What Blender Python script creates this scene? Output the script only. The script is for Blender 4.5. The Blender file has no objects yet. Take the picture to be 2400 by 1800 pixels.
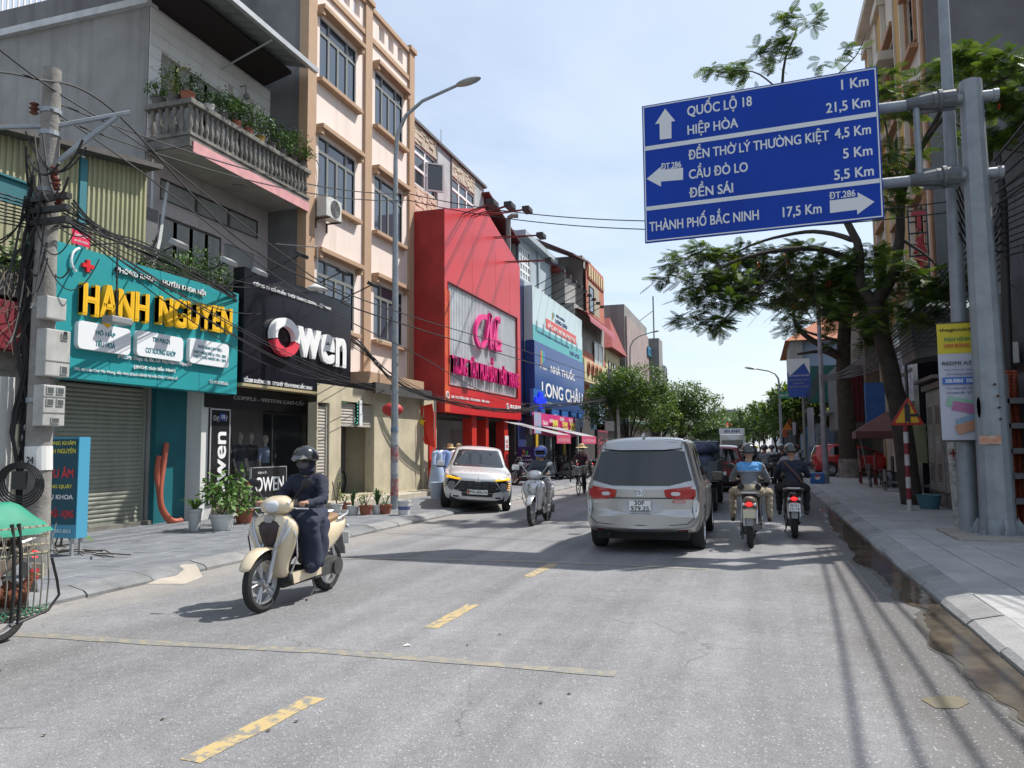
import bpy, bmesh, math, random
import numpy as np
from mathutils import Vector, Matrix, noise
from mathutils.bvhtree import BVHTree
R=math.radians; PI=math.pi
random.seed(7); np.random.seed(7)
S=bpy.context.scene; C=S.collection
# ---------------- camera, world, sun, exposure ----------------
YAW,PITCH,ROLL,EYE=17.6,4.75,0.5,1.65
cam=bpy.data.cameras.new('camera'); co=bpy.data.objects.new('camera',cam); C.objects.link(co)
cam.sensor_width=36; cam.lens=1802/2400*36; cam.clip_start=0.05; cam.clip_end=2000
_y,_p,_r=R(YAW),R(PITCH),R(ROLL)
F_=Vector((-math.sin(_y)*math.cos(_p),math.cos(_y)*math.cos(_p),math.sin(_p)))
RT=Vector((math.cos(_y),math.sin(_y),0)); UP=RT.cross(F_)
R2=RT*math.cos(_r)-UP*math.sin(_r); U2=RT*math.sin(_r)+UP*math.cos(_r)
co.matrix_world=Matrix((( R2.x,U2.x,-F_.x,0),(R2.y,U2.y,-F_.y,0),(R2.z,U2.z,-F_.z,EYE),(0,0,0,1)))
S.camera=co
def ray(px,py):           # photo position (2212 px wide) -> direction in the world
 K=2400/2212; u=(px*K-1200)/1802; v=-(py*K-900)/1802
 return R2*u+U2*v+F_
def G(px,py,z=0.0):       # where that line of sight meets the ground plane at height z
 d=ray(px,py); t=(z-EYE)/d.z; return (d.x*t,d.y*t)
def pX(px,py,X):          # ... meets a facade plane x = X  -> (y, z)
 d=ray(px,py); t=X/d.x; return (d.y*t,EYE+d.z*t)
def pY(px,py,Y):          # ... meets a cross plane y = Y -> (x, z)
 d=ray(px,py); t=Y/d.y; return (d.x*t,EYE+d.z*t)
TX,TY=0.52,0.49           # ground shadow shift per metre of height
SUN=Vector((TX,TY,1)).normalized(); ELEV=math.asin(SUN.z); AZ=math.atan2(SUN.x,SUN.y)
W=bpy.data.worlds.new('World'); S.world=W; W.use_nodes=True
nt=W.node_tree; nt.nodes.clear()
def N(t,typ,**k):
 n=t.nodes.new(typ)
 for a,b in k.items(): setattr(n,a,b)
 return n
out=N(nt,'ShaderNodeOutputWorld'); bg=N(nt,'ShaderNodeBackground'); sky=N(nt,'ShaderNodeTexSky')
sky.sky_type='NISHITA'; sky.sun_disc=False; sky.sun_elevation=ELEV; sky.sun_rotation=AZ
sky.air_density=1.2; sky.dust_density=1.2; sky.ozone_density=1.8; sky.altitude=10
tc=N(nt,'ShaderNodeTexCoord'); sp=N(nt,'ShaderNodeSeparateXYZ'); nt.links.new(tc.outputs['Generated'],sp.inputs[0])
# thin streaky cloud veil laid over the clear sky by direction
dv=N(nt,'ShaderNodeMath',operation='MAXIMUM'); nt.links.new(sp.outputs[2],dv.inputs[0]); dv.inputs[1].default_value=0.06
dx=N(nt,'ShaderNodeMath',operation='DIVIDE'); nt.links.new(sp.outputs[0],dx.inputs[0]); nt.links.new(dv.outputs[0],dx.inputs[1])
dy=N(nt,'ShaderNodeMath',operation='DIVIDE'); nt.links.new(sp.outputs[1],dy.inputs[0]); nt.links.new(dv.outputs[0],dy.inputs[1])
cb=N(nt,'ShaderNodeCombineXYZ'); nt.links.new(dx.outputs[0],cb.inputs[0]); nt.links.new(dy.outputs[0],cb.inputs[1])
nz=N(nt,'ShaderNodeTexNoise'); nz.inputs['Scale'].default_value=.9; nz.inputs['Detail'].default_value=7; nz.inputs['Roughness'].default_value=.55; nz.inputs['Distortion'].default_value=.5
nt.links.new(cb.outputs[0],nz.inputs['Vector'])
mr=N(nt,'ShaderNodeMapRange'); nt.links.new(nz.outputs[0],mr.inputs[0]); mr.inputs[1].default_value=.38; mr.inputs[2].default_value=.75; mr.inputs[3].default_value=.42; mr.inputs[4].default_value=.76
hz=N(nt,'ShaderNodeMapRange'); nt.links.new(sp.outputs[2],hz.inputs[0]); hz.inputs[1].default_value=0; hz.inputs[2].default_value=.5; hz.inputs[3].default_value=.62; hz.inputs[4].default_value=0
mx=N(nt,'ShaderNodeMath',operation='MAXIMUM'); nt.links.new(mr.outputs[0],mx.inputs[0]); nt.links.new(hz.outputs[0],mx.inputs[1])
mix=N(nt,'ShaderNodeMixRGB'); nt.links.new(mx.outputs[0],mix.inputs[0]); nt.links.new(sky.outputs[0],mix.inputs[1]); mix.inputs[2].default_value=(5.8,6.4,7.3,1)
nt.links.new(mix.outputs[0],bg.inputs[0]); bg.inputs[1].default_value=.1; nt.links.new(bg.outputs[0],out.inputs[0])
sl=bpy.data.lights.new('sun','SUN'); so=bpy.data.objects.new('sun',sl); C.objects.link(so)
sl.energy=4.2; sl.angle=R(.55); sl.color=(1,.955,.89); so.rotation_euler=SUN.to_track_quat('Z','Y').to_euler()
V=S.view_settings; V.view_transform='Standard'; V.look='None'; V.gamma=1; V.exposure=.66
# ---------------- materials ----------------
MATS={}
def M(key,col,rough=.7,metal=0.,var=None,bump=None,col2=None,coat=0.,emit=None,trans=0.,alpha=None,spec=None,streak=None,ior=None):
 """procedural surface: col, optional noise variation var=(scale,amount) toward col2, bump=(scale,strength), streak=(scale,amount) vertical grime"""
 if key in MATS: return MATS[key]
 m=bpy.data.materials.new(key); m.use_nodes=True; t=m.node_tree; b=t.nodes['Principled BSDF']
 c=(*col,1); b.inputs['Base Color'].default_value=c; b.inputs['Roughness'].default_value=rough; b.inputs['Metallic'].default_value=metal
 if coat: b.inputs['Coat Weight'].default_value=coat; b.inputs['Coat Roughness'].default_value=.08
 if emit: b.inputs['Emission Color'].default_value=(*emit[:3],1); b.inputs['Emission Strength'].default_value=emit[3]
 if trans: b.inputs['Transmission Weight'].default_value=trans
 if spec is not None: b.inputs['Specular IOR Level'].default_value=spec
 if ior: b.inputs['IOR'].default_value=ior
 if alpha is not None: b.inputs['Alpha'].default_value=alpha
 geo=None
 if var or bump or streak: geo=N(t,'ShaderNodeNewGeometry')
 cur=None
 if var:
  n=N(t,'ShaderNodeTexNoise'); n.inputs['Scale'].default_value=var[0]; n.inputs['Detail'].default_value=6; n.inputs['Roughness'].default_value=.62
  t.links.new(geo.outputs['Position'],n.inputs['Vector'])
  r=N(t,'ShaderNodeMapRange'); t.links.new(n.outputs[0],r.inputs[0]); r.inputs[1].default_value=.36; r.inputs[2].default_value=.68; r.inputs[3].default_value=0; r.inputs[4].default_value=var[1]
  x=N(t,'ShaderNodeMixRGB'); t.links.new(r.outputs[0],x.inputs[0]); x.inputs[1].default_value=c
  c2=col2 if col2 else tuple(v*.35 for v in col); x.inputs[2].default_value=(*c2,1); cur=x.outputs[0]
 if streak:
  mp=N(t,'ShaderNodeMapping'); mp.inputs['Scale'].default_value=(streak[0],streak[0],streak[0]*.06); t.links.new(geo.outputs['Position'],mp.inputs[0])
  n=N(t,'ShaderNodeTexNoise'); n.inputs['Scale'].default_value=1; n.inputs['Detail'].default_value=5; t.links.new(mp.outputs[0],n.inputs['Vector'])
  r=N(t,'ShaderNodeMapRange'); t.links.new(n.outputs[0],r.inputs[0]); r.inputs[1].default_value=.5; r.inputs[2].default_value=.78; r.inputs[3].default_value=0; r.inputs[4].default_value=streak[1]
  x=N(t,'ShaderNodeMixRGB'); t.links.new(r.outputs[0],x.inputs[0])
  if cur: t.links.new(cur,x.inputs[1])
  else: x.inputs[1].default_value=c
  x.inputs[2].default_value=(*[v*.3 for v in col],1); cur=x.outputs[0]
 if cur: t.links.new(cur,b.inputs['Base Color'])
 if bump:
  n=N(t,'ShaderNodeTexNoise'); n.inputs['Scale'].default_value=bump[0]; n.inputs['Detail'].default_value=5; t.links.new(geo.outputs['Position'],n.inputs['Vector'])
  q=N(t,'ShaderNodeBump'); q.inputs['Strength'].default_value=bump[1]; q.inputs['Distance'].default_value=.02
  t.links.new(n.outputs[0],q.inputs['Height']); t.links.new(q.outputs[0],b.inputs['Normal'])
 MATS[key]=m; return m
def MG(key): return MATS[key]
# ---------------- object helpers ----------------
def tagit(o,label,cat,group=None,kind=None):
 if label: o['label']=label
 if cat: o['category']=cat
 if group: o['group']=group
 if kind: o['kind']=kind
 return o
def thing(name,label,cat,loc=(0,0,0),group=None,rz=0):
 o=bpy.data.objects.new(name,None); C.objects.link(o); o.location=loc; o.rotation_euler=(0,0,rz); o.empty_display_size=.1
 return tagit(o,label,cat,group)
ORIGIN={}
def link(name,me,parent=None,world=True,label=None):
 o=bpy.data.objects.new(name,me); C.objects.link(o)
 if parent is not None:
  o.parent=parent
  if world:   # vertices were given in world coordinates
   o.matrix_parent_inverse=wm(parent).inverted()
 if label: o['label']=label
 return o
def wm(o):
 m=Matrix.LocRotScale(o.location,o.rotation_euler,o.scale)
 if o.parent is not None: m=wm(o.parent)@o.matrix_parent_inverse@m
 return m
class MB:
 def __init__(s): s.v=[];s.f=[];s.mi=[];s.T=None
 def add(s,vs,fs,mi=0):
  b=len(s.v)
  if s.T is not None: vs=[tuple(s.T@Vector(q)) for q in vs]
  s.v+=[tuple(q) for q in vs]; s.f+=[tuple(b+i for i in f) for f in fs]; s.mi+=[mi]*len(fs); return s
 def box(s,x0,x1,y0,y1,z0,z1,mi=0):
  if x0>x1:x0,x1=x1,x0
  if y0>y1:y0,y1=y1,y0
  if z0>z1:z0,z1=z1,z0
  return s.add([(x0,y0,z0),(x1,y0,z0),(x1,y1,z0),(x0,y1,z0),(x0,y0,z1),(x1,y0,z1),(x1,y1,z1),(x0,y1,z1)],
          [(0,3,2,1),(4,5,6,7),(0,1,5,4),(1,2,6,5),(2,3,7,6),(3,0,4,7)],mi)
 def bbox(s,x0,x1,y0,y1,z0,z1,b=.02,mi=0):   # box with chamfered edges
  if x0>x1:x0,x1=x1,x0
  if y0>y1:y0,y1=y1,y0
  if z0>z1:z0,z1=z1,z0
  bm=bmesh.new(); bmesh.ops.create_cube(bm,size=1)
  for v in bm.verts: v.co=Vector((x0+(v.co.x+.5)*(x1-x0),y0+(v.co.y+.5)*(y1-y0),z0+(v.co.z+.5)*(z1-z0)))
  bmesh.ops.bevel(bm,geom=bm.edges[:],offset=b,segments=2,affect='EDGES',profile=.6)
  return s.bm(bm,mi)
 def bm(s,bm,mi=0):
  bm.verts.index_update(); s.add([v.co.copy() for v in bm.verts],[[v.index for v in f.verts] for f in bm.faces],mi); bm.free(); return s
 def cyl(s,p0,p1,r0,r1=None,n=10,cap=True,mi=0):
  r1=r0 if r1 is None else r1; p0=Vector(p0);p1=Vector(p1);d=(p1-p0)
  if d.length<1e-6: return s
  q=d.to_track_quat('Z','Y').to_matrix()
  vs=[];
  for p,r in ((p0,r0),(p1,r1)):
   for i in range(n):
    a=2*PI*i/n; vs.append(p+q@Vector((math.cos(a)*r,math.sin(a)*r,0)))
  fs=[(i,(i+1)%n,n+(i+1)%n,n+i) for i in range(n)]
  if cap: fs+=[tuple(range(n-1,-1,-1)),tuple(range(n,2*n))]
  return s.add(vs,fs,mi)
 def tube(s,pts,r,n=6,mi=0,cap=True):
  pts=[Vector(p) for p in pts]; rs=r if isinstance(r,(list,tuple)) else [r]*len(pts)
  vs=[];fs=[];ref=None
  for i,p in enumerate(pts):
   a=pts[max(i-1,0)];b=pts[min(i+1,len(pts)-1)];d=(b-a).normalized() if (b-a).length>1e-9 else Vector((0,0,1))
   if ref is None:
    ref=d.orthogonal().normalized()
   ref=(ref-d*ref.dot(d)); ref=ref.normalized() if ref.length>1e-6 else d.orthogonal().normalized()
   o=d.cross(ref)
   for k in range(n):
    an=2*PI*k/n; vs.append(p+(ref*math.cos(an)+o*math.sin(an))*rs[i])
  for i in range(len(pts)-1):
   for k in range(n): fs.append((i*n+k,i*n+(k+1)%n,(i+1)*n+(k+1)%n,(i+1)*n+k))
  if cap: fs+=[tuple(range(n-1,-1,-1)),tuple(range((len(pts)-1)*n,len(pts)*n))]
  return s.add(vs,fs,mi)
 def lathe(s,prof,c=(0,0,0),n=14,mi=0,axis='Z',cap=True):
  vs=[];fs=[]
  for (r,z) in prof:
   for k in range(n):
    a=2*PI*k/n; p=(r*math.cos(a),r*math.sin(a),z)
    if axis=='X': p=(p[2],p[0],p[1])
    if axis=='Y': p=(p[0],p[2],p[1])
    vs.append((p[0]+c[0],p[1]+c[1],p[2]+c[2]))
  for i in range(len(prof)-1):
   for k in range(n): fs.append((i*n+k,i*n+(k+1)%n,(i+1)*n+(k+1)%n,(i+1)*n+k))
  if cap: fs+=[tuple(range(n-1,-1,-1)),tuple(range((len(prof)-1)*n,len(prof)*n))]
  return s.add(vs,fs,mi)
 def ball(s,c,r,n=12,m=8,mi=0,rot=None):
  rx,ry,rz=(r,r,r) if not isinstance(r,(tuple,list)) else r
  vs=[];fs=[];c=Vector(c)
  for i in range(m+1):
   t=PI*i/m
   for k in range(n):
    a=2*PI*k/n; p=Vector((rx*math.sin(t)*math.cos(a),ry*math.sin(t)*math.sin(a),rz*math.cos(t)))
    if rot: p=rot@p
    vs.append(c+p)
  for i in range(m):
   for k in range(n): fs.append((i*n+k,(i+1)*n+k,(i+1)*n+(k+1)%n,i*n+(k+1)%n))
  return s.add(vs,fs,mi)
 def prism(s,pts,ax,a0,a1,mi=0):   # 2D outline extruded along axis ax from a0 to a1
  n=len(pts)
  def q(u,v,w): return {'X':(w,u,v),'Y':(u,w,v),'Z':(u,v,w)}[ax]
  vs=[q(u,v,a0) for u,v in pts]+[q(u,v,a1) for u,v in pts]
  return s.add(vs,[tuple(range(n-1,-1,-1)),tuple(range(n,2*n))]+[(i,(i+1)%n,n+(i+1)%n,n+i) for i in range(n)],mi)
 def quad(s,a,b,c,d,mi=0): return s.add([a,b,c,d],[(0,1,2,3)],mi)
 def rings(s,rings,mi=0,cap=True):   # list of equal-length vertex loops
  n=len(rings[0]);vs=[p for r in rings for p in r];fs=[]
  for i in range(len(rings)-1):
   for k in range(n): fs.append((i*n+k,i*n+(k+1)%n,(i+1)*n+(k+1)%n,(i+1)*n+k))
  if cap: fs+=[tuple(range(n-1,-1,-1)),tuple(range((len(rings)-1)*n,len(rings)*n))]
  return s.add(vs,fs,mi)
 def mesh(s,name,mats,smooth=False,fixn=True):
  me=bpy.data.meshes.new(name); me.from_pydata(s.v,[],s.f)
  for m in (mats if isinstance(mats,(list,tuple)) else [mats]): me.materials.append(m)
  if len(set(s.mi))>1: me.polygons.foreach_set('material_index',s.mi)
  if fixn and len(s.f)<60000:
   bm=bmesh.new(); bm.from_mesh(me); bmesh.ops.recalc_face_normals(bm,faces=bm.faces); bm.to_mesh(me); bm.free()
  if smooth:
   me.shade_smooth()
   if smooth!='all':
    try: me.set_sharp_from_angle(angle=R(38))
    except Exception: pass
  me.update(); return me
 def build(s,name,mats,parent=None,smooth=False,world=True,label=None):
  return link(name,s.mesh(name,mats,smooth),parent,world,label)
def ev(o):   # evaluated mesh of o (modifiers applied)
 dg=bpy.context.evaluated_depsgraph_get(); me=bpy.data.meshes.new_from_object(o.evaluated_get(dg)); return me
def copy_tree(o,parent=None):
 c=o.copy(); C.objects.link(c)
 if parent is not None: c.parent=parent
 for ch in KIDS(o): copy_tree(ch,c)
 return c
def KIDS(o): return [x for x in bpy.data.objects if x.parent is o]
# text: returns mesh in the local XY plane, x to the right, y up, z = thickness
HORN={'Ơ':'O','Ờ':'Ò','Ớ':'Ó','Ở':'Ỏ','Ỡ':'Õ','Ợ':'Ọ','Ư':'U','Ừ':'Ù','Ứ':'Ú','Ử':'Ủ','Ữ':'Ũ','Ự':'Ụ','ơ':'o','ờ':'ò','ớ':'ó','ở':'ỏ','ợ':'ọ','ư':'u','ừ':'ù','ứ':'ú','ử':'ủ','ữ':'ũ','ự':'ụ'}
def textmesh(txt,size=1,ext=.005,bold=0.,*a,ay='CENTER'):
 t=''.join(HORN.get(c,c) for c in txt); me,q=textmesh0(t,size,ext,bold,*a,ay=ay)
 if t!=txt and '\n' not in txt:   # the horn of O and U is drawn as its own hook
  x0=q[:,0].min(); mb=MB(); mb.v=[tuple(v) for v in q]; mb.f=[tuple(p.vertices) for p in me.polygons]; _,h=textmesh0('O',1,ext,bold,ay=ay); T_=h[:,1].max(); zt=max(q[:,2].max(),.001)
  for i,c in enumerate(txt):
   if c in HORN:
    m2,p=textmesh0(t[:i+1],size,ext,bold,*a,ay=ay); bpy.data.meshes.remove(m2); x=x0+p[:,0].max()-p[:,0].min(); y=T_ if c.isupper() else T_*.78; k=.055+bold
    pts=[(x-.07,y-.12),(x-.02,y-.12),(x+.03,y-.05),(x+.03,y+.05),(x+.03+k,y+.05),(x+.03+k,y-.07),(x+.01,y-.2),(x-.05,y-.2)]
    mb.prism(pts,'Z',-zt*1.1,zt*1.1)
  bpy.data.meshes.remove(me); me=bpy.data.meshes.new('t'); me.from_pydata(mb.v,[],mb.f); q=np.array(mb.v)
 return me,q
def textmesh0(txt,size=1,ext=.005,bold=0.,xs=1.,align='CENTER',space=1.,shear=0.,ay='CENTER'):
 cu=bpy.data.curves.new('t','FONT'); cu.body=txt; cu.size=size; cu.extrude=ext; cu.align_x=align; cu.align_y=ay
 cu.space_character=space; cu.resolution_u=3; cu.shear=shear; cu.space_line=.95
 o=bpy.data.objects.new('t',cu); C.objects.link(o); bpy.context.view_layer.update()
 me=ev(o); bpy.data.objects.remove(o); bpy.data.curves.remove(cu)
 if bold>0 and len(me.vertices):   # heavier strokes: the outline doubled with tiny shifts
  n=len(me.vertices); a=np.empty(n*3); me.vertices.foreach_get('co',a); a=a.reshape(-1,3); fs=[tuple(p.vertices) for p in me.polygons]; V_=[];F2=[]
  for k,(i,j) in enumerate(((-1,-1),(1,-1),(-1,1),(1,1))):
   b=a.copy(); b[:,0]+=i*bold*.9*size; b[:,1]+=j*bold*.55*size; b[:,2]*=1+.05*k; V_.append(b); F2+=[tuple(q+k*n for q in f) for f in fs]
  bpy.data.meshes.remove(me); me=bpy.data.meshes.new('t'); me.from_pydata(np.concatenate(V_).tolist(),[],F2)
 n=len(me.vertices); a=np.empty(n*3); me.vertices.foreach_get('co',a); a=a.reshape(-1,3)
 if n: a[:,0]*=xs
 return me,a
def wallmat(origin,right,normal):
 r=Vector(right).normalized(); n=Vector(normal).normalized(); u=n.cross(r)
 return Matrix(((r.x,u.x,n.x,origin[0]),(r.y,u.y,n.y,origin[1]),(r.z,u.z,n.z,origin[2]),(0,0,0,1)))
def text(txt,fit,Mx,mat,parent,ext=.004,bold=0.,name='lettering',align='CENTER',space=1.,shear=0.,label=None):
 """fit=(width,height) of the finished text block, centred on Mx's origin (or left edge)"""
 me,a=textmesh(txt,1,0,bold,1,'CENTER',space,shear)
 if not len(a): return None
 lo=a.min(0);hi=a.max(0); w=hi[0]-lo[0];h=hi[1]-lo[1]
 sx=fit[0]/w; sy=fit[1]/h
 if fit[0]==0: sx=sy
 if fit[1]==0: sy=sx
 me2,a2=textmesh(txt,1,1,bold,1,'CENTER',space,shear); bpy.data.meshes.remove(me); me=me2;a=a2
 a[:,0]=(a[:,0]-(lo[0]+hi[0])/2)*sx; a[:,1]=(a[:,1]-(lo[1]+hi[1])/2)*sy; a[:,2]*=ext
 if align=='LEFT': a[:,0]+=fit[0]/2 if fit[0] else (hi[0]-lo[0])*sx/2
 m=np.array(Mx); a=a@m[:3,:3].T+m[:3,3]
 me.vertices.foreach_set('co',a.ravel()); me.materials.clear(); me.materials.append(mat); me.update()
 me.name=name
 if '\n' not in txt and (ext>.008 and fit[1]>.16 or fit[1]>.3) and len(txt.strip())>1: return split_letters(me,Mx,mat,parent)
 return link(name,me,parent,label=label)
def split_letters(me,Mx,mat,parent):
 bm=bmesh.new(); bm.from_mesh(me); bm.verts.ensure_lookup_table(); inv=Mx.inverted()
 seen=set(); isl=[]
 for v in bm.verts:
  if v.index in seen: continue
  st=[v]; seen.add(v.index); comp=[]
  while st:
   q=st.pop(); comp.append(q.index)
   for e in q.link_edges:
    o=e.other_vert(q)
    if o.index not in seen: seen.add(o.index); st.append(o)
  xs=[(inv@bm.verts[i].co).x for i in comp]; isl.append([min(xs),max(xs),set(comp)])
 isl.sort(key=lambda i:i[0]); g=[]
 for a,b,c in isl:
  if g and a<g[-1][1]-.25*min(b-a,g[-1][1]-g[-1][0]): g[-1][1]=max(g[-1][1],b); g[-1][2]|=c
  else: g.append([a,b,c])
 last=None
 for a,b,c in g:
  ix={v:i for i,v in enumerate(sorted(c))}; fs=[[ix[v.index] for v in f.verts] for f in bm.faces if f.verts[0].index in c]
  m2=bpy.data.meshes.new('letter'); m2.from_pydata([bm.verts[i].co.copy() for i in sorted(c)],[],fs); m2.materials.append(mat); last=link('letter',m2,parent)
 bm.free(); return last
def remeshed(prims,voxel,mats,smooth=6,sub=False):
 """prims: list of (kind,data,matindex). capsule chains and ellipsoids fused into ONE continuous surface"""
 mb=MB()
 for k,d,mi in prims:
  if k=='cap':
   p0,p1,r0,r1=d; mb.cyl(p0,p1,r0,r1,n=14); mb.ball(p0,r0,14,9); mb.ball(p1,r1,14,9)
  elif k=='ell': mb.ball(d[0],d[1],16,11,rot=d[2] if len(d)>2 else None)
  elif k=='mb': mb.add(d.v,d.f)
 me=mb.mesh('tmp',[]); o=bpy.data.objects.new('tmp',me); C.objects.link(o)
 m=o.modifiers.new('r','REMESH'); m.mode='VOXEL'; m.voxel_size=voxel; m.use_smooth_shade=True
 if smooth:
  q=o.modifiers.new('s','SMOOTH'); q.iterations=smooth; q.factor=.5
 bpy.context.view_layer.update(); r=ev(o); bpy.data.objects.remove(o)
 for mt in mats: r.materials.append(mt)
 n=len(r.polygons); c=np.empty(n*3); r.polygons.foreach_get('center',c); c=c.reshape(-1,3)
 best=np.full(n,1e9); idx=np.zeros(n,int)
 for k,d,mi in prims:
  if k=='cap':
   a=np.array(d[0],float);b=np.array(d[1],float);ab=b-a;L=max((ab@ab),1e-9); t=np.clip(((c-a)@ab)/L,0,1)
   dist=np.linalg.norm(c-(a+t[:,None]*ab),axis=1)-(d[2]+(d[3]-d[2])*t)
  elif k=='ell':
   rr=np.array(d[1] if isinstance(d[1],(tuple,list)) else (d[1],)*3,float); q=c-np.array(d[0],float)
   if len(d)>2 and d[2] is not None: q=q@np.array(d[2])
   l=np.linalg.norm(q/rr,axis=1); dist=(l-1)*rr.min()
  else: continue
  w=dist<best; best[w]=dist[w]; idx[w]=mi
 if mats: r.polygons.foreach_set('material_index',idx.astype(np.int32))
 r.shade_smooth(); return r
def catenary(a,b,sag,n=14):
 a=Vector(a);b=Vector(b); return [a.lerp(b,i/n)-Vector((0,0,sag*4*(i/n)*(1-i/n))) for i in range(n+1)]
def struct(name,mb,mat,label=None,smooth=False):
 o=mb.build(name,mat,None,smooth); o['kind']='structure'; 
 if label: o['label']=label
 return o
def patch(bvh,outline,direction,off,parent,name,mat,rings=4,rnd=0,thick=.012,label=None,world=True,build=True,center=None):
 """a panel conforming to a body: outline (3D points) cast along direction onto the body, lifted by off"""
 pts=[Vector(p) for p in outline]; d=Vector(direction).normalized()
 for _ in range(rnd):
  q=[]
  for i in range(len(pts)):
   a=pts[i];b=pts[(i+1)%len(pts)]; q+=[a.lerp(b,.22),a.lerp(b,.78)]
  pts=q
 # resample long edges
 q=[]
 for i in range(len(pts)):
  a=pts[i];b=pts[(i+1)%len(pts)]; k=max(1,int((b-a).length/.12))
  q+=[a.lerp(b,j/k) for j in range(k)]
 pts=q; c=Vector(center) if center else sum(pts,Vector())/len(pts); vs=[]
 n=len(pts)
 for r in range(rings,0,-1):
  for p in pts: vs.append(c.lerp(p,r/rings))
 vs.append(c); outv=[]; last=None
 for p in vs:
  h=bvh.ray_cast(p-d*3,d)
  if h[0] is None:
   nn=bvh.find_nearest(p); loc=nn[0]
  else: loc=h[0]
  outv.append(loc-d*off)
 fs=[]
 for r in range(rings-1):
  for k in range(n): fs.append((r*n+k,r*n+(k+1)%n,(r+1)*n+(k+1)%n,(r+1)*n+k))
 e=(rings-1)*n
 for k in range(n): fs.append((e+k,e+(k+1)%n,len(vs)-1))
 mb=MB(); b=len(outv); mb.v=[tuple(p) for p in outv]+[tuple(p+d*thick) for p in outv]
 mb.f=[tuple(f) for f in fs]+[tuple(b+i for i in reversed(f)) for f in fs]+[(k,b+k,b+(k+1)%n,(k+1)%n) for k in range(n)]
 mb.mi=[0]*len(mb.f)
 return mb.build(name,mat,parent,smooth=True,world=world,label=label)

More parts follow.
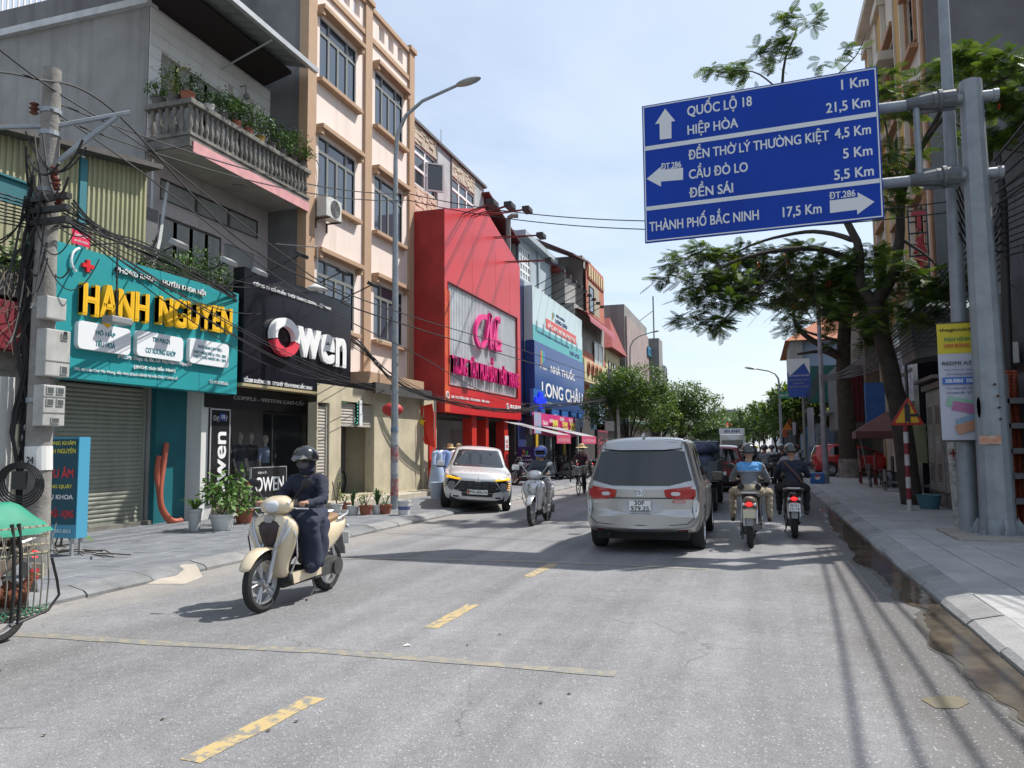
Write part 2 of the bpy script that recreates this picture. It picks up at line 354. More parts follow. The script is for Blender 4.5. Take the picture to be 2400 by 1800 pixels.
# ---------------- ground, road, kerbs, paving ----------------
XL,XR=-7.3,1.75           # kerb lines
def asphalt(key='asphalt',base=(.20,.20,.205),patchy=True):
 m=bpy.data.materials.new(key); m.use_nodes=True; t=m.node_tree; b=t.nodes['Principled BSDF']; L=t.links.new
 g=N(t,'ShaderNodeNewGeometry')
 v=N(t,'ShaderNodeTexVoronoi'); v.inputs['Scale'].default_value=95; L(g.outputs['Position'],v.inputs['Vector'])
 sp=N(t,'ShaderNodeSeparateColor'); L(v.outputs['Color'],sp.inputs[0])
 r=N(t,'ShaderNodeMapRange'); L(sp.outputs[0],r.inputs[0]); r.inputs[3].default_value=.84; r.inputs[4].default_value=1.14
 w=N(t,'ShaderNodeMapRange'); L(sp.outputs[1],w.inputs[0]); w.inputs[1].default_value=.955; w.inputs[2].default_value=1.; w.inputs[3].default_value=0; w.inputs[4].default_value=.6
 n=N(t,'ShaderNodeTexNoise'); n.inputs['Scale'].default_value=.55; n.inputs['Detail'].default_value=8; n.inputs['Roughness'].default_value=.7; L(g.outputs['Position'],n.inputs['Vector'])
 r2=N(t,'ShaderNodeMapRange'); L(n.outputs[0],r2.inputs[0]); r2.inputs[1].default_value=.3; r2.inputs[2].default_value=.7; r2.inputs[3].default_value=.76; r2.inputs[4].default_value=1.16
 mp=N(t,'ShaderNodeMapping'); mp.inputs['Scale'].default_value=(2.3,.05,1); L(g.outputs['Position'],mp.inputs[0])
 n2=N(t,'ShaderNodeTexNoise'); n2.inputs['Scale'].default_value=1; n2.inputs['Detail'].default_value=4; L(mp.outputs[0],n2.inputs['Vector'])
 r3=N(t,'ShaderNodeMapRange'); L(n2.outputs[0],r3.inputs[0]); r3.inputs[1].default_value=.3; r3.inputs[2].default_value=.7; r3.inputs[3].default_value=.76; r3.inputs[4].default_value=1.14
 n4=N(t,'ShaderNodeTexNoise'); n4.inputs['Scale'].default_value=9; n4.inputs['Detail'].default_value=8; n4.inputs['Roughness'].default_value=.75; L(g.outputs['Position'],n4.inputs['Vector'])
 r4=N(t,'ShaderNodeMapRange'); L(n4.outputs[0],r4.inputs[0]); r4.inputs[1].default_value=.3; r4.inputs[2].default_value=.7; r4.inputs[3].default_value=.86; r4.inputs[4].default_value=1.13
 def mul(a,c):
  x=N(t,'ShaderNodeMath',operation='MULTIPLY'); L(a,x.inputs[0]); L(c,x.inputs[1]); return x.outputs[0]
 k=mul(mul(mul(r.outputs[0],r2.outputs[0]),r3.outputs[0]),r4.outputs[0])
 h=N(t,'ShaderNodeMixRGB',blend_type='MULTIPLY'); h.inputs[0].default_value=1; h.inputs[1].default_value=(*base,1); L(k,h.inputs[2])
 # damp oily band and pale dust toward the right kerb
 sx=N(t,'ShaderNodeSeparateXYZ'); L(g.outputs['Position'],sx.inputs[0])
 n3=N(t,'ShaderNodeTexNoise'); n3.inputs['Scale'].default_value=.8; n3.inputs['Detail'].default_value=7; n3.inputs['Roughness'].default_value=.65; L(g.outputs['Position'],n3.inputs['Vector'])
 ad=N(t,'ShaderNodeMath',operation='MULTIPLY_ADD'); L(n3.outputs[0],ad.inputs[0]); ad.inputs[1].default_value=1.5; L(sx.outputs[0],ad.inputs[2])
 d=N(t,'ShaderNodeMapRange'); L(ad.outputs[0],d.inputs[0]); d.inputs[1].default_value=1.2; d.inputs[2].default_value=1.75; d.inputs[3].default_value=0; d.inputs[4].default_value=.72
 x=N(t,'ShaderNodeMixRGB'); L(d.outputs[0],x.inputs[0]); L(h.outputs[0],x.inputs[1]); x.inputs[2].default_value=(.085,.077,.072,1)
 # sandy dust by the left kerb
 ad2=N(t,'ShaderNodeMath',operation='MULTIPLY_ADD'); L(n3.outputs[0],ad2.inputs[0]); ad2.inputs[1].default_value=-1.8; L(sx.outputs[0],ad2.inputs[2])
 d2=N(t,'ShaderNodeMapRange'); L(ad2.outputs[0],d2.inputs[0]); d2.inputs[1].default_value=-7.2; d2.inputs[2].default_value=-8.3; d2.inputs[3].default_value=0; d2.inputs[4].default_value=.6
 x2=N(t,'ShaderNodeMixRGB'); L(d2.outputs[0],x2.inputs[0]); L(x.outputs[0],x2.inputs[1]); x2.inputs[2].default_value=(.33,.30,.26,1)
 # bright stone flecks
 x3=N(t,'ShaderNodeMixRGB'); L(w.outputs[0],x3.inputs[0]); L(x2.outputs[0],x3.inputs[1]); x3.inputs[2].default_value=(.5,.5,.49,1)
 # hairline cracks, in patches only
 nd=N(t,'ShaderNodeTexNoise'); nd.inputs['Scale'].default_value=2.2; nd.inputs['Detail'].default_value=5; L(g.outputs['Position'],nd.inputs['Vector'])
 va=N(t,'ShaderNodeVectorMath',operation='MULTIPLY_ADD'); L(nd.outputs['Color'],va.inputs[0]); va.inputs[1].default_value=(.7,.7,0); L(g.outputs['Position'],va.inputs[2])
 vc=N(t,'ShaderNodeTexVoronoi',feature='DISTANCE_TO_EDGE'); vc.inputs['Scale'].default_value=.42; L(va.outputs[0],vc.inputs['Vector'])
 rc=N(t,'ShaderNodeMapRange'); L(vc.outputs['Distance'],rc.inputs[0]); rc.inputs[1].default_value=.002; rc.inputs[2].default_value=.006; rc.inputs[3].default_value=.42; rc.inputs[4].default_value=0
 rm=N(t,'ShaderNodeMapRange'); L(n.outputs[0],rm.inputs[0]); rm.inputs[1].default_value=.5; rm.inputs[2].default_value=.56
 cf=N(t,'ShaderNodeMath',operation='MULTIPLY'); L(rc.outputs[0],cf.inputs[0]); L(rm.outputs[0],cf.inputs[1])
 x4=N(t,'ShaderNodeMixRGB'); L(cf.outputs[0],x4.inputs[0]); L(x3.outputs[0],x4.inputs[1]); x4.inputs[2].default_value=(.05,.05,.05,1)
 L(x4.outputs[0],b.inputs['Base Color']); b.inputs['Roughness'].default_value=.72; b.inputs['Specular IOR Level'].default_value=.3
 q=N(t,'ShaderNodeBump'); q.inputs['Strength'].default_value=.55; q.inputs['Distance'].default_value=.006; L(v.outputs['Distance'],q.inputs['Height']); L(q.outputs[0],b.inputs['Normal'])
 MATS[key]=m; return m
ASP=asphalt()
gm=M('dusty_ground',(.22,.2,.17),.95,var=(.5,.6),bump=(20,.4))
struct('ground',MB().quad((-700,-200,-.03),(700,-200,-.03),(700,900,-.03),(-700,900,-.03)),gm)
struct('road',MB().quad((XL-.02,-12,0),(XR+.02,-12,0),(XR+.02,420,0),(XL-.02,420,0)),ASP)
# worn yellow paint
def worn(key,col,th=.5,under=(.2,.2,.205)):
 m=M(key,col,.65,var=(11,1.0),col2=under); t=m.node_tree
 for n in t.nodes:
  if n.type=='MAP_RANGE': n.inputs[1].default_value=th-.05; n.inputs[2].default_value=th+.05
 return m
YP=worn('worn_yellow_paint',(.42,.32,.15),.53,(.2,.192,.17)); YF=worn('faded_yellow_paint',(.27,.24,.17),.47,(.188,.187,.183))
def strip(name,pts,w,mat,z=.003,par=None):
 mb=MB(); vs=[]
 P=[Vector((p[0],p[1],z)) for p in pts]
 Q=[]
 for i in range(len(P)-1):
  k=max(2,int((P[i+1]-P[i]).length/.25)); Q+=[P[i].lerp(P[i+1],j/k) for j in range(k)]
 Q.append(P[-1])
 for i,p in enumerate(Q):
  d=(Q[min(i+1,len(Q)-1)]-Q[max(i-1,0)]).normalized(); n=Vector((-d.y,d.x,0)); ww=w*(.8+.3*random.random())
  vs+=[p+n*ww/2,p-n*ww/2]
 mb.v=[tuple(v) for v in vs]; mb.f=[(2*i,2*i+1,2*i+3,2*i+2) for i in range(len(Q)-1)]; mb.mi=[0]*len(mb.f)
 return mb
for (a,b) in [((410,1645),(683,1507)),((930,1357),(1022,1306)),((1140,1246),(1196,1218))]:
 struct('centre_line_dash',strip('d',[G(*a),G(*b)],.16,YP),YP)
struct('faded_line',strip('f',[G(-60,1362),G(40,1370),G(380,1392),G(700,1407),G(1050,1434),G(1330,1457)],.15,YF,.004),YF)
struct('faded_line',strip('f',[G(660,1207),G(860,1207),G(1130,1213),G(1300,1219),G(1530,1230)],.14,YF,.004),YF)
# gutter water along the right kerb
def r8(x,y): K=1/1.085; return G((1700+.3917*x)*K,(1150+.3917*y)*K)
WAT=M('gutter_water',(.04,.035,.03),.05,bump=(7,.12),var=(1.5,.8),col2=(.17,.14,.1),spec=.7)
SILT=M('wet_silt',(.095,.087,.076),.35,var=(6,.6),col2=(.13,.12,.105))
wl=[(1.62,22.0),(1.52,19.5),(1.42,17.5),(1.36,16),r8(840,460),r8(960,560),r8(1050,640),r8(1120,700),r8(1190,800),r8(1300,930),r8(1440,1060),r8(1540,1170),r8(1700,1330),r8(1790,1440),(1.22,4.4),(1.28,3.2)]
def shore(w,dx,z,name,mat):
 mb=MB(); pts=[]
 for i in range(len(w)-1):
  a=Vector(w[i]);b=Vector(w[i+1])
  for j in range(12): pts.append(a.lerp(b,j/12))
 pts.append(Vector(w[-1]))
 vs=[];
 for i,p in enumerate(pts):
  j=.16*noise.noise(Vector((p.y*1.3,z*90,0)))+.07*noise.noise(Vector((p.y*5,z*50,2))); vs+=[(p.x+dx+j,p.y,z),(XR,p.y,z)]
 mb.v=vs; mb.f=[(2*i,2*i+1,2*i+3,2*i+2) for i in range(len(pts)-1)]; mb.mi=[0]*len(mb.f); o=struct(name,mb,mat)
shore(wl,-.05,.003,'wet_silt',SILT); shore(wl,.0,.007,'puddle_water',WAT)
pd=[G(1990,1512),G(2030,1503),G(2075,1507),G(2096,1518),G(2070,1532),G(2020,1530)]
struct('puddle_stain',MB().add([(x,y,.004) for x,y in pd],[tuple(range(len(pd)))]),M('tan_mud',(.19,.16,.09),.35,var=(9,.9),col2=(.15,.145,.13)))
# small dark specks and leaves lying on the road
LEAF=M('dead_leaf',(.06,.045,.03),.8)
for k,(px,py) in enumerate([(1168,1520),(880,1395),(580,1580),(352,1555),(1080,1372),(1010,1395),(640,1560),(95,1590),(1230,1500)]):
 x,y=G(px,py); mb=MB(); a=random.random()*3; r=.02 if k!=1 else .04
 mb.add([(x+r*math.cos(a+t)*(1 if i%2 else .5),y+r*math.sin(a+t)*(1 if i%2 else .5),.005+.003*(i%3)) for i,t in enumerate([0,1,2,3,4,5])],[(0,1,2,3,4,5)])
 o=mb.build('fallen_leaf',LEAF if k!=1 else M('paper_scrap',(.7,.7,.62),.8)); tagit(o,'small dry dark leaf on the asphalt, '+['right of the long faded yellow line','','left of the nearest yellow dash tip','at the lower left','beside the middle yellow dash','above the faded line in mid-road','near the nearest dash','at the far lower left','low in the centre'][k] if k!=1 else 'small pale paper scrap lying on the asphalt near the second yellow dash','leaf' if k!=1 else 'litter','dry leaves scattered on the road' if k!=1 else None)
# kerbs and pavements
KERB=M('kerb_concrete',(.29,.29,.285),.85,var=(3,.7),bump=(40,.4),col2=(.2,.2,.2))
KDK=M('kerb_concrete_grimy',(.24,.24,.235),.85,var=(3,.7),bump=(40,.4),col2=(.13,.13,.13))
SL1=M('slate_paving',(.19,.2,.215),.62,var=(1.6,.8),bump=(30,.35),col2=(.11,.12,.135))
SL2=M('pale_paving',(.35,.35,.345),.8,var=(1.3,.75),bump=(30,.3),col2=(.22,.22,.22))
BASE=M('joint_mortar',(.13,.125,.12),.95)
PH=.12
pl=struct('pavement_left',MB().box(-30,XL-.3,-12,120,-.02,PH-.012),BASE)
pr=struct('pavement_right',MB().box(XR+.3,30,-12,120,-.02,PH-.012),BASE)
def tiles(par,x0,x1,y0,y1,sx,sy,mat,top,name,stag=True):
 base=MB().bbox(-sx/2+.006,sx/2-.006,-sy/2+.006,sy/2-.006,-.03,0,.004).mesh('paving_slab',[mat]) if False else None
 mb=MB(); g=.006; b=.008
 vs=[(-sx/2+g,-sy/2+g,-.04),(sx/2-g,-sy/2+g,-.04),(sx/2-g,sy/2-g,-.04),(-sx/2+g,sy/2-g,-.04)]
 vs+=[(x,y,-.006) for x,y,z in vs]+[(x-(b if x>0 else -b),y-(b if y>0 else -b),0) for x,y,z in vs]
 fs=[(8,9,10,11)]+[(i,(i+1)%4,4+(i+1)%4,4+i) for i in range(4)]+[(4+i,4+(i+1)%4,8+(i+1)%4,8+i) for i in range(4)]
 mb.add(vs,fs); me=mb.mesh(name,[mat]); pos=[]
 nx=int((x1-x0)/sx); ny=int((y1-y0)/sy)
 for i in range(nx):
  for j in range(ny):
   x=x0+(i+.5)*sx; y=y0+(j+.5)*sy+(sy/2 if (stag and i%2) else 0); pos.append((x,y))
 def seen(p):
  d=Vector((p[0],p[1],PH-EYE)); z=d.dot(F_)
  if z<.3: return False
  return abs(d.dot(R2)/z)<.70 and d.dot(U2)/z>-.53
 near=sorted([p for p in pos if seen(p)],key=lambda p:p[0]**2+p[1]**2)[:290]; ns=set(near)
 for p in near:
  o=bpy.data.objects.new(name,me); C.objects.link(o); o.parent=par
  o.location=(p[0],p[1],top+random.uniform(-.002,.002)); o.rotation_euler=(random.gauss(0,.0035),random.gauss(0,.0035),random.gauss(0,.004))
 mb2=MB()
 for p in pos:
  if p in ns: continue
  z=top+random.uniform(-.002,.002); mb2.add([(v[0]+p[0],v[1]+p[1],v[2]+z) for v in vs],fs)
 o=link('far_'+name,mb2.mesh('far_'+name,[mat],fixn=False),par); o['kind']='stuff'
tiles(pl,-12.6,XL-.3,3.8,56,.5,.5,SL1,PH,'paving_slab')
tiles(pr,XR+.3,6.05,3.4,52,.5,.5,SL2,PH,'paving_slab')
def kerbs(X,sgn,y0,y1,par,mat,mat2,gap=()):
 # sloped kerb: foot at X, top .3 further back
 prof=[(0,-.02),(.0,.035),(.05,.075),(.27,PH+.004),(.3,PH+.004),(.3,-.02)]
 mb=MB(); L=1.0; mb.prism([(sgn*u,w) for u,w in prof],'Y',.008,L-.008); me=mb.mesh('kerb_stone',[mat]); me2=mb.mesh('kerb_stone',[mat2])
 y=y0
 while y<y1:
  if not any(a<y<b for a,b in gap):
   o=bpy.data.objects.new('kerb_stone',me if random.random()<.6 else me2); C.objects.link(o); o.parent=par
   o.location=(X+random.uniform(-.012,.012),y,random.uniform(-.006,.006)); o.rotation_euler=(0,0,random.gauss(0,.006))
  y+=L
kerbs(XL,-1,6,96,pl,KDK,M('kerb_slate',(.2,.205,.21),.8,var=(2,.7),bump=(40,.4))); kerbs(XR,1,2,100,pr,KERB,KDK)
# low cement ramp patched against the left kerb
mb=MB(); rp=[G(110,1236),G(430,1237),G(438,1247),G(400,1262),G(180,1262),G(90,1258)]
top=[(x-.05 if i<2 else x,y,(.11 if i<2 else .004)) for i,(x,y) in enumerate(rp)]
cx=sum(p[0] for p in rp)/6; cy=sum(p[1] for p in rp)/6
mb.add(top+[(cx-.15,cy,.075)],[(0,1,6),(1,2,6),(2,3,6),(3,4,6),(4,5,6),(5,0,6)])
struct('cement_ramp',mb,M('sandy_cement',(.42,.37,.31),.9,var=(5,.5),bump=(30,.5),col2=(.3,.27,.23)))
# raised tan kerb strip and yellow tactile line on the right pavement
struct('concrete_apron',MB().bbox(3.0,5.4,13.9,15.6,PH-.01,PH+.035,.01),M('tan_concrete',(.3,.28,.25),.9,var=(3,.5),bump=(30,.4)))

# ---------------- facade tools ----------------
def TL(X): return wallmat((X,0,0),(0,1,0),(1,0,0))        # faces the street from the left: u = y, v = z
def TR(X): return wallmat((X,0,0),(0,-1,0),(-1,0,0))      # faces the street from the right: u = -y
def TC(Y): return wallmat((0,Y,0),(1,0,0),(0,-1,0))       # faces the camera: u = x
GLS=M('window_glass',(.035,.045,.055),.06,spec=.9); GLB=M('blue_glass',(.05,.07,.1),.05,spec=1.)
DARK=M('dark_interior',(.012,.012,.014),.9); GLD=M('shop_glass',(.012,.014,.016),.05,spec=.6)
GRF=M('grey_frame',(.17,.18,.17),.5); WHF=M('white_frame',(.7,.71,.71),.45)
def mbT(T): m=MB(); m.T=T; return m
def wall(parent,T,u0,u1,v0,v1,holes,mat,depth=.16,name='wall',label=None):
 m=mbT(T); us=sorted({u0,u1,*[h[0] for h in holes],*[h[1] for h in holes]}); vs=sorted({v0,v1,*[h[2] for h in holes],*[h[3] for h in holes]})
 us=[u for u in us if u0<=u<=u1]; vs=[v for v in vs if v0<=v<=v1]
 for i in range(len(us)-1):
  for j in range(len(vs)-1):
   cu=(us[i]+us[i+1])/2; cv=(vs[j]+vs[j+1])/2
   if any(h[0]<cu<h[1] and h[2]<cv<h[3] for h in holes): continue
   m.quad((us[i],vs[j],0),(us[i+1],vs[j],0),(us[i+1],vs[j+1],0),(us[i],vs[j+1],0))
 for (a,b,c,d) in holes:
  a=max(a,u0);b=min(b,u1);c=max(c,v0);d=min(d,v1)
  m.quad((a,c,0),(a,c,-depth),(a,d,-depth),(a,d,0)); m.quad((b,c,0),(b,d,0),(b,d,-depth),(b,c,-depth))
  m.quad((a,c,0),(b,c,0),(b,c,-depth),(a,c,-depth)); m.quad((a,d,0),(a,d,-depth),(b,d,-depth),(b,d,0))
 me=m.mesh(name,[mat],fixn=False); return link(name,me,parent,label=label)
def window(parent,T,u0,u1,v0,v1,cols=(1,),rows=(1,),fm=None,gm=None,fr=.05,w=-.06,name='window',label=None,grid=None):
 """frame with mullions as one part, each pane a sub-part; cols/rows are relative widths or, with grid, explicit cells"""
 fm=fm or GRF; gm=gm or GLS; m=mbT(T)
 def cells():
  if grid:
   for (a,b,c,d) in grid: yield u0+a*(u1-u0),u0+b*(u1-u0),v0+c*(v1-v0),v0+d*(v1-v0)
   return
  su=sum(cols);sv=sum(rows);x=u0
  for c in cols:
   x2=x+(u1-u0)*c/su;y=v0
   for r in rows:
    y2=y+(v1-v0)*r/sv; yield x,x2,y,y2; y=y2
   x=x2
 cl=list(cells()); o=fr/2
 # outer frame
 m.box(u0,u1,v0,v0+o,w-.03,w+.035); m.box(u0,u1,v1-o,v1,w-.03,w+.035); m.box(u0,u0+o,v0+o,v1-o,w-.03,w+.034); m.box(u1-o,u1,v0+o,v1-o,w-.03,w+.034)
 for (a,b,c,d) in cl:
  m.box(a,a+o,c,d,w-.02,w+.03); m.box(b-o,b,c,d,w-.02,w+.03); m.box(a+o,b-o,c,c+o,w-.02,w+.029); m.box(a+o,b-o,d-o,d,w-.02,w+.029)
 p=m.build(name,[fm],parent,label=label)
 for (a,b,c,d) in cl:
  g=mbT(T); g.box(a+o*.9,b-o*.9,c+o*.9,d-o*.9,w-.012,w-.004); g.build('pane',[gm],p)
 return p
def part(mb,name,mat,parent,smooth=False,label=None): return mb.build(name,mat if isinstance(mat,list) else [mat],parent,smooth,label=label)
def corr(T,u0,u1,v0,v1,pitch,amp,mat,parent,name='corrugated_sheet',w=0,topfun=None,label=None):
 m=mbT(T); n=int((u1-u0)/pitch); prof=[]
 for i in range(n+1):
  u=u0+i*pitch; prof+=[(u,w),(u+.45*pitch,w),(u+.55*pitch,w+amp),(u+.9*pitch,w+amp)]
 prof=[p for p in prof if p[0]<=u1]+[(u1,w)]
 tf=topfun or (lambda u:v1)
 vs=[];
 for u,ww in prof: vs+=[(u,v0,ww),(u,tf(u),ww)]
 m.add(vs,[(2*i,2*i+2,2*i+3,2*i+1) for i in range(len(prof)-1)]); return link(name,m.mesh(name,[mat],fixn=False),parent,label=label)
def shutter(parent,T,u0,u1,v0,v1,mat,pitch=.085,w=-.1,name='roller_shutter',box=True):
 g=mbT(T); g.box(u0,u0+.05,v0,v1,w-.04,w+.05); g.box(u1-.05,u1,v0,v1,w-.04,w+.05); g.box(u0+.05,u1-.05,v0,v0+.07,w-.03,w+.03)
 p=g.build(name,[mat],parent); s=mbT(T); a,b=u0+.05,u1-.05
 n=int((v1-v0-.07)/pitch); prof=[(0,0),(.018,pitch*.2),(.022,pitch*.5),(.018,pitch*.82),(0,pitch*.98),(-.006,pitch)]
 s.add([(a,v0+.07+q,w+d) for d,q in prof]+[(b,v0+.07+q,w+d) for d,q in prof],[(i,6+i,7+i,1+i) for i in range(5)])
 me=s.mesh('shutter_slat',[mat],fixn=False); me.shade_smooth()
 for k in range(n):
  o=bpy.data.objects.new('shutter_slat',me); C.objects.link(o); o.parent=p; o.location=(0,0,k*pitch)
 return p
# placing: parts were built in world coordinates, so copies only need an offset
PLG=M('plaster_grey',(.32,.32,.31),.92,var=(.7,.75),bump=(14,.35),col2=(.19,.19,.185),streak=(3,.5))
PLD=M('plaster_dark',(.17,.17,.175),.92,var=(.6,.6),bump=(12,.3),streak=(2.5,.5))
CONC=M('old_concrete',(.2,.19,.17),.93,var=(2.5,.85),bump=(25,.6),col2=(.06,.058,.05))
WTILE=M('white_wall_tile',(.68,.67,.66),.35,var=(1.2,.35),col2=(.5,.49,.48))
WTILE2=M('pinkish_wall',(.46,.41,.41),.6,var=(1.2,.5),col2=(.36,.32,.32),streak=(3,.3))
PINK=M('pink_fascia',(.62,.3,.31),.7,var=(3,.4)); CRM=M('cream_soffit',(.4,.37,.33),.85,var=(2,.4))
BRN=M('brown_wood',(.045,.03,.025),.5); STEEL=M('galvanised_trim',(.45,.47,.48),.45,.5,var=(4,.3))
ROOFT=M('tin_roof_underside',(.2,.21,.21),.7,var=(2,.5)); SOF=M('dark_soffit',(.022,.016,.016),.9)
KHAKI=M('khaki_sheet',(.33,.32,.19),.6,var=(.9,.6),streak=(4,.5),col2=(.24,.23,.14)); TEALP=M('teal_strip',(.03,.16,.19),.5)
SHG=M('shutter_green',(.27,.285,.235),.55,var=(.8,.4),streak=(4,.35)); TEALW=M('shaded_teal_panel',(.012,.13,.155),.45,var=(1.5,.4))
# ======== A: khaki tin-clad shophouse, far left ========
A=thing('corrugated_shophouse','low shophouse clad in khaki corrugated sheet with green roller shutters below','building',(-12.3,9.5,0))
X=-12.3; T=TL(X)
wall(A,T,4.5,15.55,0,4.0,[(4.6,9.6,.12,3.0),(10.95,13.25,.12,3.0)],PLG,.25)
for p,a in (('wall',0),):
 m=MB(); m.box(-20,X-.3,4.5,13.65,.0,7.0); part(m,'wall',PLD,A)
sl=(7.6-7.13)/(12.6-9.6); tf=lambda u:7.13+(u-9.6)*sl
corr(T,4.5,10.0,5.0,7,.12,.035,KHAKI,A,topfun=tf,w=.02); corr(T,11.35,12.95,4.0,7,.12,.035,KHAKI,A,topfun=tf,w=.03); corr(T,10.0,11.2,4.6,7,.12,.035,KHAKI,A,topfun=tf,w=.028)
m=mbT(T); m.box(11.2,11.36,4.6,7.3,.03,.1); part(m,'flashing',TEALP,A)
m=mbT(T); m.add([(4.4,tf(4.4)-.02,.0),(13.0,tf(13)-.02,.0),(13.0,tf(13)+.08,.0),(4.4,tf(4.4)+.08,.0),(4.4,tf(4.4)-.02,.4),(13.0,tf(13)-.02,.4),(13.0,tf(13)+.08,.4),(4.4,tf(4.4)+.08,.4)],[(0,1,2,3),(4,5,6,7),(0,1,5,4),(3,2,6,7),(1,2,6,5),(0,3,7,4)]); part(m,'eave',M('rusty_eave',(.09,.08,.075),.8,var=(4,.6)),A)
(y0,z1)=pX(-40,378,X); (y1,_)=pX(58,380,X)
m=mbT(T); m.box(y0,y1+.04,z1+.08,z1+.12,.06,.12); m.box(y1,y1+.05,5.1,z1+.08,.06,.12); m.box(y0,y1,z1-.35,z1+.08,.045,.07); f=part(m,'window',M('teal_frame',(.02,.12,.14),.5),A)
corr(T,y0,y1,5.0,z1-.35,.16,.03,KHAKI,f,'louvre_panel',w=.07)
m=mbT(T); m.box(5,10.3,4.25,4.75,0,.5); m.box(5,13.3,3.05,3.95,0,.22); part(m,'beam',CONC,A)
m=mbT(T); m.box(6,10.25,3.35,4.15,.02,.6); part(m,'awning_sheet',M('red_tin',(.2,.02,.03),.5,var=(3,.4)),A)
shutter(A,T,5.2,10.2,.18,3.0,SHG); shutter(A,T,11.0,13.2,.18,3.0,SHG)
m=mbT(T); m.box(10.2,13.3,.1,.2,-.24,.12); part(m,'step',CONC,A)
# teal panelled recess beside the shutter and its white column
ya,_=pX(335,1000,-12.25); yb,_=pX(413,1000,-11.9)
m=MB(); m.box(-12.28,-12.15,13.28,14.7,.1,3.2); part(m,'shaded_teal_panel',TEALW,A)  # teal darkened in colour for the shadow of the sign above
m=MB(); m.box(-12.15,-11.75,14.2,14.62,.1,3.0); part(m,'column',M('white_column',(.62,.62,.6),.6,streak=(5,.3)),A)
# orange hoses leaning in the recess
HOSE=M('orange_hose',(.42,.1,.055),.55,var=(60,.3))
for q,(dx) in enumerate((0,.1)):
 pts=[pX(360-14*q,958+28*q,-12.05),pX(352-12*q,1000+22*q,-12.03),pX(344,1062,-12),pX(350,1100,-11.95),pX(372-5*q,1136,-11.9),pX(395-12*q,1152-3*q,-11.85)]
 m=MB(); P=[Vector((-12.05+.04*i-dx*.3,p[0],max(p[1],.17))) for i,p in enumerate(pts)]
 QQ=[]
 for i in range(len(P)-1):
  for j in range(5):
   t=j/5; a=P[max(i-1,0)];b=P[i];c=P[i+1];d=P[min(i+2,len(P)-1)]
   QQ.append(.5*((2*b)+(c-a)*t+(2*a-5*b+4*c-d)*t*t+(3*b-a-3*c+d)*t**3))
 m.tube(QQ,.055,8); o=m.build('orange_hose',[HOSE],None,True); tagit(o,('taller' if q==0 else 'shorter')+' of two orange ribbed hoses hung against the shaded teal panel','hose','orange hoses on the teal panel')
# ======== B: grey plaster house with balcony ========
B=thing('balcony_house','grey plastered house with white tiled front and a balcony of stone balusters','building',(-13.1,16,0))
m=MB(); m.box(-30,-13.1,13.74,18.5,0,11.95); part(m,'wall',PLG,B)
m=MB(); m.box(-30,-13.05,13.6,13.95,11.95,12.12); part(m,'coping',M('white_coping',(.6,.62,.63),.6,var=(2,.5)),B)
Xf=-13.08; T=TL(Xf)
W1=(14.12,16.2,8.68,11.0); D1=(16.5,17.6,8.68,11.1); W2=(14.2,16.4,5.45,7.15); TRn=(14.2,17.9,7.5,8.02); D2=(16.5,17.75,3.6,7.05)
wall(B,T,13.74,18.5,0,12.0,[W1,D1,W2,TRn,D2],WTILE2,.18,'wall',None)
# white wall tiles on the upper storey: each a piece
def tilegrid(parent,T,u0,u1,v0,v1,su,sv,holes,mat,name='wall_tile',t=.012,lim=300):
 nu=int(round((u1-u0)/su)); nv=int(round((v1-v0)/sv)); k=0; su=(u1-u0)/nu; sv=(v1-v0)/nv
 g=.004
 for j in range(nv):
  off=0
  for i in range(nu):
   a,b,c,d=u0+i*su+g,u0+(i+1)*su-g,v0+j*sv+g,v0+(j+1)*sv-g
   for h in holes:
    if a<h[1] and b>h[0] and c<h[3] and d>h[2]:
     if a<h[0]-.05: b=h[0]-.002
     elif b>h[1]+.05: a=h[1]+.002
     elif c<h[2]-.02: d=h[2]-.002
     elif d>h[3]+.02: c=h[3]+.002
     else: a=b
   if b-a<.03 or d-c<.02: continue
   m=mbT(T); z=t+random.uniform(-.002,.002); m.add([(a,c,0),(b,c,0),(b,d,0),(a,d,0),(a+.004,c+.004,z),(b-.004,c+.004,z),(b-.004,d-.004,z),(a+.004,d-.004,z)],[(4,5,6,7),(0,1,5,4),(1,2,6,5),(2,3,7,6),(3,0,4,7)])
   k+=1
   m.build(name,[mat],parent)
tilegrid(B,T,13.74,18.5,8.72,11.95,.6,.30,[W1,D1],WTILE)
tilegrid(B,T,13.74,18.5,5.3,8.3,.6,.42,[W2,TRn,(D2[0],D2[1],5.3,D2[3])],WTILE2)
WOODF=M('weathered_frame',(.25,.23,.2),.7,var=(6,.4)); WOODB=M('brown_frame',(.06,.05,.045),.5)
window(B,T,*W1,cols=(1,1,1,1),rows=(1.3,.7,.5),fm=WOODF,fr=.12,w=-.05)
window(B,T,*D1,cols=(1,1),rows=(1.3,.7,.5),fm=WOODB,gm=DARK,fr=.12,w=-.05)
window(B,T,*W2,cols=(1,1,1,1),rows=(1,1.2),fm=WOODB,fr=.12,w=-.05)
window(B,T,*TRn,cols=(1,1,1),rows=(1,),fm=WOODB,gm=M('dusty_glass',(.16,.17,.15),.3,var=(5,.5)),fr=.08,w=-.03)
m=mbT(T); m.box(D2[0],D2[1],D2[2],D2[3],-.17,-.15); part(m,'door',DARK,B)
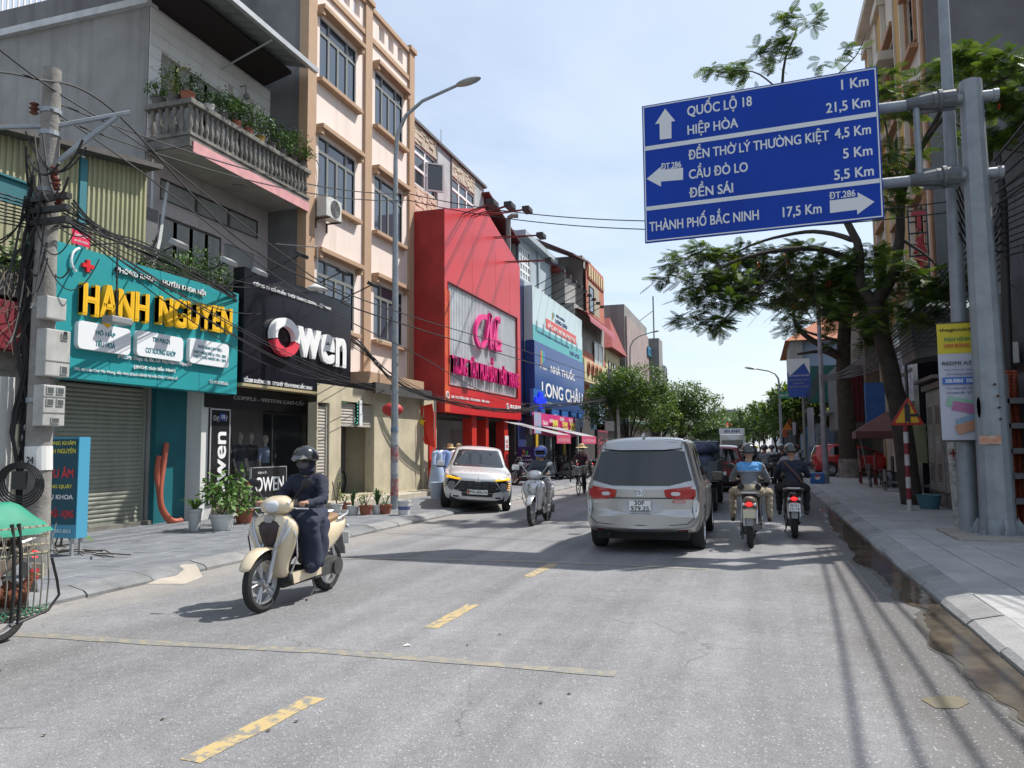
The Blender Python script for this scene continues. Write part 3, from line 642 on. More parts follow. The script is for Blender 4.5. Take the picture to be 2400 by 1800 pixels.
# balcony
BX=-11.8; m=MB(); m.box(BX,-13.06,13.66,18.42,8.42,8.66); part(m,'balcony_slab',CONC,B)
m=MB(); m.box(BX-.04,-13.06,13.72,18.4,8.40,8.417); part(m,'soffit',CRM,B)
m=MB(); m.box(BX+.003,BX+.03,13.75,18.4,8.30,8.55); part(m,'fascia',PINK,B)
m=MB(); m.lathe([(.16,8.36),(.16,8.385),(.05,8.398)],(-12.45,16.2,0),16); part(m,'ceiling_lamp',M('lamp_disc',(.3,.28,.25),.6),B)
m=MB(); m.bbox(BX-.17,BX+.06,13.6,18.46,9.38,9.5,.02); m.bbox(-13.06,BX-.17,13.6,13.83,9.38,9.5,.02); m.bbox(BX-.15,BX+.03,13.63,18.44,8.664,8.74,.01); m.box(-13.06,BX-.15,13.63,13.8,8.664,8.74); part(m,'balustrade_rail',CONC,B)
def baluster_mesh():
 pr=[(.055,0),(.055,.05),(.035,.06),(.04,.1),(.068,.2),(.062,.27),(.035,.38),(.028,.43),(.04,.46),(.034,.5),(.055,.56),(.058,.64)]
 return MB().lathe(pr,(0,0,0),8).mesh('baluster',[CONC],smooth=True)
bme=baluster_mesh(); pos=[(BX-.06,13.72+i*.178) for i in range(27)]+[(BX-.28-i*.2,13.72) for i in range(5)]
for (x,y) in pos:
 o=bpy.data.objects.new('baluster',bme); C.objects.link(o); o.parent=B; o.matrix_parent_inverse=wm(B).inverted(); o.location=(x,y,8.74); o.rotation_euler=(0,0,random.random())
# awning roof over the balcony
m=MB(); m.add([(-13.6,13.2,12.45),(-11.4,13.2,12.22),(-11.4,18.2,12.3),(-13.6,18.2,12.5)],[(0,1,2,3)]); 
rf=MB(); n=34
vs=[]
for i in range(n+1):
 y=11.9+i*(18.05-11.9)/n; d=.03*(i%2); vs+=[(-11.38,y,12.2+d+.02*(y-12)/6),(-14.2,y,13.0+d)]
rf.add(vs,[(2*i,2*i+2,2*i+3,2*i+1) for i in range(n)]); part(rf,'roof_sheet',ROOFT,B)
m=MB(); m.box(-11.42,-11.3,11.9,18.05,12.1,12.24); m.box(-14,-11.42,11.86,11.94,12.15,12.2); part(m,'gutter',STEEL,B)
m=MB(); m.add([(-13.1,13.74,12.02),(-12.2,13.74,12.25),(-12.2,18.1,12.25),(-13.1,18.1,12.02),(-13.1,13.74,12.1),(-12.2,13.74,12.33),(-12.2,18.1,12.33),(-13.1,18.1,12.1)],[(0,1,2,3),(4,5,6,7),(0,1,5,4),(1,2,6,5),(2,3,7,6)]); part(m,'soffit',SOF,B)
for y in (16.2,):
 m=MB(); m.tube([(-13.08,y,11.6),(-11.5,y,12.14)],.025,6); part(m,'bracket',STEEL,B)
m=MB(); m.tube([(-13.07,17.0,11.5),(-12.9,17.0,11.5),(-12.88,17.02,11.25)],.02,5); m.ball((-12.88,17.02,11.2),.09,8,6); part(m,'wall_lamp',GRF,B)
m=MB(); m.tube([(-12.95,13.83,5.3),(-12.95,13.83,8.3)],.03,6); m.tube([(-12.95,14.3,7.9),(-12.5,13.6,6.3),(-12.2,13.1,5.5)],.04,6); part(m,'drain_pipe',M('pvc_pipe',(.42,.43,.42),.5),B)
# beige house behind with a white railing on its terrace
Bb=thing('beige_house','taller stained beige house standing behind the grey plaster wall','building',(-20,24,0))
m=MB(); m.box(-32,-14.6,20,32,0,16.4); m.box(-32,-19,20,32,16.4,17.0); part(m,'wall',M('beige_stained',(.36,.33,.28),.9,var=(1,.6),streak=(2,.7)),Bb)
for i in range(24):
 x=-27+i*.27; m=MB(); m.box(x,x+.05,19.85,19.9,17.0,18.9); m.build('railing_bar',[WHF],Bb)
m=MB(); m.box(-27.2,-20.6,19.84,19.91,18.85,18.95); m.box(-32,-14.5,19.8,20.0,16.2,16.42); part(m,'rail',WHF,Bb)
# ======== C: peach four-storey house ========
Cc=thing('peach_house','tall peach house with tan bands and grey framed windows','building',(-11.9,22,0))
PEA=M('peach_render',(.74,.63,.57),.85,var=(.9,.35),bump=(18,.15),col2=(.62,.52,.46),streak=(3,.3)); TAN=M('tan_band',(.40,.265,.17),.8,var=(3,.4),col2=(.31,.2,.125))
CX=-11.9; T=TL(CX); Y0,Y1=18.35,25.45
wins=[(a,b,c,c+1.85) for (a,b) in ((19.05,21.2),(22.5,24.62)) for c in (5.3,8.95,12.57)]
par=[(y,y+.42,15.65,16.25) for y in (19.3,20.35,21.1-.1,22.75,23.45,24.2)]
wall(Cc,T,Y0,Y1,3.4,16.4,wins+par,PEA,.2)
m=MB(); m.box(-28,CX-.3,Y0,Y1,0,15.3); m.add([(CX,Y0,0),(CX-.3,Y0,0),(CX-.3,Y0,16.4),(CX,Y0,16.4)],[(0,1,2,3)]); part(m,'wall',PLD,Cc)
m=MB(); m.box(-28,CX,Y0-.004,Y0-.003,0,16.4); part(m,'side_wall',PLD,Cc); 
m=MB(); m.box(-28,CX-.004,Y1+.003,Y1+.004,0,16.4);m.box(CX-.3,CX-.2,Y0,Y1,15.3,15.6);m.box(CX-.25,CX,Y1-.02,Y1+.001,3.4,16.4); part(m,'side_wall',PEA,Cc)
m=mbT(T)
for a,b in ((Y0-.02,18.78),(21.7,22.15),(25.05,Y1+.02)): m.box(a,b,3.4,16.5,-.2,.09); m.bbox(a-.06,b+.06,16.42,16.6,-.25,.17,.02)
part(m,'pilaster',TAN,Cc)
m=mbT(T)
for a,b in ((18.78,21.7),(22.15,25.05)): m.box(a,b,15.25,15.42,-.02,.07); m.box(a,b,16.3,16.46,-.22,.1)
part(m,'cornice',TAN,Cc)
G4=[(0,.25,.76,1),(.25,.75,.76,1),(.75,1,.76,1)]+[(i*.25,(i+1)*.25,0,.76) for i in range(4)]
for (a,b,c,d) in wins:
 window(Cc,T,a,b,c,d,grid=G4,gm=GLB,fr=.1,w=-.05)
 m=mbT(T); m.bbox(a-.15,b+.2,d+.14,d+.28,-.01,.26,.015); m.box(a-.15,a-.01,d-.02,d+.135,-.01,.2); m.box(b+.06,b+.2,d-.02,d+.135,-.01,.2); part(m,'lintel',TAN,Cc)
 m=mbT(T); m.bbox(a-.14,b+.16,c-.2,c-.07,-.01,.2,.015); part(m,'sill',TAN,Cc)
# ground floor pushed forward
GX=-11.0; T=TL(GX); CREAM=M('cream_wall',(.52,.46,.33),.85,var=(1.2,.4),streak=(3,.3))
_a=pX(736,1000,GX)[0];_b=pX(808,1000,GX)[0]; SH0=pX(700,1000,GX)[0]
wall(Cc,T,17.7,24.25,.1,3.4,[(_a,_b,.36,3.0),(17.75,SH0+.25,.36,2.9)],CREAM,.3)
m=MB(); m.box(-11.9,GX-.01,24.23,24.25,.1,3.4);  m.box(-12.8,-12.7,18.5,24,.3,3.4); m.box(-14.4,-11.3,24.1,24.2,.3,3.4);  m.box(-14.4,-11.3,_b+.4,_b+.5,.3,3.2); part(m,'wall',CREAM,Cc)
m=MB(); m.box(-14.4,GX-.05,17.8,24.2,.25,.34); m.box(GX-.3,GX+.75,17.75,24.3,.1,.27); part(m,'step',M('cream_step',(.45,.41,.33),.85,var=(3,.4)),Cc)
m=MB(); m.box(-11.9,GX+.3,20.3,24.4,3.42,3.6); m.box(GX+.25,GX+.35,20.3,24.4,3.3,3.62); part(m,'canopy',M('dark_canopy',(.06,.055,.055),.8,var=(3,.5)),Cc)
m=MB(); m.box(-11.9,GX+.1,20.3,24.3,3.605,3.95); part(m,'canopy_fascia',TAN,Cc)
SHW=M('shutter_cream',(.42,.39,.34),.6,var=(1,.3)); shutter(Cc,T,17.78,SH0+.22,.36,2.88,SHW); shutter(Cc,T,_a+.02,_b-.02,2.3,2.98,SHW,w=-.12)
m=mbT(T); m.box(_a+.3,_b+1.2,.36,1.2,-1.69,-1.66); part(m,'wainscot',M('wainscot',(.12,.07,.05),.5,var=(3,.6)),Cc)
# bicycle standing inside the doorway
def bicycle(name,label,loc,rz,col,basket=False):
 b=thing(name,label,'bicycle',loc,None,rz); BK=M('bicycle_tyre',(.02,.02,.02),.8); FR=M('frame_'+name+col[0],col[1],.4,.2); CH=M('chrome',(.6,.6,.6),.2,1.)
 for y in (-.52,.52):
  m=MB()
  for k in range(24):
   a=2*PI*k/24;a2=2*PI*(k+1)/24; m.cyl((0,y+.31*math.cos(a),.33+.31*math.sin(a)),(0,y+.31*math.cos(a2),.33+.31*math.sin(a2)),.018,None,5,False)
  w=m.build('wheel',[BK],b,True,world=False); s=MB()
  for k in range(12): a=2*PI*k/12; s.cyl((0,y,.33),(0,y+.3*math.cos(a),.33+.3*math.sin(a)),.003,None,3,False)
  s.build('spokes',[CH],w,world=False)
 m=MB(); P={'bb':(0,-.06,.3),'st':(0,-.2,.75),'ht':(0,.36,.78),'hb':(0,.4,.62),'ra':(0,-.52,.33),'fa':(0,.52,.33),'top':(0,.34,.95)}
 for a,c in (('bb','st'),('st','ht'),('bb','hb'),('st','ra'),('bb','ra'),('hb','fa'),('hb','top')): m.cyl(P[a],P[c],.018,None,6)
 m.build('frame',[FR],b,world=False)
 m=MB(); m.tube([(-.28,.2,1.0),(-.2,.3,1.02),(0,.34,.97),(.2,.3,1.02),(.28,.2,1.0)],.014,6); m.build('handlebar',[CH],b,world=False)
 m=MB(); m.ball((0,-.24,.86),(.07,.13,.035),8,6); m.cyl((0,-.2,.75),(0,-.22,.84),.014); m.build('saddle',[BK],b,world=False)
 m=MB(); m.cyl((-.1,-.06,.3),(.1,-.06,.3),.012); m.cyl((.1,-.06,.3),(.1,.08,.2),.01); m.cyl((-.1,-.06,.3),(-.1,-.2,.4),.01); m.box(.07,.16,.04,.12,.19,.21); m.box(-.16,-.07,-.24,-.16,.39,.41); m.build('pedals',[BK],b,world=False)
 if basket:
  m=MB()
  for k in range(9): x=-.16+.04*k; m.cyl((x*.8,.5,.72),(x,.52,.95),.004,None,4); m.cyl((x*.8,.68,.72),(x,.74,.95),.004,None,4)
  for z,w_ in ((.72,.8),(.8,.87),(.88,.94),(.95,1)):
   m.tube([(-.16*w_,.51,z),(.16*w_,.51,z),(.16*w_,.72,z),(-.16*w_,.72,z),(-.16*w_,.51,z)],.005,4)
  m.box(-.12,.12,.5,.68,.715,.725); m.build('basket',[M('basket_wire',(.3,.3,.3),.4,.6)],b,world=False)
 return b
bicycle('bicycle','white framed bicycle parked inside the open cream doorway',(-12.0,(_a+_b)/2+.45,.34),R(8),('w',(.7,.7,.7)))
# ======== D: modern stone and glass house behind the red shop ========
D=thing('stone_clad_house','modern house with pale stone cladding and white casements above the red shop','building',(-12.6,30,0))
DX=-12.6; T=TL(DX)
hol=[(27.1,29.25,12.15,13.8),(31.0,34.0,11.8,13.75)]
wall(D,T,Y1+.02,35.35,0,14.6,hol,M('pale_concrete',(.42,.44,.46),.85,var=(.8,.5),streak=(2.5,.5)),.2)
m=MB(); m.box(-28,DX-.2,Y1+.02,35.35,0,14.55); part(m,'wall',PLG,D)
m=mbT(T); m.box(Y1,35.45,14.6,14.72,-.3,.14); m.box(29.26,29.4,11.9,14.6,0,.05); m.box(30.95,31.02,11.9,14.6,0,.05); part(m,'trim',M('dark_trim',(.1,.1,.1),.6),D)
STN=M('ledge_stone',(.52,.45,.36),.85,var=(1.7,.9),col2=(.33,.28,.22),bump=(30,.4))
m=mbT(T)
for (a,b,c,d) in ((25.5,29.25,13.85,14.58),(25.5,27.05,12.1,13.85),(25.5,29.3,10.6,12.1),(31.02,33.95,13.8,14.58)):
 v=c
 while v<d-.02:
  hh=min(random.uniform(.09,.15),d-v); u=a
  while u<b-.02:
   ww=min(random.uniform(.2,.5),b-u); m.box(u+.004,u+ww-.004,v+.004,v+hh-.004,0,random.uniform(.02,.06)); u+=ww
  v+=hh
o=part(m,'stone_cladding',STN,D); o['kind']='stuff'
window(D,T,*hol[0],cols=(1.1,1),rows=(1,.9,.45),fm=WHF,fr=.12); window(D,T,*hol[1],cols=(1,1,1),rows=(1.6,.55),fm=WHF,fr=.12)
m=MB(); m.add([],[]); 
cw=thing('tmp','','') if False else None
Tc=wallmat((DX,28.3,0),(.75,.66,0),(.66,-.75,0)); window(D,Tc,0,.75,12.2,13.4,fm=WHF,fr=.12,w=0,name='open_casement')
m=MB(); m.cyl((-13.5,32,14.6),(-13.5,32,16.4),.015); part(m,'antenna',GRF,D)

# ---------------- signs on the left ----------------
WHT=M('white_letters',(.78,.78,.78),.5); WHP=M('white_panel',(.72,.74,.76),.35); BLKP=M('black_gloss_panel',(.008,.008,.012),.22,spec=.3,var=(1.2,.6),col2=(.02,.02,.028))
def at(T,px,py,X,w=0):  # matrix of a text block centred on facade plane X at a photo position
 u,v=pX(px,py,X); return T@Matrix.Translation((u,v,w))
def tsize(px0,py0,px1,py1,X):
 a=pX(px0,py0,X);b=pX(px1,py1,X); return abs(b[0]-a[0]),abs(b[1]-a[1])
def ftext(txt,X,l,r,h,mat,par,w=.02,ext=.004,bold=.012,name='lettering',dz=0,shear=0.,T=None,**k):
 """text on plane X between photo points l and r (left and right middle of the line), h = height in photo px there"""
 a=pX(*l,X);b=pX(*r,X); mid=((a[0]+b[0])/2,(a[1]+b[1])/2); mx=((l[0]+r[0])/2,(l[1]+r[1])/2)
 hh=abs(pX(mx[0],mx[1]-h/2,X)[1]-pX(mx[0],mx[1]+h/2,X)[1]); ang=math.atan2(b[1]-a[1],b[0]-a[0])
 Tm=TL(X)@Matrix.Translation((mid[0],mid[1],w))@Matrix.Rotation(ang if abs(ang)<.06 else 0,4,'Z')
 return text(txt,(math.hypot(b[0]-a[0],0),hh),Tm,mat,par,ext,bold,name,shear=shear,**k)
def letters(txt,X,l,r,h,mat,par,w=.1,ext=.06,bold=.05,flip=False):
 """each big raised letter is a part of its own"""
 a=pX(*l,X);b=pX(*r,X); mx=((l[0]+r[0])/2,(l[1]+r[1])/2)
 hh=abs(pX(mx[0],mx[1]-h/2,X)[1]-pX(mx[0],mx[1]+h/2,X)[1]); tot=b[0]-a[0]
 ws=[]
 for ch in txt:
  if ch==' ': ws.append(.38); continue
  me,q=textmesh(ch,1,0,bold); ws.append(q[:,0].max()-q[:,0].min()); bpy.data.meshes.remove(me)
 gap=.05; s=(tot)/(sum(ws)+gap*(len(txt)-1)); x=a[0]
 me,q=textmesh('H' if txt.upper()==txt else 'x',1,0,bold); base=q[:,1].max()-q[:,1].min(); bpy.data.meshes.remove(me)
 for ch,wd in zip(txt,ws):
  if ch!=' ':
   me,q=textmesh(ch,1,1,bold); me0,q0=textmesh('H',1,1,bold); yc=(q0[:,1].max()+q0[:,1].min())/2; ys=hh/(q0[:,1].max()-q0[:,1].min()); bpy.data.meshes.remove(me0)
   q[:,0]=(q[:,0]-q[:,0].min())*s; q[:,1]=(q[:,1]-yc)*ys; q[:,2]*=ext
   t=(x-a[0])/tot; zz=a[1]+(b[1]-a[1])*t
   m=np.array(TL(X)@Matrix.Translation((x,zz,w))); q=q@m[:3,:3].T+m[:3,3]
   me.vertices.foreach_set('co',q.ravel()); me.materials.clear(); me.materials.append(mat); me.update(); me.name='letter'; link('letter',me,par)
  x+=(wd+gap)*s
def floodlight(x,y,z,reach,parent_label,group,drop=.0,dz=.25,name='floodlight',col=None,side=0):
 f=thing(name,parent_label,'lamp',(x,y,z),group); m=MB(); m.tube([(x,y,z),(x+reach,y+side,z+dz)],.018,6); m.build('arm',[MG('black_metal')],f)
 h=MB(); a=(x+reach,y+side,z+dz); h.add([(a[0]-.1,a[1]-.16,a[2]+.0),(a[0]+.1,a[1]-.16,a[2]-.1),(a[0]+.1,a[1]+.16,a[2]-.1),(a[0]-.1,a[1]+.16,a[2]+.0),(a[0]-.06,a[1]-.14,a[2]+.09),(a[0]+.13,a[1]-.14,a[2]-.02),(a[0]+.13,a[1]+.14,a[2]-.02),(a[0]-.06,a[1]+.14,a[2]+.09)],[(0,3,2,1),(4,5,6,7),(0,1,5,4),(1,2,6,5),(2,3,7,6),(3,0,4,7)])
 h.build('lamp_head',[col or MG('grey_lamp')],f); return f
M('black_metal',(.02,.02,.02),.5); M('grey_lamp',(.35,.36,.36),.4,.4)
# teal clinic sign
SX=-11.3; q=[pX(120,530,SX),pX(518,625,SX),pX(505,837,SX),pX(110,818,SX)]
TS=thing('clinic_sign','large teal clinic signboard with raised yellow letters','sign',(SX,12.3,2.9))
TEAL=M('teal_sign',(.02,.27,.29),.42,var=(1.1,.3),col2=(.015,.21,.23))
y0,y1,z0,z1=9.92,14.8,2.92,5.25
m=MB(); m.box(SX-.35,SX,y0,y1,z0,z1); part(m,'board',TEAL,TS)
m=MB()
for y in (11.15,12.35,13.55): m.box(SX+.0005,SX+.0035,y,y+.008,z0,z1)
part(m,'seam',M('teal_seam',(.012,.17,.19),.5),TS)
YEL=M('yellow_letters',(.78,.45,.015),.45); 
letters('HẠNH NGUYEN',SX,(168,645),(492,694),62,YEL,TS,w=.07,ext=.05,bold=.045)
ftext('PHÒNG KHÁM  · HUYÊN KHOA NỘI',SX,(246,590),(440,627),17,WHT,TS,w=.035,ext=.02,bold=.012)
m=mbT(TL(SX)); u,v=pX(187,575,SX); m.box(u-.035,u+.035,v-.11,v+.11,.0,.05); m.box(u-.12,u-.036,v-.035,v+.035,.0,.05); m.box(u+.036,u+.12,v-.035,v+.035,.0,.05); part(m,'red_cross',M('sign_red',(.6,.02,.03),.4),TS)
m=mbT(TL(SX)); u,v=pX(163,563,SX); m.tube([(u+.12+.24*math.cos(a),v+.24*math.sin(a),.04) for a in [R(110+k*14) for k in range(10)]],.022,6); part(m,'crescent_mark',WHT,TS)
for (l,r,tp,bt,lines) in (((160,722),(274,740),694,760,['HÔ HẤP','TIÊU HOÁ']),((288,743),(388,754),716,776,['TIM MẠCH','CƠ XƯƠNG KHỚP']),((402,758),(487,769),732,790,['THỜI GIAN LÀM VIỆC:','THỨ 2 ĐẾN THỨ 6: 17H - 20H','THỨ 7, CHỦ NHẬT: 8H - 20H'])):
 a=pX(*l,SX);b=pX(*r,SX); h=abs(pX(l[0]+50,tp,SX)[1]-pX(l[0]+50,bt,SX)[1])
 m=mbT(TL(SX)); bm=bmesh.new(); 
 uc=(a[0]+b[0])/2; vc=(a[1]+b[1])/2; w2=(b[0]-a[0])/2; h2=h/2-.03; pts=[]; rr=.09
 for (sx,sy,a0) in ((1,1,0),(-1,1,90),(-1,-1,180),(1,-1,270)):
  for k in range(5): an=R(a0+k*22.5); pts.append((uc+sx*(w2-rr)+rr*math.cos(an),vc+sy*(h2-rr)+rr*math.sin(an)))
 m.prism(pts,'Z',.0,.09); p=part(m,'white_plate',WHP,TS)
 n=len(lines)
 for k,t_ in enumerate(lines):
  vv=vc+h2*( .42-.84*k/(n-1)); ww=w2*(1.15 if n==3 else (.75 if k==0 or len(t_)<9 else 1.3))
  if n==3: ww=w2*(1.25 if k==0 else 1.65)
  text(t_,(ww,h2*(.52 if n==2 else .36)),TL(SX)@Matrix.Translation((uc,vv,.093)),M('teal_print',(.03,.2,.24),.5),p,.003,.02)
ftext('PTCM: Thạc sĩ, Bs. Lê Thị Hạnh Nguyên',SX,(252,771),(411,788),10,WHT,TS,w=.03,ext=.01,bold=.01)
ftext('(BVĐK tỉnh Bắc Ninh)',SX,(286,792),(376,801),11,WHT,TS,w=.03,ext=.01,bold=.01)
ftext('295, thị trấn Chờ Yên Phong, Bắc Ninh (Cạnh UBND thị trấn Chờ) * GPHĐ số:',SX,(158,796),(382,818),9,WHT,TS,w=.02,ext=.006,bold=.005)
ftext('ĐT: 0978.383.853',SX,(451,824),(491,829),7,WHT,TS,w=.02,ext=.004,bold=.01)
for k,(px,py,rc) in enumerate([(303,540,.8),(415,560,.8),(480,572,.85)]):
 u,v=pX(px,py+8,SX); u=[11.75,13.2,14.25][k]; floodlight(SX,u,5.27,.95,['first','second','third'][k]+' box lamp from the left on a thin arm above the teal sign','lamps on arms above the teal sign',dz=.3)
f=thing('floodlight','box lamp hanging low on a rod in front of the first yellow letter','lamp',(SX+.6,10.55,4.4)); m=MB(); m.tube([(SX,10.5,5.3),(SX+.75,10.5,5.28),(SX+.78,10.5,3.95)],.018,6); part(m,'arm',MG('black_metal'),f); m=MB(); m.bbox(SX+.66,SX+.9,10.3,10.75,3.85,3.97,.02); part(m,'lamp_head',MG('grey_lamp'),f)
f=thing('red_plate','small red plate with white print on the wires above the clinic sign','sign',(SX+1,10.4,5.3)); T_=TL(SX+1.2); a=pX(174,515,SX+1.2); m=mbT(T_); m.box(a[0]-.17,a[0]+.17,a[1]-.11,a[1]+.11,0,.012); part(m,'plate',M('plate_red',(.65,.03,.09),.4),f)
text('ĐƯỜNG DÂY',(.24,.05),T_@Matrix.Translation((a[0],a[1]+.04,.014)),WHT,f,.001,.01); text('CÁP VIỄN THÔNG',(.27,.05),T_@Matrix.Translation((a[0],a[1]-.045,.014)),WHT,f,.001,.01)
# Owen sign
OX=-11.25; OW=thing('fashion_shop_sign','large black signboard with tall white raised letters and a half red O','sign',(OX,17.4,3.2)); TO=TL(OX)
m=MB(); m.box(OX-.3,OX,14.93,19.88,3.2,5.92); part(m,'board',BLKP,OW)
m=MB(); m.box(OX-.32,OX+.03,14.9,19.92,3.13,3.197); part(m,'bottom_trim',M('gold_trim',(.5,.42,.25),.4,.3),OW)
ftext('CÔNG TY CỔ PHẦN THỜI TRANG KOWIL VIỆT NAM',OX,(545,611),(712,667),12,WHT,OW,w=.03,ext=.012,bold=.01)
# the big O as two arcs
def arc(T,cu,cv,ru,rv,a0,a1,th,w0,w1,n=18):
 m=mbT(T); vs=[];
 for k in range(n+1):
  a=R(a0+(a1-a0)*k/n)
  for r,w in ((1,w0),(1,w1),(1-th,w1),(1-th,w0)): vs.append((cu+ru*r*math.cos(a),cv+rv*(1-(1-r)*ru/rv)*math.sin(a),w))
 fs=[]
 for k in range(n):
  for j in range(4): fs.append((4*k+j,4*k+(j+1)%4,4*k+4+(j+1)%4,4*k+4+j))
 fs+=[(0,1,2,3),(4*n+3,4*n+2,4*n+1,4*n)]
 m.add(vs,fs); return m
oc=pX(604,728,OX); ol=pX(576,718,OX)[0]; orr=pX(636,742,OX)[0]; ot=pX(604,687,OX)[1]; ob=pX(604,770,OX)[1]
cu,cv=(ol+orr)/2,(ot+ob)/2; ru,rv=(orr-ol)/2,(ot-ob)/2
part(arc(TO,cu,cv,ru,rv,-12,192,.36,.03,.17),'letter',WHT,OW); part(arc(TO,cu,cv,ru,rv,198,342,.36,.03,.17),'letter',M('coral_red',(.68,.05,.08),.4),OW,label='lower red arc of the big O')
def ltr(ch,l,r,top,bot,X,w=.06,ext=.045,bold=.035,mat=WHT,par=OW,T=None):
 a=pX(*l,X)[0];b=pX(*r,X)[0]; mx=(l[0]+r[0])/2; zt=pX(mx,top,X)[1]; zb=pX(mx,bot,X)[1]
 text(ch,(b-a,zt-zb),TL(X)@Matrix.Translation(((a+b)/2,(zt+zb)/2,w)),mat,par,ext,bold,'letter')
ltr('w',(636,740),(686,740),710,774,OX); ltr('e',(686,750),(716,750),723,786,OX); ltr('n',(718,760),(741,760),731,794,OX)
ftext('SỐ288 DƯỜNG 295  TT CHỜ  YÊN PHONG BẮC NINH',OX,(525,818),(671,837),12,WHT,OW,w=.03,ext=.012,bold=.01)
ftext('ĐT:083.405.1973',OX,(708,844),(750,854),9,WHT,OW,w=.03,ext=.012,bold=.01)
for k,y in enumerate((15.7,17.6,19.3)): floodlight(OX,y,5.92,1.0,['leftmost','middle','rightmost'][k]+' black box lamp on an arm above the black sign','lamps on arms above the black sign',dz=.38,col=MG('black_metal'))
f=thing('dish_lamp','round white enamel lamp hanging in front of the black sign top','lamp',(OX+.5,18.2,5.6)); a=pX(685,625,OX+.6); m=MB(); m.lathe([(.05,.16),(.1,.13),(.26,.03),(.27,0),(.2,-.02)],(OX+.6,a[0],a[1]),16); part(m,'shade',M('enamel',(.65,.66,.65),.35),f,True); m=MB(); m.tube([(OX+.6,a[0],a[1]+.15),(OX+.6,a[0],a[1]+1.1),(-11.9,a[0],a[1]+1.3)],.015,6); part(m,'rod',MG('grey_lamp'),f)
# ---- Owen shop ground floor
OS=thing('clothes_shop','dark menswear shop front with vertical black name panels and show window','building',(-12,17,0)); FX=-11.75
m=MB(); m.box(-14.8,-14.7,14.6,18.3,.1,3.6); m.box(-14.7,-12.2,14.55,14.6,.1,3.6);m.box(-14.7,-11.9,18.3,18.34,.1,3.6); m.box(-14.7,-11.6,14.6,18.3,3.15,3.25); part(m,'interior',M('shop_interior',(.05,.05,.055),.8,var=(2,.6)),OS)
m=MB(); m.box(-14.7,FX+.35,14.6,18.3,.1,.36); part(m,'step',M('tan_step',(.3,.25,.19),.8,var=(4,.5)),OS)
def px_box(X,l,r,t,b,w0,w1,name,mat,par,T=None):
 mxv=(l+r)/2; a=pX(l,(t+b)/2,X)[0]; c=pX(r,(t+b)/2,X)[0]; z1_=pX(mxv,t,X)[1]; z0_=pX(mxv,b,X)[1]
 m=mbT(TL(X)); m.box(a,c,z0_,z1_,w0,w1); return part(m,name,mat,par),(a,c,z0_,z1_)
BLK=M('black_board',(.015,.015,.018),.25,var=(2,.4),col2=(.03,.03,.035)); TRIMW=M('pale_trim',(.45,.45,.45),.5)
m=mbT(TL(FX)); a=pX(440,900,FX)[0]; b=pX(758,900,FX)[0]; m.box(a,18.34,2.62,3.3,-.05,.06); part(m,'fascia',BLK,OS)
ftext('COMPLE - VESTON CAO CẤP',FX,(499,856),(653,871),12,M('grey_letters',(.3,.3,.31),.5),OS,w=.07,ext=.008,bold=.02)
for (l,r,txt,fx0) in ((449,492,'Owen',0),(666,697,'Owen',0)):
 a=pX(l,950,FX)[0]; b=pX(r,950,FX)[0]; m=mbT(TL(FX)); m.box(a,b,.45,2.6,-.04,.05); p=part(m,'name_panel',BLK,OS)
 m=mbT(TL(FX)); m.box(a,a+.025,.45,2.6,.051,.065); m.box(b-.025,b,.45,2.6,.051,.065); m.box(a+.026,b-.026,2.57,2.6,.051,.065); part(m,'panel_trim',TRIMW,p)
 Tm=TL(FX)@Matrix.Translation(((a+b)/2,1.25,.055))@Matrix.Rotation(R(90),4,'Z'); text('Owen',(1.65,(b-a)*.62),Tm,WHT,p,.006,.02)
 text('ĐẠI LÝ',((b-a)*.75,.17),TL(FX)@Matrix.Translation(((a+b)/2,2.38,.055)),M('grey_white',(.45,.45,.45),.5),p,.004,.012)
m=mbT(TL(FX)); u,v=pX(475,901,FX); m.box(u-.1,u+.1,v-.08,v+.08,.07,.085); p=part(m,'house_number',M('enamel_blue',(.02,.05,.25),.4),OS); text('170',(.14,.09),TL(FX)@Matrix.Translation((u,v,.087)),WHT,p,.002,.01)
m=mbT(TL(FX)); a=pX(493,950,FX)[0]; b=pX(665,950,FX)[0]
for u in (a,pX(585,950,FX)[0],b-.04): m.box(u,u+.045,.36,2.6,-.03,.03)
m.box(a,b,2.56,2.6,-.03,.03); fp=part(m,'window_frame',MG('black_metal'),OS)
# mannequins
SKN=M('mannequin_skin',(.42,.37,.31),.5)
def mannequin(loc,label,top,bot,kind='short',rz=0):
 t=thing('mannequin',label,'mannequin',loc,'mannequins in the show window',rz)
 P=[('cap',((0,0,1.28),(0,0,1.0),.13,.12),1),('ell',((0,0,1.32),(.2,.1,.12)),1),('cap',((0,0,.98),(0,0,.86),.13,.15),2),
       ('cap',((0,0,1.4),(0,0,1.5),.05,.05),0),('ell',((0,0,1.62),(.075,.09,.12)),0),('ell',((0,.085,1.61),(.02,.02,.03)),0)]
 for s in (-1,1):
  P+=[('cap',((s*.19,0,1.36),(s*.25,0,1.1),.06,.05),1),('cap',((s*.25,0,1.1),(s*.26,.08,.86),.04,.03),0 if kind=='short' else 1),('ell',((s*.26,.1,.79),(.025,.035,.07)),0),
   ('cap',((s*.09,0,.86),(s*.11,0,.5),.1,.08),2),('cap',((s*.11,0,.5),(s*.11,0,.1),.055,.04),0 if kind=='short' else 2),('ell',((s*.11,.06,.05),(.045,.12,.045)),0)]
 me=remeshed(P,.022,[SKN,top,bot],4); link('body',me,t,world=False); return t
nv=M('navy_cloth',(.012,.015,.035),.85); gy=M('grey_cloth',(.12,.12,.14),.85); bl=M('blue_shirt',(.2,.26,.38),.85); bk=M('black_cloth',(.012,.012,.014),.85)
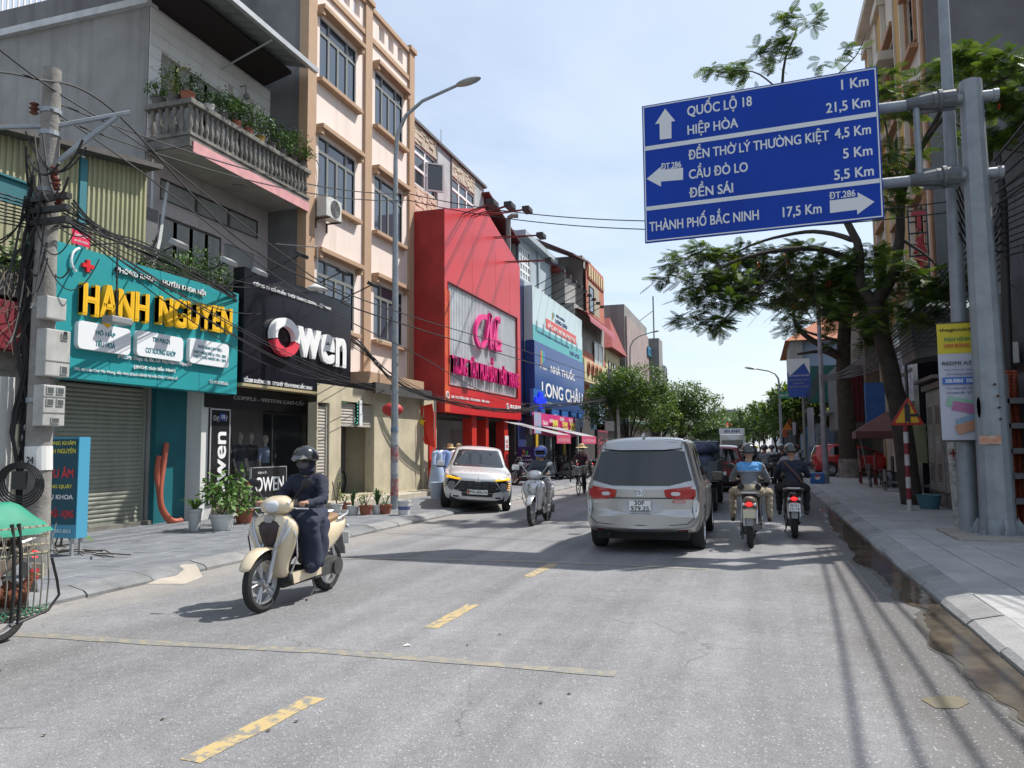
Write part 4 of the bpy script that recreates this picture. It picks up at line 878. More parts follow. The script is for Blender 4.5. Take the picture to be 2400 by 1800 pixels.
mw=[((-12.35,pX(517,1000,-12.35)[0],.36),'mannequin in navy shirt and grey shorts, leftmost in the window',nv,gy,'short'),((-12.35,pX(541,1000,-12.35)[0],.36),'mannequin in black shirt and dark shorts, second from the left',bk,gy,'short'),
 ((-12.1,pX(572,1000,-12.1)[0],.3),'mannequin in pale blue short sleeved shirt behind the black A-board',bl,bk,'short'),((-12.7,pX(600,1000,-12.7)[0],.7),'headless looking mannequin in a dark suit at the back of the window',nv,nv,'long')]
for l,lab,a,b,k in mw: mannequin(l,lab,a,b,k,R(-90))
m=MB(); g0=pX(493,950,FX)[0]; g1=pX(665,950,FX)[0]; m.box(FX-.01,FX-.004,g0+.05,g1-.05,.4,2.55); 
GTR=M('clear_glass',(.02,.025,.03),.02,alpha=.14,spec=.5); part(m,'shop_glass',GTR,OS)
# A-board in front of the shop
def aboard(label,X,l,r,t,b,mat,lines,legs=True):
 a=pX(l,(t+b)/2,X)[0]; c=pX(r,(t+b)/2,X)[0]; z1_=pX((l+r)/2,t,X)[1]; z0_=pX((l+r)/2,b,X)[1]
 o=thing('standing_sign',label,'sign',(X,(a+c)/2,PH)); m=mbT(TL(X)); m.box(a,c,z0_,z1_,-.03,.0); part(m,'board',mat,o)
 m=mbT(TL(X)); e=.02
 m.box(a-e,a,z0_-e,z1_+e,-.035,.01); m.box(c,c+e,z0_-e,z1_+e,-.035,.01); m.box(a,c,z1_,z1_+e,-.035,.01); m.box(a,c,z0_-e,z0_,-.035,.01); part(m,'frame',STEEL,o)
 m=MB()
 if legs:
  for y in (a+.06,c-.06): m.tube([(X-.015,y,z0_),(X-.015,y,PH+.01)],.014,6); m.tube([(X-.25,y,PH+.01),(X+.25,y,PH+.01)],.014,6); m.tube([(X-.015,y,PH+.25),(X+.2,y,PH+.01)],.01,6); m.tube([(X-.015,y,PH+.25),(X-.2,y,PH+.01)],.01,6)
 part(m,'legs',STEEL,o)
 for (txt,fx,fz,fw,fh,mt,bo) in lines: text(txt,((c-a)*fw,(z1_-z0_)*fh),TL(X)@Matrix.Translation((a+(c-a)*fx,z0_+(z1_-z0_)*fz,.004)),mt,o,.002,bo)
 return o
aboard('black standing board reading OWEN in front of the show window',-11.0,542,617,1010,1114,BLK,[('ĐẠI LÝ:',.3,.9,.25,.06,WHT,.01),('OWEN',.52,.66,.82,.3,WHT,.02),('Chuyên:',.5,.36,.3,.06,WHT,0),('SƠ MI - QUẦN ÂU',.5,.23,.8,.06,WHT,.01),('COMPLE',.5,.13,.4,.06,WHT,.01),('ĐT: 083.405.1973',.5,.04,.55,.04,WHT,0)])
# teal/blue standing clinic board behind the utility pole
CB=thing('clinic_standing_sign','tall blue-sided standing clinic board beside the concrete pole','sign',(-9.6,8.9,PH)); 
CBX=-9.3; yy=9.0
Tc=TC(yy); xl,zt=pY(92,945,yy); xr,_=pY(180,945,yy); _,zb=pY(150,1163,yy); xr=pY(168,1050,yy)[0]
m=mbT(Tc); m.box(xl,xr,zb,zt,-.2,0); part(m,'case',M('clinic_blue',(.07,.3,.45),.4),CB)
m=mbT(Tc); m.box(xl+.02,xr-.02,zb+.2,zt-.03,.001,.012); part(m,'face',M('clinic_face',(.008,.07,.11),.35),CB)
for (u,v) in ((xr-.06,.05),(xr-.06,-.1),(xl+.1,-.1),(xl+.1,.05)): 
 m=mbT(Tc); m.box(u-.02,u+.02,PH,zb,v-.06,v-.02); part(m,'leg',STEEL,CB)
YP2=M('yellow_print',(.7,.65,.1),.5); RDP=M('red_print',(.6,.05,.06),.5); BLP=M('pale_print',(.55,.7,.75),.5)
H_=zt-zb; Wd=xr-xl
for txt,fz,fh,fw,mt in (('PHÒNG KHÁM',.945,.05,.9,YP2),('HẠNH NGUYÊN',.86,.07,.92,YP2),('SIÊU ÂM',.65,.11,.85,RDP),('TỔNG QUÁT',.515,.06,.8,YP2),('PHỤ KHOA',.4,.06,.85,WHT),('TAI - MŨI - HỌNG',.24,.11,.92,RDP),('0978.383.853',.07,.035,.8,BLP)):
 text(txt,(Wd*fw*.95,H_*fh),Tc@Matrix.Translation((xl+Wd*.5,zb+H_*fz,.016)),mt,CB,.003,.02)
# LED box sign, red lantern, flag
Yq=19.9; LD=thing('led_sign','small black LED box sign with green dotted border beside the black sign','sign',(-11,Yq,2.3)); xa,za=pY(700,868,Yq); xb,zb=pY(775,918,Yq)
m=mbT(TC(Yq)); m.box(xa,xb,zb,za,-.16,0); part(m,'case',MG('black_metal'),LD); m=MB(); m.box(xb,xb+.03,Yq-.0,Yq+.16,zb-.02,za+.02); part(m,'side',WHP,LD)
m=mbT(TC(Yq)); GE=M('led_green',(.05,.4,.3),.5,emit=(.1,.8,.5,.7)); RE=M('led_red',(.4,.02,.02),.5,emit=(.9,.05,.05,.9))
for k in range(14): u=xa+.06+(xb-xa-.12)*k/13; m.box(u-.018,u+.018,za-.05,za-.03,.001,.008); m.box(u-.018,u+.018,zb+.03,zb+.05,.001,.008)
for k in range(7): v=zb+.08+(za-zb-.16)*k/6; m.box(xa+.03,xa+.05,v-.018,v+.018,.001,.008); m.box(xb-.05,xb-.03,v-.018,v+.018,.001,.008)
part(m,'led_border',GE,LD); text('ĐẠI LÝ',(.3,.08),TC(Yq)@Matrix.Translation((xa+.28,za-.14,.004)),RE,LD,.002,.01); text('n',(.2,.2),TC(Yq)@Matrix.Translation((xb-.22,zb+.2,.004)),M('led_white',(.5,.6,.58),.5,emit=(.5,.9,.8,.6)),LD,.002,.03)
x,z=pY(848,885,19.9); L=thing('paper_lantern','round red paper lantern hanging beside the grey lamp post','lantern',(x,19.9,z)); m=MB(); m.ball((x,19.9,z),(.3,.3,.2),14,8); part(m,'body',M('lantern_red',(.35,.02,.02),.6),L,True); m=MB(); m.cyl((x,19.9,z-.2),(x,19.9,z-.27),.08); m.cyl((x,19.9,z+.2),(x,19.9,z+.24),.08); m.tube([(x,19.9,z-.27),(x,19.9,z-.5)],.03,6); m.tube([(x,19.9,z+.24),(x,19.9,3.5)],.006,4); part(m,'tassel',M('lantern_gold',(.4,.25,.05),.5),L)
FY=24.3; FL=thing('flag','red flag with yellow star drooping from a short pole','flag',(-10.7,FY,3)); x0,z0=pY(936,868,FY); 
m=MB(); m.tube([(x0+.06,FY,z0+.15),(x0-.0,FY,1.2)],.02,6); part(m,'pole',M('flag_pole',(.4,.4,.38),.5),FL)
pts=[]; nu,nv_=9,9; cor=[pY(934,872,FY),pY(892,884,FY),pY(918,958,FY),pY(940,968,FY)]
for j in range(nv_):
 for i in range(nu):
  s=i/(nu-1);t=j/(nv_-1); a=Vector(cor[0]).lerp(Vector(cor[3]),t); b=Vector(cor[1]).lerp(Vector(cor[2]),t); p=a.lerp(b,s); pts.append((p.x,FY+.09*math.sin(s*7+t*2.5)*s+.05*math.sin(t*6),p.y+.02*math.sin(s*5)))
m=MB(); m.add(pts,[(j*nu+i,j*nu+i+1,(j+1)*nu+i+1,(j+1)*nu+i) for j in range(nv_-1) for i in range(nu-1)]); part(m,'cloth',M('flag_red',(.6,.03,.015),.7),FL,'all')
c_=pY(914,912,FY); star=[(c_[0]+(.17 if k%2==0 else .07)*math.sin(k*PI/5),FY-.13,c_[1]+(.17 if k%2==0 else .07)*math.cos(k*PI/5)) for k in range(10)]
m=MB(); m.add(star+[(c_[0],FY-.15,c_[1])],[(i,(i+1)%10,10) for i in range(10)]); part(m,'star',M('star_yellow',(.75,.5,.02),.6),FL)
# air conditioner on the peach wall
def ac_unit(label,T,u,v,w=0,W_=.85,H_=.6,D_=.32,rot=0):
 t=thing('air_conditioner',label,'air conditioner',tuple(T@Vector((u,v,w+D_/2)))); m=mbT(T); m.bbox(u-W_/2,u+W_/2,v-H_/2,v+H_/2,w+.12,w+.12+D_,.02); part(m,'case',M('ac_white',(.58,.58,.55),.45,var=(4,.3)),t)
 m=mbT(T); c=u+W_*.08
 for k in range(6): r=.05+k*.042; m.tube([(c+r*math.cos(a),v+r*math.sin(a),w+.125+D_) for a in [2*PI*q/20 for q in range(21)]],.006,4)
 for k in range(8): a=2*PI*k/8; m.cyl((c,v,w+.122+D_),(c+.26*math.cos(a),v+.26*math.sin(a),w+.122+D_),.005,None,4)
 part(m,'fan_grille',M('ac_grille',(.2,.2,.2),.5),t)
 m=mbT(T); m.cyl((c,v,w+.119+D_),(c,v,w+.122+D_),.25,None,20); part(m,'fan_opening',M('ac_fan',(.06,.06,.06),.6),t)
 m=mbT(T)
 for s in (-.3,.3): m.box(u+s-.02,u+s+.02,v-H_/2-.05,v-H_/2-.01,w,w+.5); m.box(u+s-.02,u+s+.02,v-H_/2-.3,v-H_/2-.051,w,w+.04)
 part(m,'bracket',M('rust',(.07,.04,.03),.8),t); return t
a=pX(716,452,-11.55); ac_unit('white air conditioner with round grille bracketed on the peach wall',TL(-11.9),a[0],a[1])
m=MB(); a=pX(672,385,-11.86);b=pX(680,480,-11.86); o=MB(); o.tube([(-11.86,18.9,10.0),(-11.83,19.05,9.7),(-11.86,18.95,9.2),(-11.83,18.85,8.6),(-11.86,19.0,8.2),(-11.86,19.25,8.6)],.012,5); tagit(o.build('refrigerant_pipe',[GRF]),'thin grey pipe looping down the peach wall to the air conditioner','pipe')
# potted plants later

# ======== E: red clothes centre ========
RX=-10.6; RED=M('red_panel',(.56,.022,.025),.38,var=(.8,.35),col2=(.33,.015,.018)); REDD=M('peeling_red',(.36,.02,.018),.6,var=(1.6,.8),col2=(.2,.01,.012))
REDO=M('orange_peel',(.62,.1,.02),.6,var=(2.5,.9),col2=(.5,.02,.02))
MM=thing('red_clothing_shop','tall red gabled shop front with grey ribbed panel and magenta raised letters','building',(RX,30,0))
yA,yB=25.44,34.8; P0=pX(960,450,RX);P1=pX(1047,450,RX);P2=pX(1122,575,RX)
pa=pX(968,605,RX);pb=pX(1115,690,RX);pc=pX(1118,860,RX);pdn=pX(970,830,RX)
ra,rb=pa[0],pc[0]; rz0,rz1=(pdn[1]+pc[1])/2,(pa[1]+pb[1])/2; zb=2.95
m=mbT(TL(RX))
# front panels around the recess; gable above
m.quad((yA,zb,0),(yB,zb,0),(yB,rz0,0),(yA,rz0,0)); m.quad((yA,rz0,0),(ra,rz0,0),(ra,rz1,0),(yA,rz1,0)); m.quad((rb,rz0,0),(yB,rz0,0),(yB,rz1,0),(rb,rz1,0))
m.add([(yA,rz1,0),(yB,rz1,0),(yB,P2[1],0),(P1[0],P1[1],0),(yA,P0[1],0)],[(0,1,2,3,4)])
for (a,b) in (((ra,rz0),(ra,rz1)),((ra,rz1),(rb,rz1)),((rb,rz1),(rb,rz0)),((rb,rz0),(ra,rz0))): m.quad((*a,0),(*b,0),(*b,-.12),(*a,-.12))
m.quad((yB,zb,0),(yB,P2[1],0),(yB,P2[1],-2),(yB,zb,-2)); m.quad((yA,P0[1],0),(P1[0],P1[1],0),(P1[0],P1[1],-2),(yA,P0[1],-2)); m.quad((P1[0],P1[1],0),(yB,P2[1],0),(yB,P2[1],-2),(P1[0],P1[1],-2)); m.quad((yA,zb,0),(yB,zb,0),(yB,zb,-2),(yA,zb,-2))
link('front_panel',m.mesh('front_panel',[RED],fixn=False),MM)
m=MB(); m.quad((RX,yA-.002,zb),(RX-2,yA-.002,zb),(RX-2,yA-.002,P0[1]),(RX,yA-.002,P0[1])); part(m,'side_panel',REDD,MM)
m=mbT(TL(RX)); m.box(yA+.0,yA+.5,zb+.02,rz1-.3,.001,.006); part(m,'peeled_strip',REDO,MM)
m=mbT(TL(RX))
for y in (28.3,31.2,33.2): m.box(y,y+.012,rz1+.01,P2[1]-.1,.0005,.003)
m.box(yA,yB,rz0-.32,rz0-.31,.0005,.003); part(m,'panel_seam',M('red_seam',(.2,.01,.012),.5),MM)
RIB=M('grey_ribbed',(.62,.64,.66),.4,var=(1,.3)); corr(TL(RX),ra,rb,rz0,rz1,.16,.05,RIB,MM,'ribbed_panel',w=-.12)
m=mbT(TL(RX)); f=.03
m.box(ra-f,ra,rz0-f,rz1+f,-.02,.02); m.box(rb,rb+f,rz0-f,rz1+f,-.02,.02); m.box(ra,rb,rz1,rz1+f,-.02,.019); m.box(ra,rb,rz0-f,rz0,-.02,.019); part(m,'panel_frame',M('dark_frame',(.1,.02,.02),.5),MM)
MAG=M('magenta_letters',(.72,.01,.2),.4)
# script M2 monogram: swash loop, M strokes, 2
def sp_(pts,k=6):
 P=[Vector((*pX(x,y,RX),.0)) for x,y in pts]; Q=[]
 for i in range(len(P)-1):
  a=P[max(i-1,0)];b=P[i];c=P[i+1];d=P[min(i+2,len(P)-1)]
  for j in range(k): t=j/k; Q.append(.5*((2*b)+(c-a)*t+(2*a-5*b+4*c-d)*t*t+(3*b-a-3*c+d)*t**3))
 Q.append(P[-1]); return [(q.x,q.y,.0) for q in Q]
for pts,w in (([(1046,686),(1034,686),(1024,705),(1024,732),(1033,749),(1043,742),(1047,722),(1052,690),(1055,680)],.10),([(1055,680),(1054,710),(1055,742),(1057,752)],.15),([(1057,752),(1062,722),(1068,692),(1074,690),(1073,697)],.09),([(1068,692),(1066,722),(1066,748),(1070,753)],.15)):
 m=mbT(TL(RX)); Q=sp_(pts); vs=[];
 for i,q in enumerate(Q):
  a=Vector(Q[max(i-1,0)]);b=Vector(Q[min(i+1,len(Q)-1)]); d=(b-a).normalized(); n=Vector((-d.y,d.x,0)); 
  for s,wz in ((1,.02),(1,.14),(-1,.14),(-1,.02)): p=Vector(q)+n*s*w; vs.append((p.x,p.y,wz))
 fs=[]
 for i in range(len(Q)-1):
  for j in range(4): fs.append((4*i+j,4*i+(j+1)%4,4*i+4+(j+1)%4,4*i+4+j))
 m.add(vs,fs+[(0,1,2,3),(4*len(Q)-4,4*len(Q)-3,4*len(Q)-2,4*len(Q)-1)]); part(m,'monogram_stroke',MAG,MM)
a=pX(1070,748,RX); ltr('2',(1067,750),(1078,752),735,759,RX,w=.1,ext=.05,bold=.04,mat=MAG,par=MM)
letters('TRUNG TÂM MUA SẮM THỜI TRANG',RX,(971,786),(1116,824),34,MAG,MM,w=.06,ext=.05,bold=.02)
ftext('295 THỊ TRẤN CHỜ - YÊN PHONG - BẮC NINH',RX,(974,856),(1056,868),9,WHT,MM,w=.02,ext=.006,bold=.025); ftext('0916 520 674',RX,(1101,878),(1124,881),8,WHT,MM,w=.02,ext=.006,bold=.03)
for (px,py) in ((966,854),(1096,878)):
 u,v=pX(px,py,RX); o=mbT(TL(RX)); o.tube([(u+.13*math.cos(a),v+.13*math.sin(a),.015) for a in [2*PI*q/16 for q in range(17)]],.02,5); o.tube([(u-.05,v+.06,.015),(u-.04,v-.03,.015),(u+.05,v-.07,.015)],.025,5); part(o,'phone_mark',WHT,MM)
# ground floor: red posts, glass bays, dark hall
GD=RX-.25
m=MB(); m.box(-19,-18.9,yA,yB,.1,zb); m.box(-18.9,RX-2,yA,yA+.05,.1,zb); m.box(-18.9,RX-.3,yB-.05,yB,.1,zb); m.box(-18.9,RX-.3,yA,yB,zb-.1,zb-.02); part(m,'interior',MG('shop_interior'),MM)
m=MB(); m.box(-18.9,RX+.1,yA,yB,.1,.3); part(m,'step',M('tan_step2',(.33,.29,.24),.8,var=(3,.4)),MM)
REDP=M('red_post',(.55,.03,.02),.4,var=(1.5,.3))
for i,(l,r) in enumerate(((928,942),(1020,1030),(1050,1056),(1090,1098))):
 a=pX(l,1000,GD)[0];b=pX(r,1000,GD)[0]; m=MB(); m.box(GD-.4,GD,a,b,.1,zb); part(m,'post',REDP,MM)
m=MB(); m.box(RX-2.0,RX-.3,24.3,25.4,.1,zb+.4); part(m,'wall',CREAM,MM)
m=MB(); m.box(GD-.42,GD-.38,27.6,30.5,.3,2.4); part(m,'shop_glass',GTR,MM)
# dresses and hats on the rail outside
DRS=[M('pale_blue_dress',(.34,.42,.58),.85,var=(5,.3)),M('white_dress',(.62,.64,.68),.85),M('blue_dress',(.2,.28,.5),.85)]; STRW=M('straw',(.55,.42,.22),.8,var=(20,.4))
for k in range(7):
 px=944+k*9.5; X_=-10.1; y,_=pX(px,1000,X_-(k%2)*.35); x=X_-(k%2)*.35; t=thing('dress_form',['pale blue','white','blue','pale blue','white','blue','grey'][k]+' dress on a stand, number '+['one','two','three','four','five','six','seven'][k]+' from the red corner post','mannequin',(x,y,PH),'dresses on stands outside the red shop')
 mt=DRS[k%3]; m=MB(); prof=[(.30,.25),(.26,.6),(.2,.95),(.15,1.08),(.19,1.3),(.17,1.42),(.05,1.5)]
 m.lathe([(r*(1+.0),z) for r,z in prof],(x,y,.1),14); part(m,'dress',mt,t,True)
 m=MB(); m.tube([(x,y,PH),(x,y,.4)],.02,6); m.lathe([(.16,.0),(.02,.03)],(x,y,PH),10); m.tube([(x,y,1.55),(x,y,1.66)],.04,8); part(m,'stand',MG('black_metal'),t)
 for s in (-1,1): m=MB(); m.tube([(x,y+s*.16,1.48),(x,y+s*.26,1.3),(x,y+s*.3,1.12)],[.06,.07,.08],8); part(m,'sleeve',mt,t,True)
 if k in (3,5): m=MB(); m.lathe([(.22,1.66),(.2,1.67),(.11,1.7),(.1,1.8),(.03,1.83)],(x,y,0),16); part(m,'straw_hat',STRW,t,True)
b_=thing('price_board','white sheet with red print taped to the red post near the pharmacy','sign',(GD,34.2,1.9)); m=mbT(TL(GD+.01)); y=pX(1094,945,GD)[0]; m.box(y-.28,y+.25,1.55,2.2,0,.012); part(m,'sheet',WHP,b_); text('SALE',(.35,.16),TL(GD+.01)@Matrix.Translation((y,1.95,.014)),RDP,b_,.002,.02); text('50%',(.35,.18),TL(GD+.01)@Matrix.Translation((y,1.72,.014)),RDP,b_,.002,.02)
ARM=M('dark_red_metal',(.08,.02,.02),.5)
for k,(bx,by,hx,hy) in enumerate([(1000,462,1062,438),(1020,465,1100,443),(1052,462,1138,452),(1068,512,1168,508),(1092,565,1186,562)]):
 a=pX(bx,by,RX); L_=2.7; e=Vector(ray(hx,hy)); x_=RX+L_; t=x_/e.x; ez=EYE+e.z*t; ey=e.y*t
 f=thing('floodlight',['first','second','third','fourth','lowest'][k]+' lamp from the left on a long boom above the red shop front','lamp',(RX,a[0],a[1]),'boom lamps of the red shop')
 m=MB(); m.tube([(RX,a[0],a[1]),(x_,ey,ez)],.03,5); m.tube([(RX,a[0]+.25,a[1]),(x_,ey+.05,ez)],.02,5); part(m,'arm',ARM,f); m=MB(); m.bbox(x_-.12,x_+.16,ey-.28,ey+.28,ez-.12,ez+.06,.03); part(m,'lamp_head',MG('black_metal'),f)
# ======== F: blue-grey house behind, with dark roofed shed ========
Fh=thing('pale_blue_house','pale blue house with white gridded window and cornice behind the red shop','building',(-12.3,42,0)); FXX=-12.3; T=TL(FXX)
PBL=M('pale_blue_wall',(.36,.43,.48),.85,var=(.8,.3),streak=(2,.3)); a0=pX(1120,500,FXX)[0]; a1=pX(1190,555,FXX)[0]; w0=pX(1123,560,FXX); w1=pX(1146,560,FXX); wz1=pX(1130,535,FXX)[1]; wz0=pX(1135,605,FXX)[1]
hh=(w0[0]+.1,w1[0]-.1,wz0,wz1)
wall(Fh,T,a0,a1,0,13.6,[hh],PBL,.2); window(Fh,T,*hh,cols=(1,1,1,1),rows=(1,1,1,1),fm=WHF,gm=M('pale_glass',(.3,.34,.36),.2),fr=.14)
m=MB(); m.box(-28,FXX-.2,a0,a1,0,13.5); part(m,'wall',PLG,Fh); m=mbT(T); m.bbox(a0-.1,a1+.1,13.4,13.75,-.3,.45,.03); m.box(a0+(a1-a0)*.52,a0+(a1-a0)*.56,9,13.4,0,.12); part(m,'cornice',PBL,Fh)
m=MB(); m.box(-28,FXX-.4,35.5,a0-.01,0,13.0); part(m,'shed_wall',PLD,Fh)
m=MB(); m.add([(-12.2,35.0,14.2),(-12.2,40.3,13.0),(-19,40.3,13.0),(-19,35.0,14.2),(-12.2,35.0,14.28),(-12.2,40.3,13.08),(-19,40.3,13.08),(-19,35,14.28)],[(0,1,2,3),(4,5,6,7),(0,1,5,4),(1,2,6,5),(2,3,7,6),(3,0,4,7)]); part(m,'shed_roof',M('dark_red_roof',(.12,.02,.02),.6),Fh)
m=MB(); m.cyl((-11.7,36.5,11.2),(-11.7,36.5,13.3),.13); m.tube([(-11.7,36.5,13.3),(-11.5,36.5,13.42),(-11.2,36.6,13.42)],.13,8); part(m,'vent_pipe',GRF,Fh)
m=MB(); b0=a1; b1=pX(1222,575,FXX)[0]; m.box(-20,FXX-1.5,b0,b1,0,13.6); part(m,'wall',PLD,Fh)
m=mbT(T); m.box(b1-.9,b1,8.8,14.2,-.9,0); m.box(b0,b1,8.6,8.9,-1.5,.3); part(m,'column',PBL,Fh)
m=MB(); zt=pX(1200,548,FXX)[1]; m.add([(FXX+1.6,b0-.4,zt-.6),(FXX+1.6,b1+.8,zt+.0),(FXX-3,b1+.8,zt+2),(FXX-3,b0-.4,zt+1.6),(FXX+1.6,b0-.4,zt-.5),(FXX+1.6,b1+.8,zt+.1),(FXX-3,b1+.8,zt+2.1),(FXX-3,b0-.4,zt+1.7)],[(0,1,2,3),(4,5,6,7),(0,1,5,4),(1,2,6,5),(2,3,7,6),(3,0,4,7)]); part(m,'roof_sheet',M('brown_roof',(.08,.03,.025),.7),Fh)
for k in range(4): u,v=pX(1168+11*k,646+12*k,-11.9); ac_unit(['first','second','third','last'][k]+' air conditioner in the row above the white vaccine billboard',TL(-12.3),u,v+.1,W_=1.3,H_=.85)
# ======== G: pharmacy ========
LX=-10.6; T=TL(LX); PH_=thing('pharmacy','pharmacy with stacked white and dark blue billboards over glass shop front','building',(LX,42,0))
y0=pX(1145,640,LX)[0]; y1=pX(1253,700,LX)[0]; zt=9.78; zm=7.1; zm2=5.45
q0=pX(1145,612,LX);q1=pX(1253,700,LX);q2=pX(1253,835,LX);q3=pX(1150,735,LX);q4=pX(1252,910,LX);q5=pX(1145,870,LX)
NAVY=M('navy_panel',(.012,.015,.07),.3); BLU=M('billboard_blue',(.012,.06,.24),.35,var=(1,.2)); VBL=M('vaccine_board',(.5,.62,.64),.4); TQ=M('turquoise_band',(.06,.36,.38),.4)
m=MB(); m.box(LX-2.4,LX-.3,y0-1.6,y0-.02,3.3,10.0); part(m,'side_panel',NAVY,PH_)
UB=thing('vaccine_billboard','upper pale billboard with red band and turquoise foot, over the blue one','sign',(LX,y0,7)); m=mbT(T); m.box(y0,y1,zm+.02-.1,zt,-.3,.12); part(m,'board',VBL,UB)
m=mbT(T); m.add([(y0+.02,zm-.06,.124),(y1-.02,zm-.06-1.2,.124),(y1-.02,zm+.0-.2,.124),(y0+.02,zm+.75,.124)],[(0,1,2,3)]) if False else m.box(y0,y1,zm-.08,zm+.72,.121,.13); part(m,'turquoise_band',TQ,UB)
LB=thing('pharmacy_billboard','dark blue billboard reading NHÀ THUỐC LONG CHÂU in large white letters','sign',(LX,y0,4)); m=mbT(T); m.box(y0,y1,3.75,zm-.12,-.3,.2); part(m,'board',BLU,LB)
LB_T=T@Matrix.Translation((0,0,.2)); L_=y1-y0; UBT=T@Matrix.Translation((0,0,.13))
def bt(txt,fy,z,fw,h,mt,par,TT,bo=.02): text(txt,(L_*fw,h),TT@Matrix.Translation((y0+L_*fy,z,.005)),mt,par,.006,bo)
bt('NHÀ THUỐC',.52,5.95,.5,.62,WHT,LB,LB_T); bt('LONG CHÂU',.53,4.75,.84,.95,WHT,LB,LB_T); bt('FPT Retail',.14,5.75,.12,.16,WHT,LB,LB_T,.01); bt('290-291 Đường Ninh Xá, Bắc Ninh',.25,4.0,.4,.11,WHT,LB,LB_T,0)
bt('TIÊM CHỦNG',.5,9.02,.18,.17,M('navy_print',(.03,.06,.2),.5),UB,UBT); bt('LONG CHÂU',.52,8.72,.24,.27,MG('navy_print'),UB,UBT); bt('Số 290-291 Đường Ninh Xá, Phường Võ Cường, Bắc Ninh',.37,7.55,.6,.17,MG('navy_print'),UB,UBT,.01); bt('1800 6928',.8,7.28,.22,.26,MG('navy_print'),UB,UBT,.02)
m=mbT(UBT); m.box(y0+L_*.22,y0+L_*.84,7.98,8.5,.001,.012); part(m,'red_band',M('band_red',(.6,.06,.04),.4),UB); text('VẮC XIN NGỪA UNG THƯ',(L_*.57,.32),UBT@Matrix.Translation((y0+L_*.53,8.24,.016)),WHT,UB,.004,.03)
for par,TT,fy,z,s in ((LB,LB_T,.13,6.25,.3),(UB,UBT,.36,8.85,.16)):
 for k,cc in enumerate(((.6,.2,.03),(.05,.4,.12),(.03,.2,.6))):
  m=mbT(TT); u=y0+L_*fy+(k-1)*s*.95; m.prism([(u-s*.4,z-s*1.1+.1*k),(u+s*.4,z-s*1.3+.1*k),(u+s*.4,z+s*.9+.05*k),(u,z+s*1.3),(u-s*.4,z+s*1.1)],'Z',.001,.01) ; part(m,'logo_bar',M('logo_%d'%k,cc,.4),par)
for k in range(9):
 y=y0+.6+k*(L_-1.0)/8; f=thing('floodlight',['first','second','third','fourth','fifth','sixth','seventh','eighth','last'][k]+' small spot lamp from the left above the vaccine billboard','lamp',(LX,y,zt),'spot lamps above the billboards'); m=MB(); m.tube([(LX,y,zt),(LX+1.5,y+.1,zt+.75)],.022,5); part(m,'arm',MG('black_metal'),f); m=MB(); m.bbox(LX+1.4,LX+1.65,y-.05,y+.25,zt+.66,zt+.8,.02); part(m,'lamp_head',MG('black_metal'),f)
# light boxes below
LBX=M('light_box_blue',(.03,.13,.4),.35)
c=pX(1162,866,LX+.3); cr=thing('pharmacy_cross','bright blue pharmacy cross sign at the left of the light boxes','sign',(LX+.3,c[0],c[1])); m=mbT(TL(LX+.3)); BB=M('cross_blue',(.01,.03,.8),.4,emit=(.01,.03,.9,.35)); u,v=c; m.box(u-.3,u+.3,v-.42,v+.42,.1,.18); m.box(u-.95,u-.301,v-.14,v+.14,.1,.18); m.box(u+.301,u+.95,v-.14,v+.14,.1,.18); part(m,'cross',BB,cr); m=mbT(TL(LX+.3)); m.box(u-1.05,u+1.05,v-.8,v+.55,-.1,.08); part(m,'back_panel',LBX,cr)
for k,(l,r,tx) in enumerate(((1184,1200,'GIAO\nNHANH'),(1206,1220,'ĐÚNG\nGIÁ'),(1226,1238,'ĐỦ\nTHUỐC'),(1243,1252,'TẬN\nTÂM'))):
 a=pX(l,870,LX)[0];b=pX(r,870,LX)[0]; q=thing('light_box',['first','second','third','last'][k]+' blue light box under the pharmacy billboard from the left','sign',(LX,a,3),'light boxes under the pharmacy billboard'); m=mbT(T); m.box(a,b,2.55+.1*k,3.72,.05,.2); part(m,'box',LBX,q); text(tx,((b-a)*.6,.6),T@Matrix.Translation(((a+b)/2,3.15,.204)),WHT,q,.003,.015)
BN=thing('promo_banner','magenta promotional banner with yellow 20 and 30 numbers above the awning','banner',(LX+.5,40,2.6)); MGT=M('banner_magenta',(.55,.02,.17),.5,var=(1.5,.4),col2=(.5,.1,.25)); xx=LX+.75
a=pX(1150,912,xx)[0]; b=pX(1250,918,xx)[0]; zc=pX(1200,918,xx)[1]; m=mbT(TL(xx)); nb=14
vs=[];
for i in range(nb+1): u=a+(b-a)*i/nb; w=.06*math.sin(i*1.3); vs+=[(u,zc-.55+.04*math.sin(i),w),(u,zc+.5,w*.4)]
m.add(vs,[(2*i,2*i+2,2*i+3,2*i+1) for i in range(nb)]); part(m,'cloth',MGT,BN,'all')
for tx,f_,h_ in (('20%',.4,.6),('30%',.62,.5),('20%',.8,.5)): text(tx,((b-a)*.13,h_),TL(xx)@Matrix.Translation((a+(b-a)*f_,zc-.05,.09)),YP2,BN,.003,.03)
for tx,f_,z_ in (('Chào hè',.2,.05),('GIẢM',.33,.2),('VITAMIN',.55,.32),('MUA 2',.76,.32)): text(tx,((b-a)*.09,.2),TL(xx)@Matrix.Translation((a+(b-a)*f_,zc+z_,.09)),WHT,BN,.003,.02)
m=mbT(TL(xx)); m.box(a,a+1.2,zc-.5,zc+.5,.075,.085); m.box(b-1.2,b,zc-.5,zc+.5,.075,.085); part(m,'blue_end',M('banner_cyan',(.2,.45,.6),.5,var=(2,.8),col2=(.6,.15,.3)),BN)
AW=M('awning_grey',(.3,.3,.32),.8,var=(1,.3)); AWR=M('awning_valance',(.55,.06,.09),.6,var=(2,.3),col2=(.1,.05,.4))
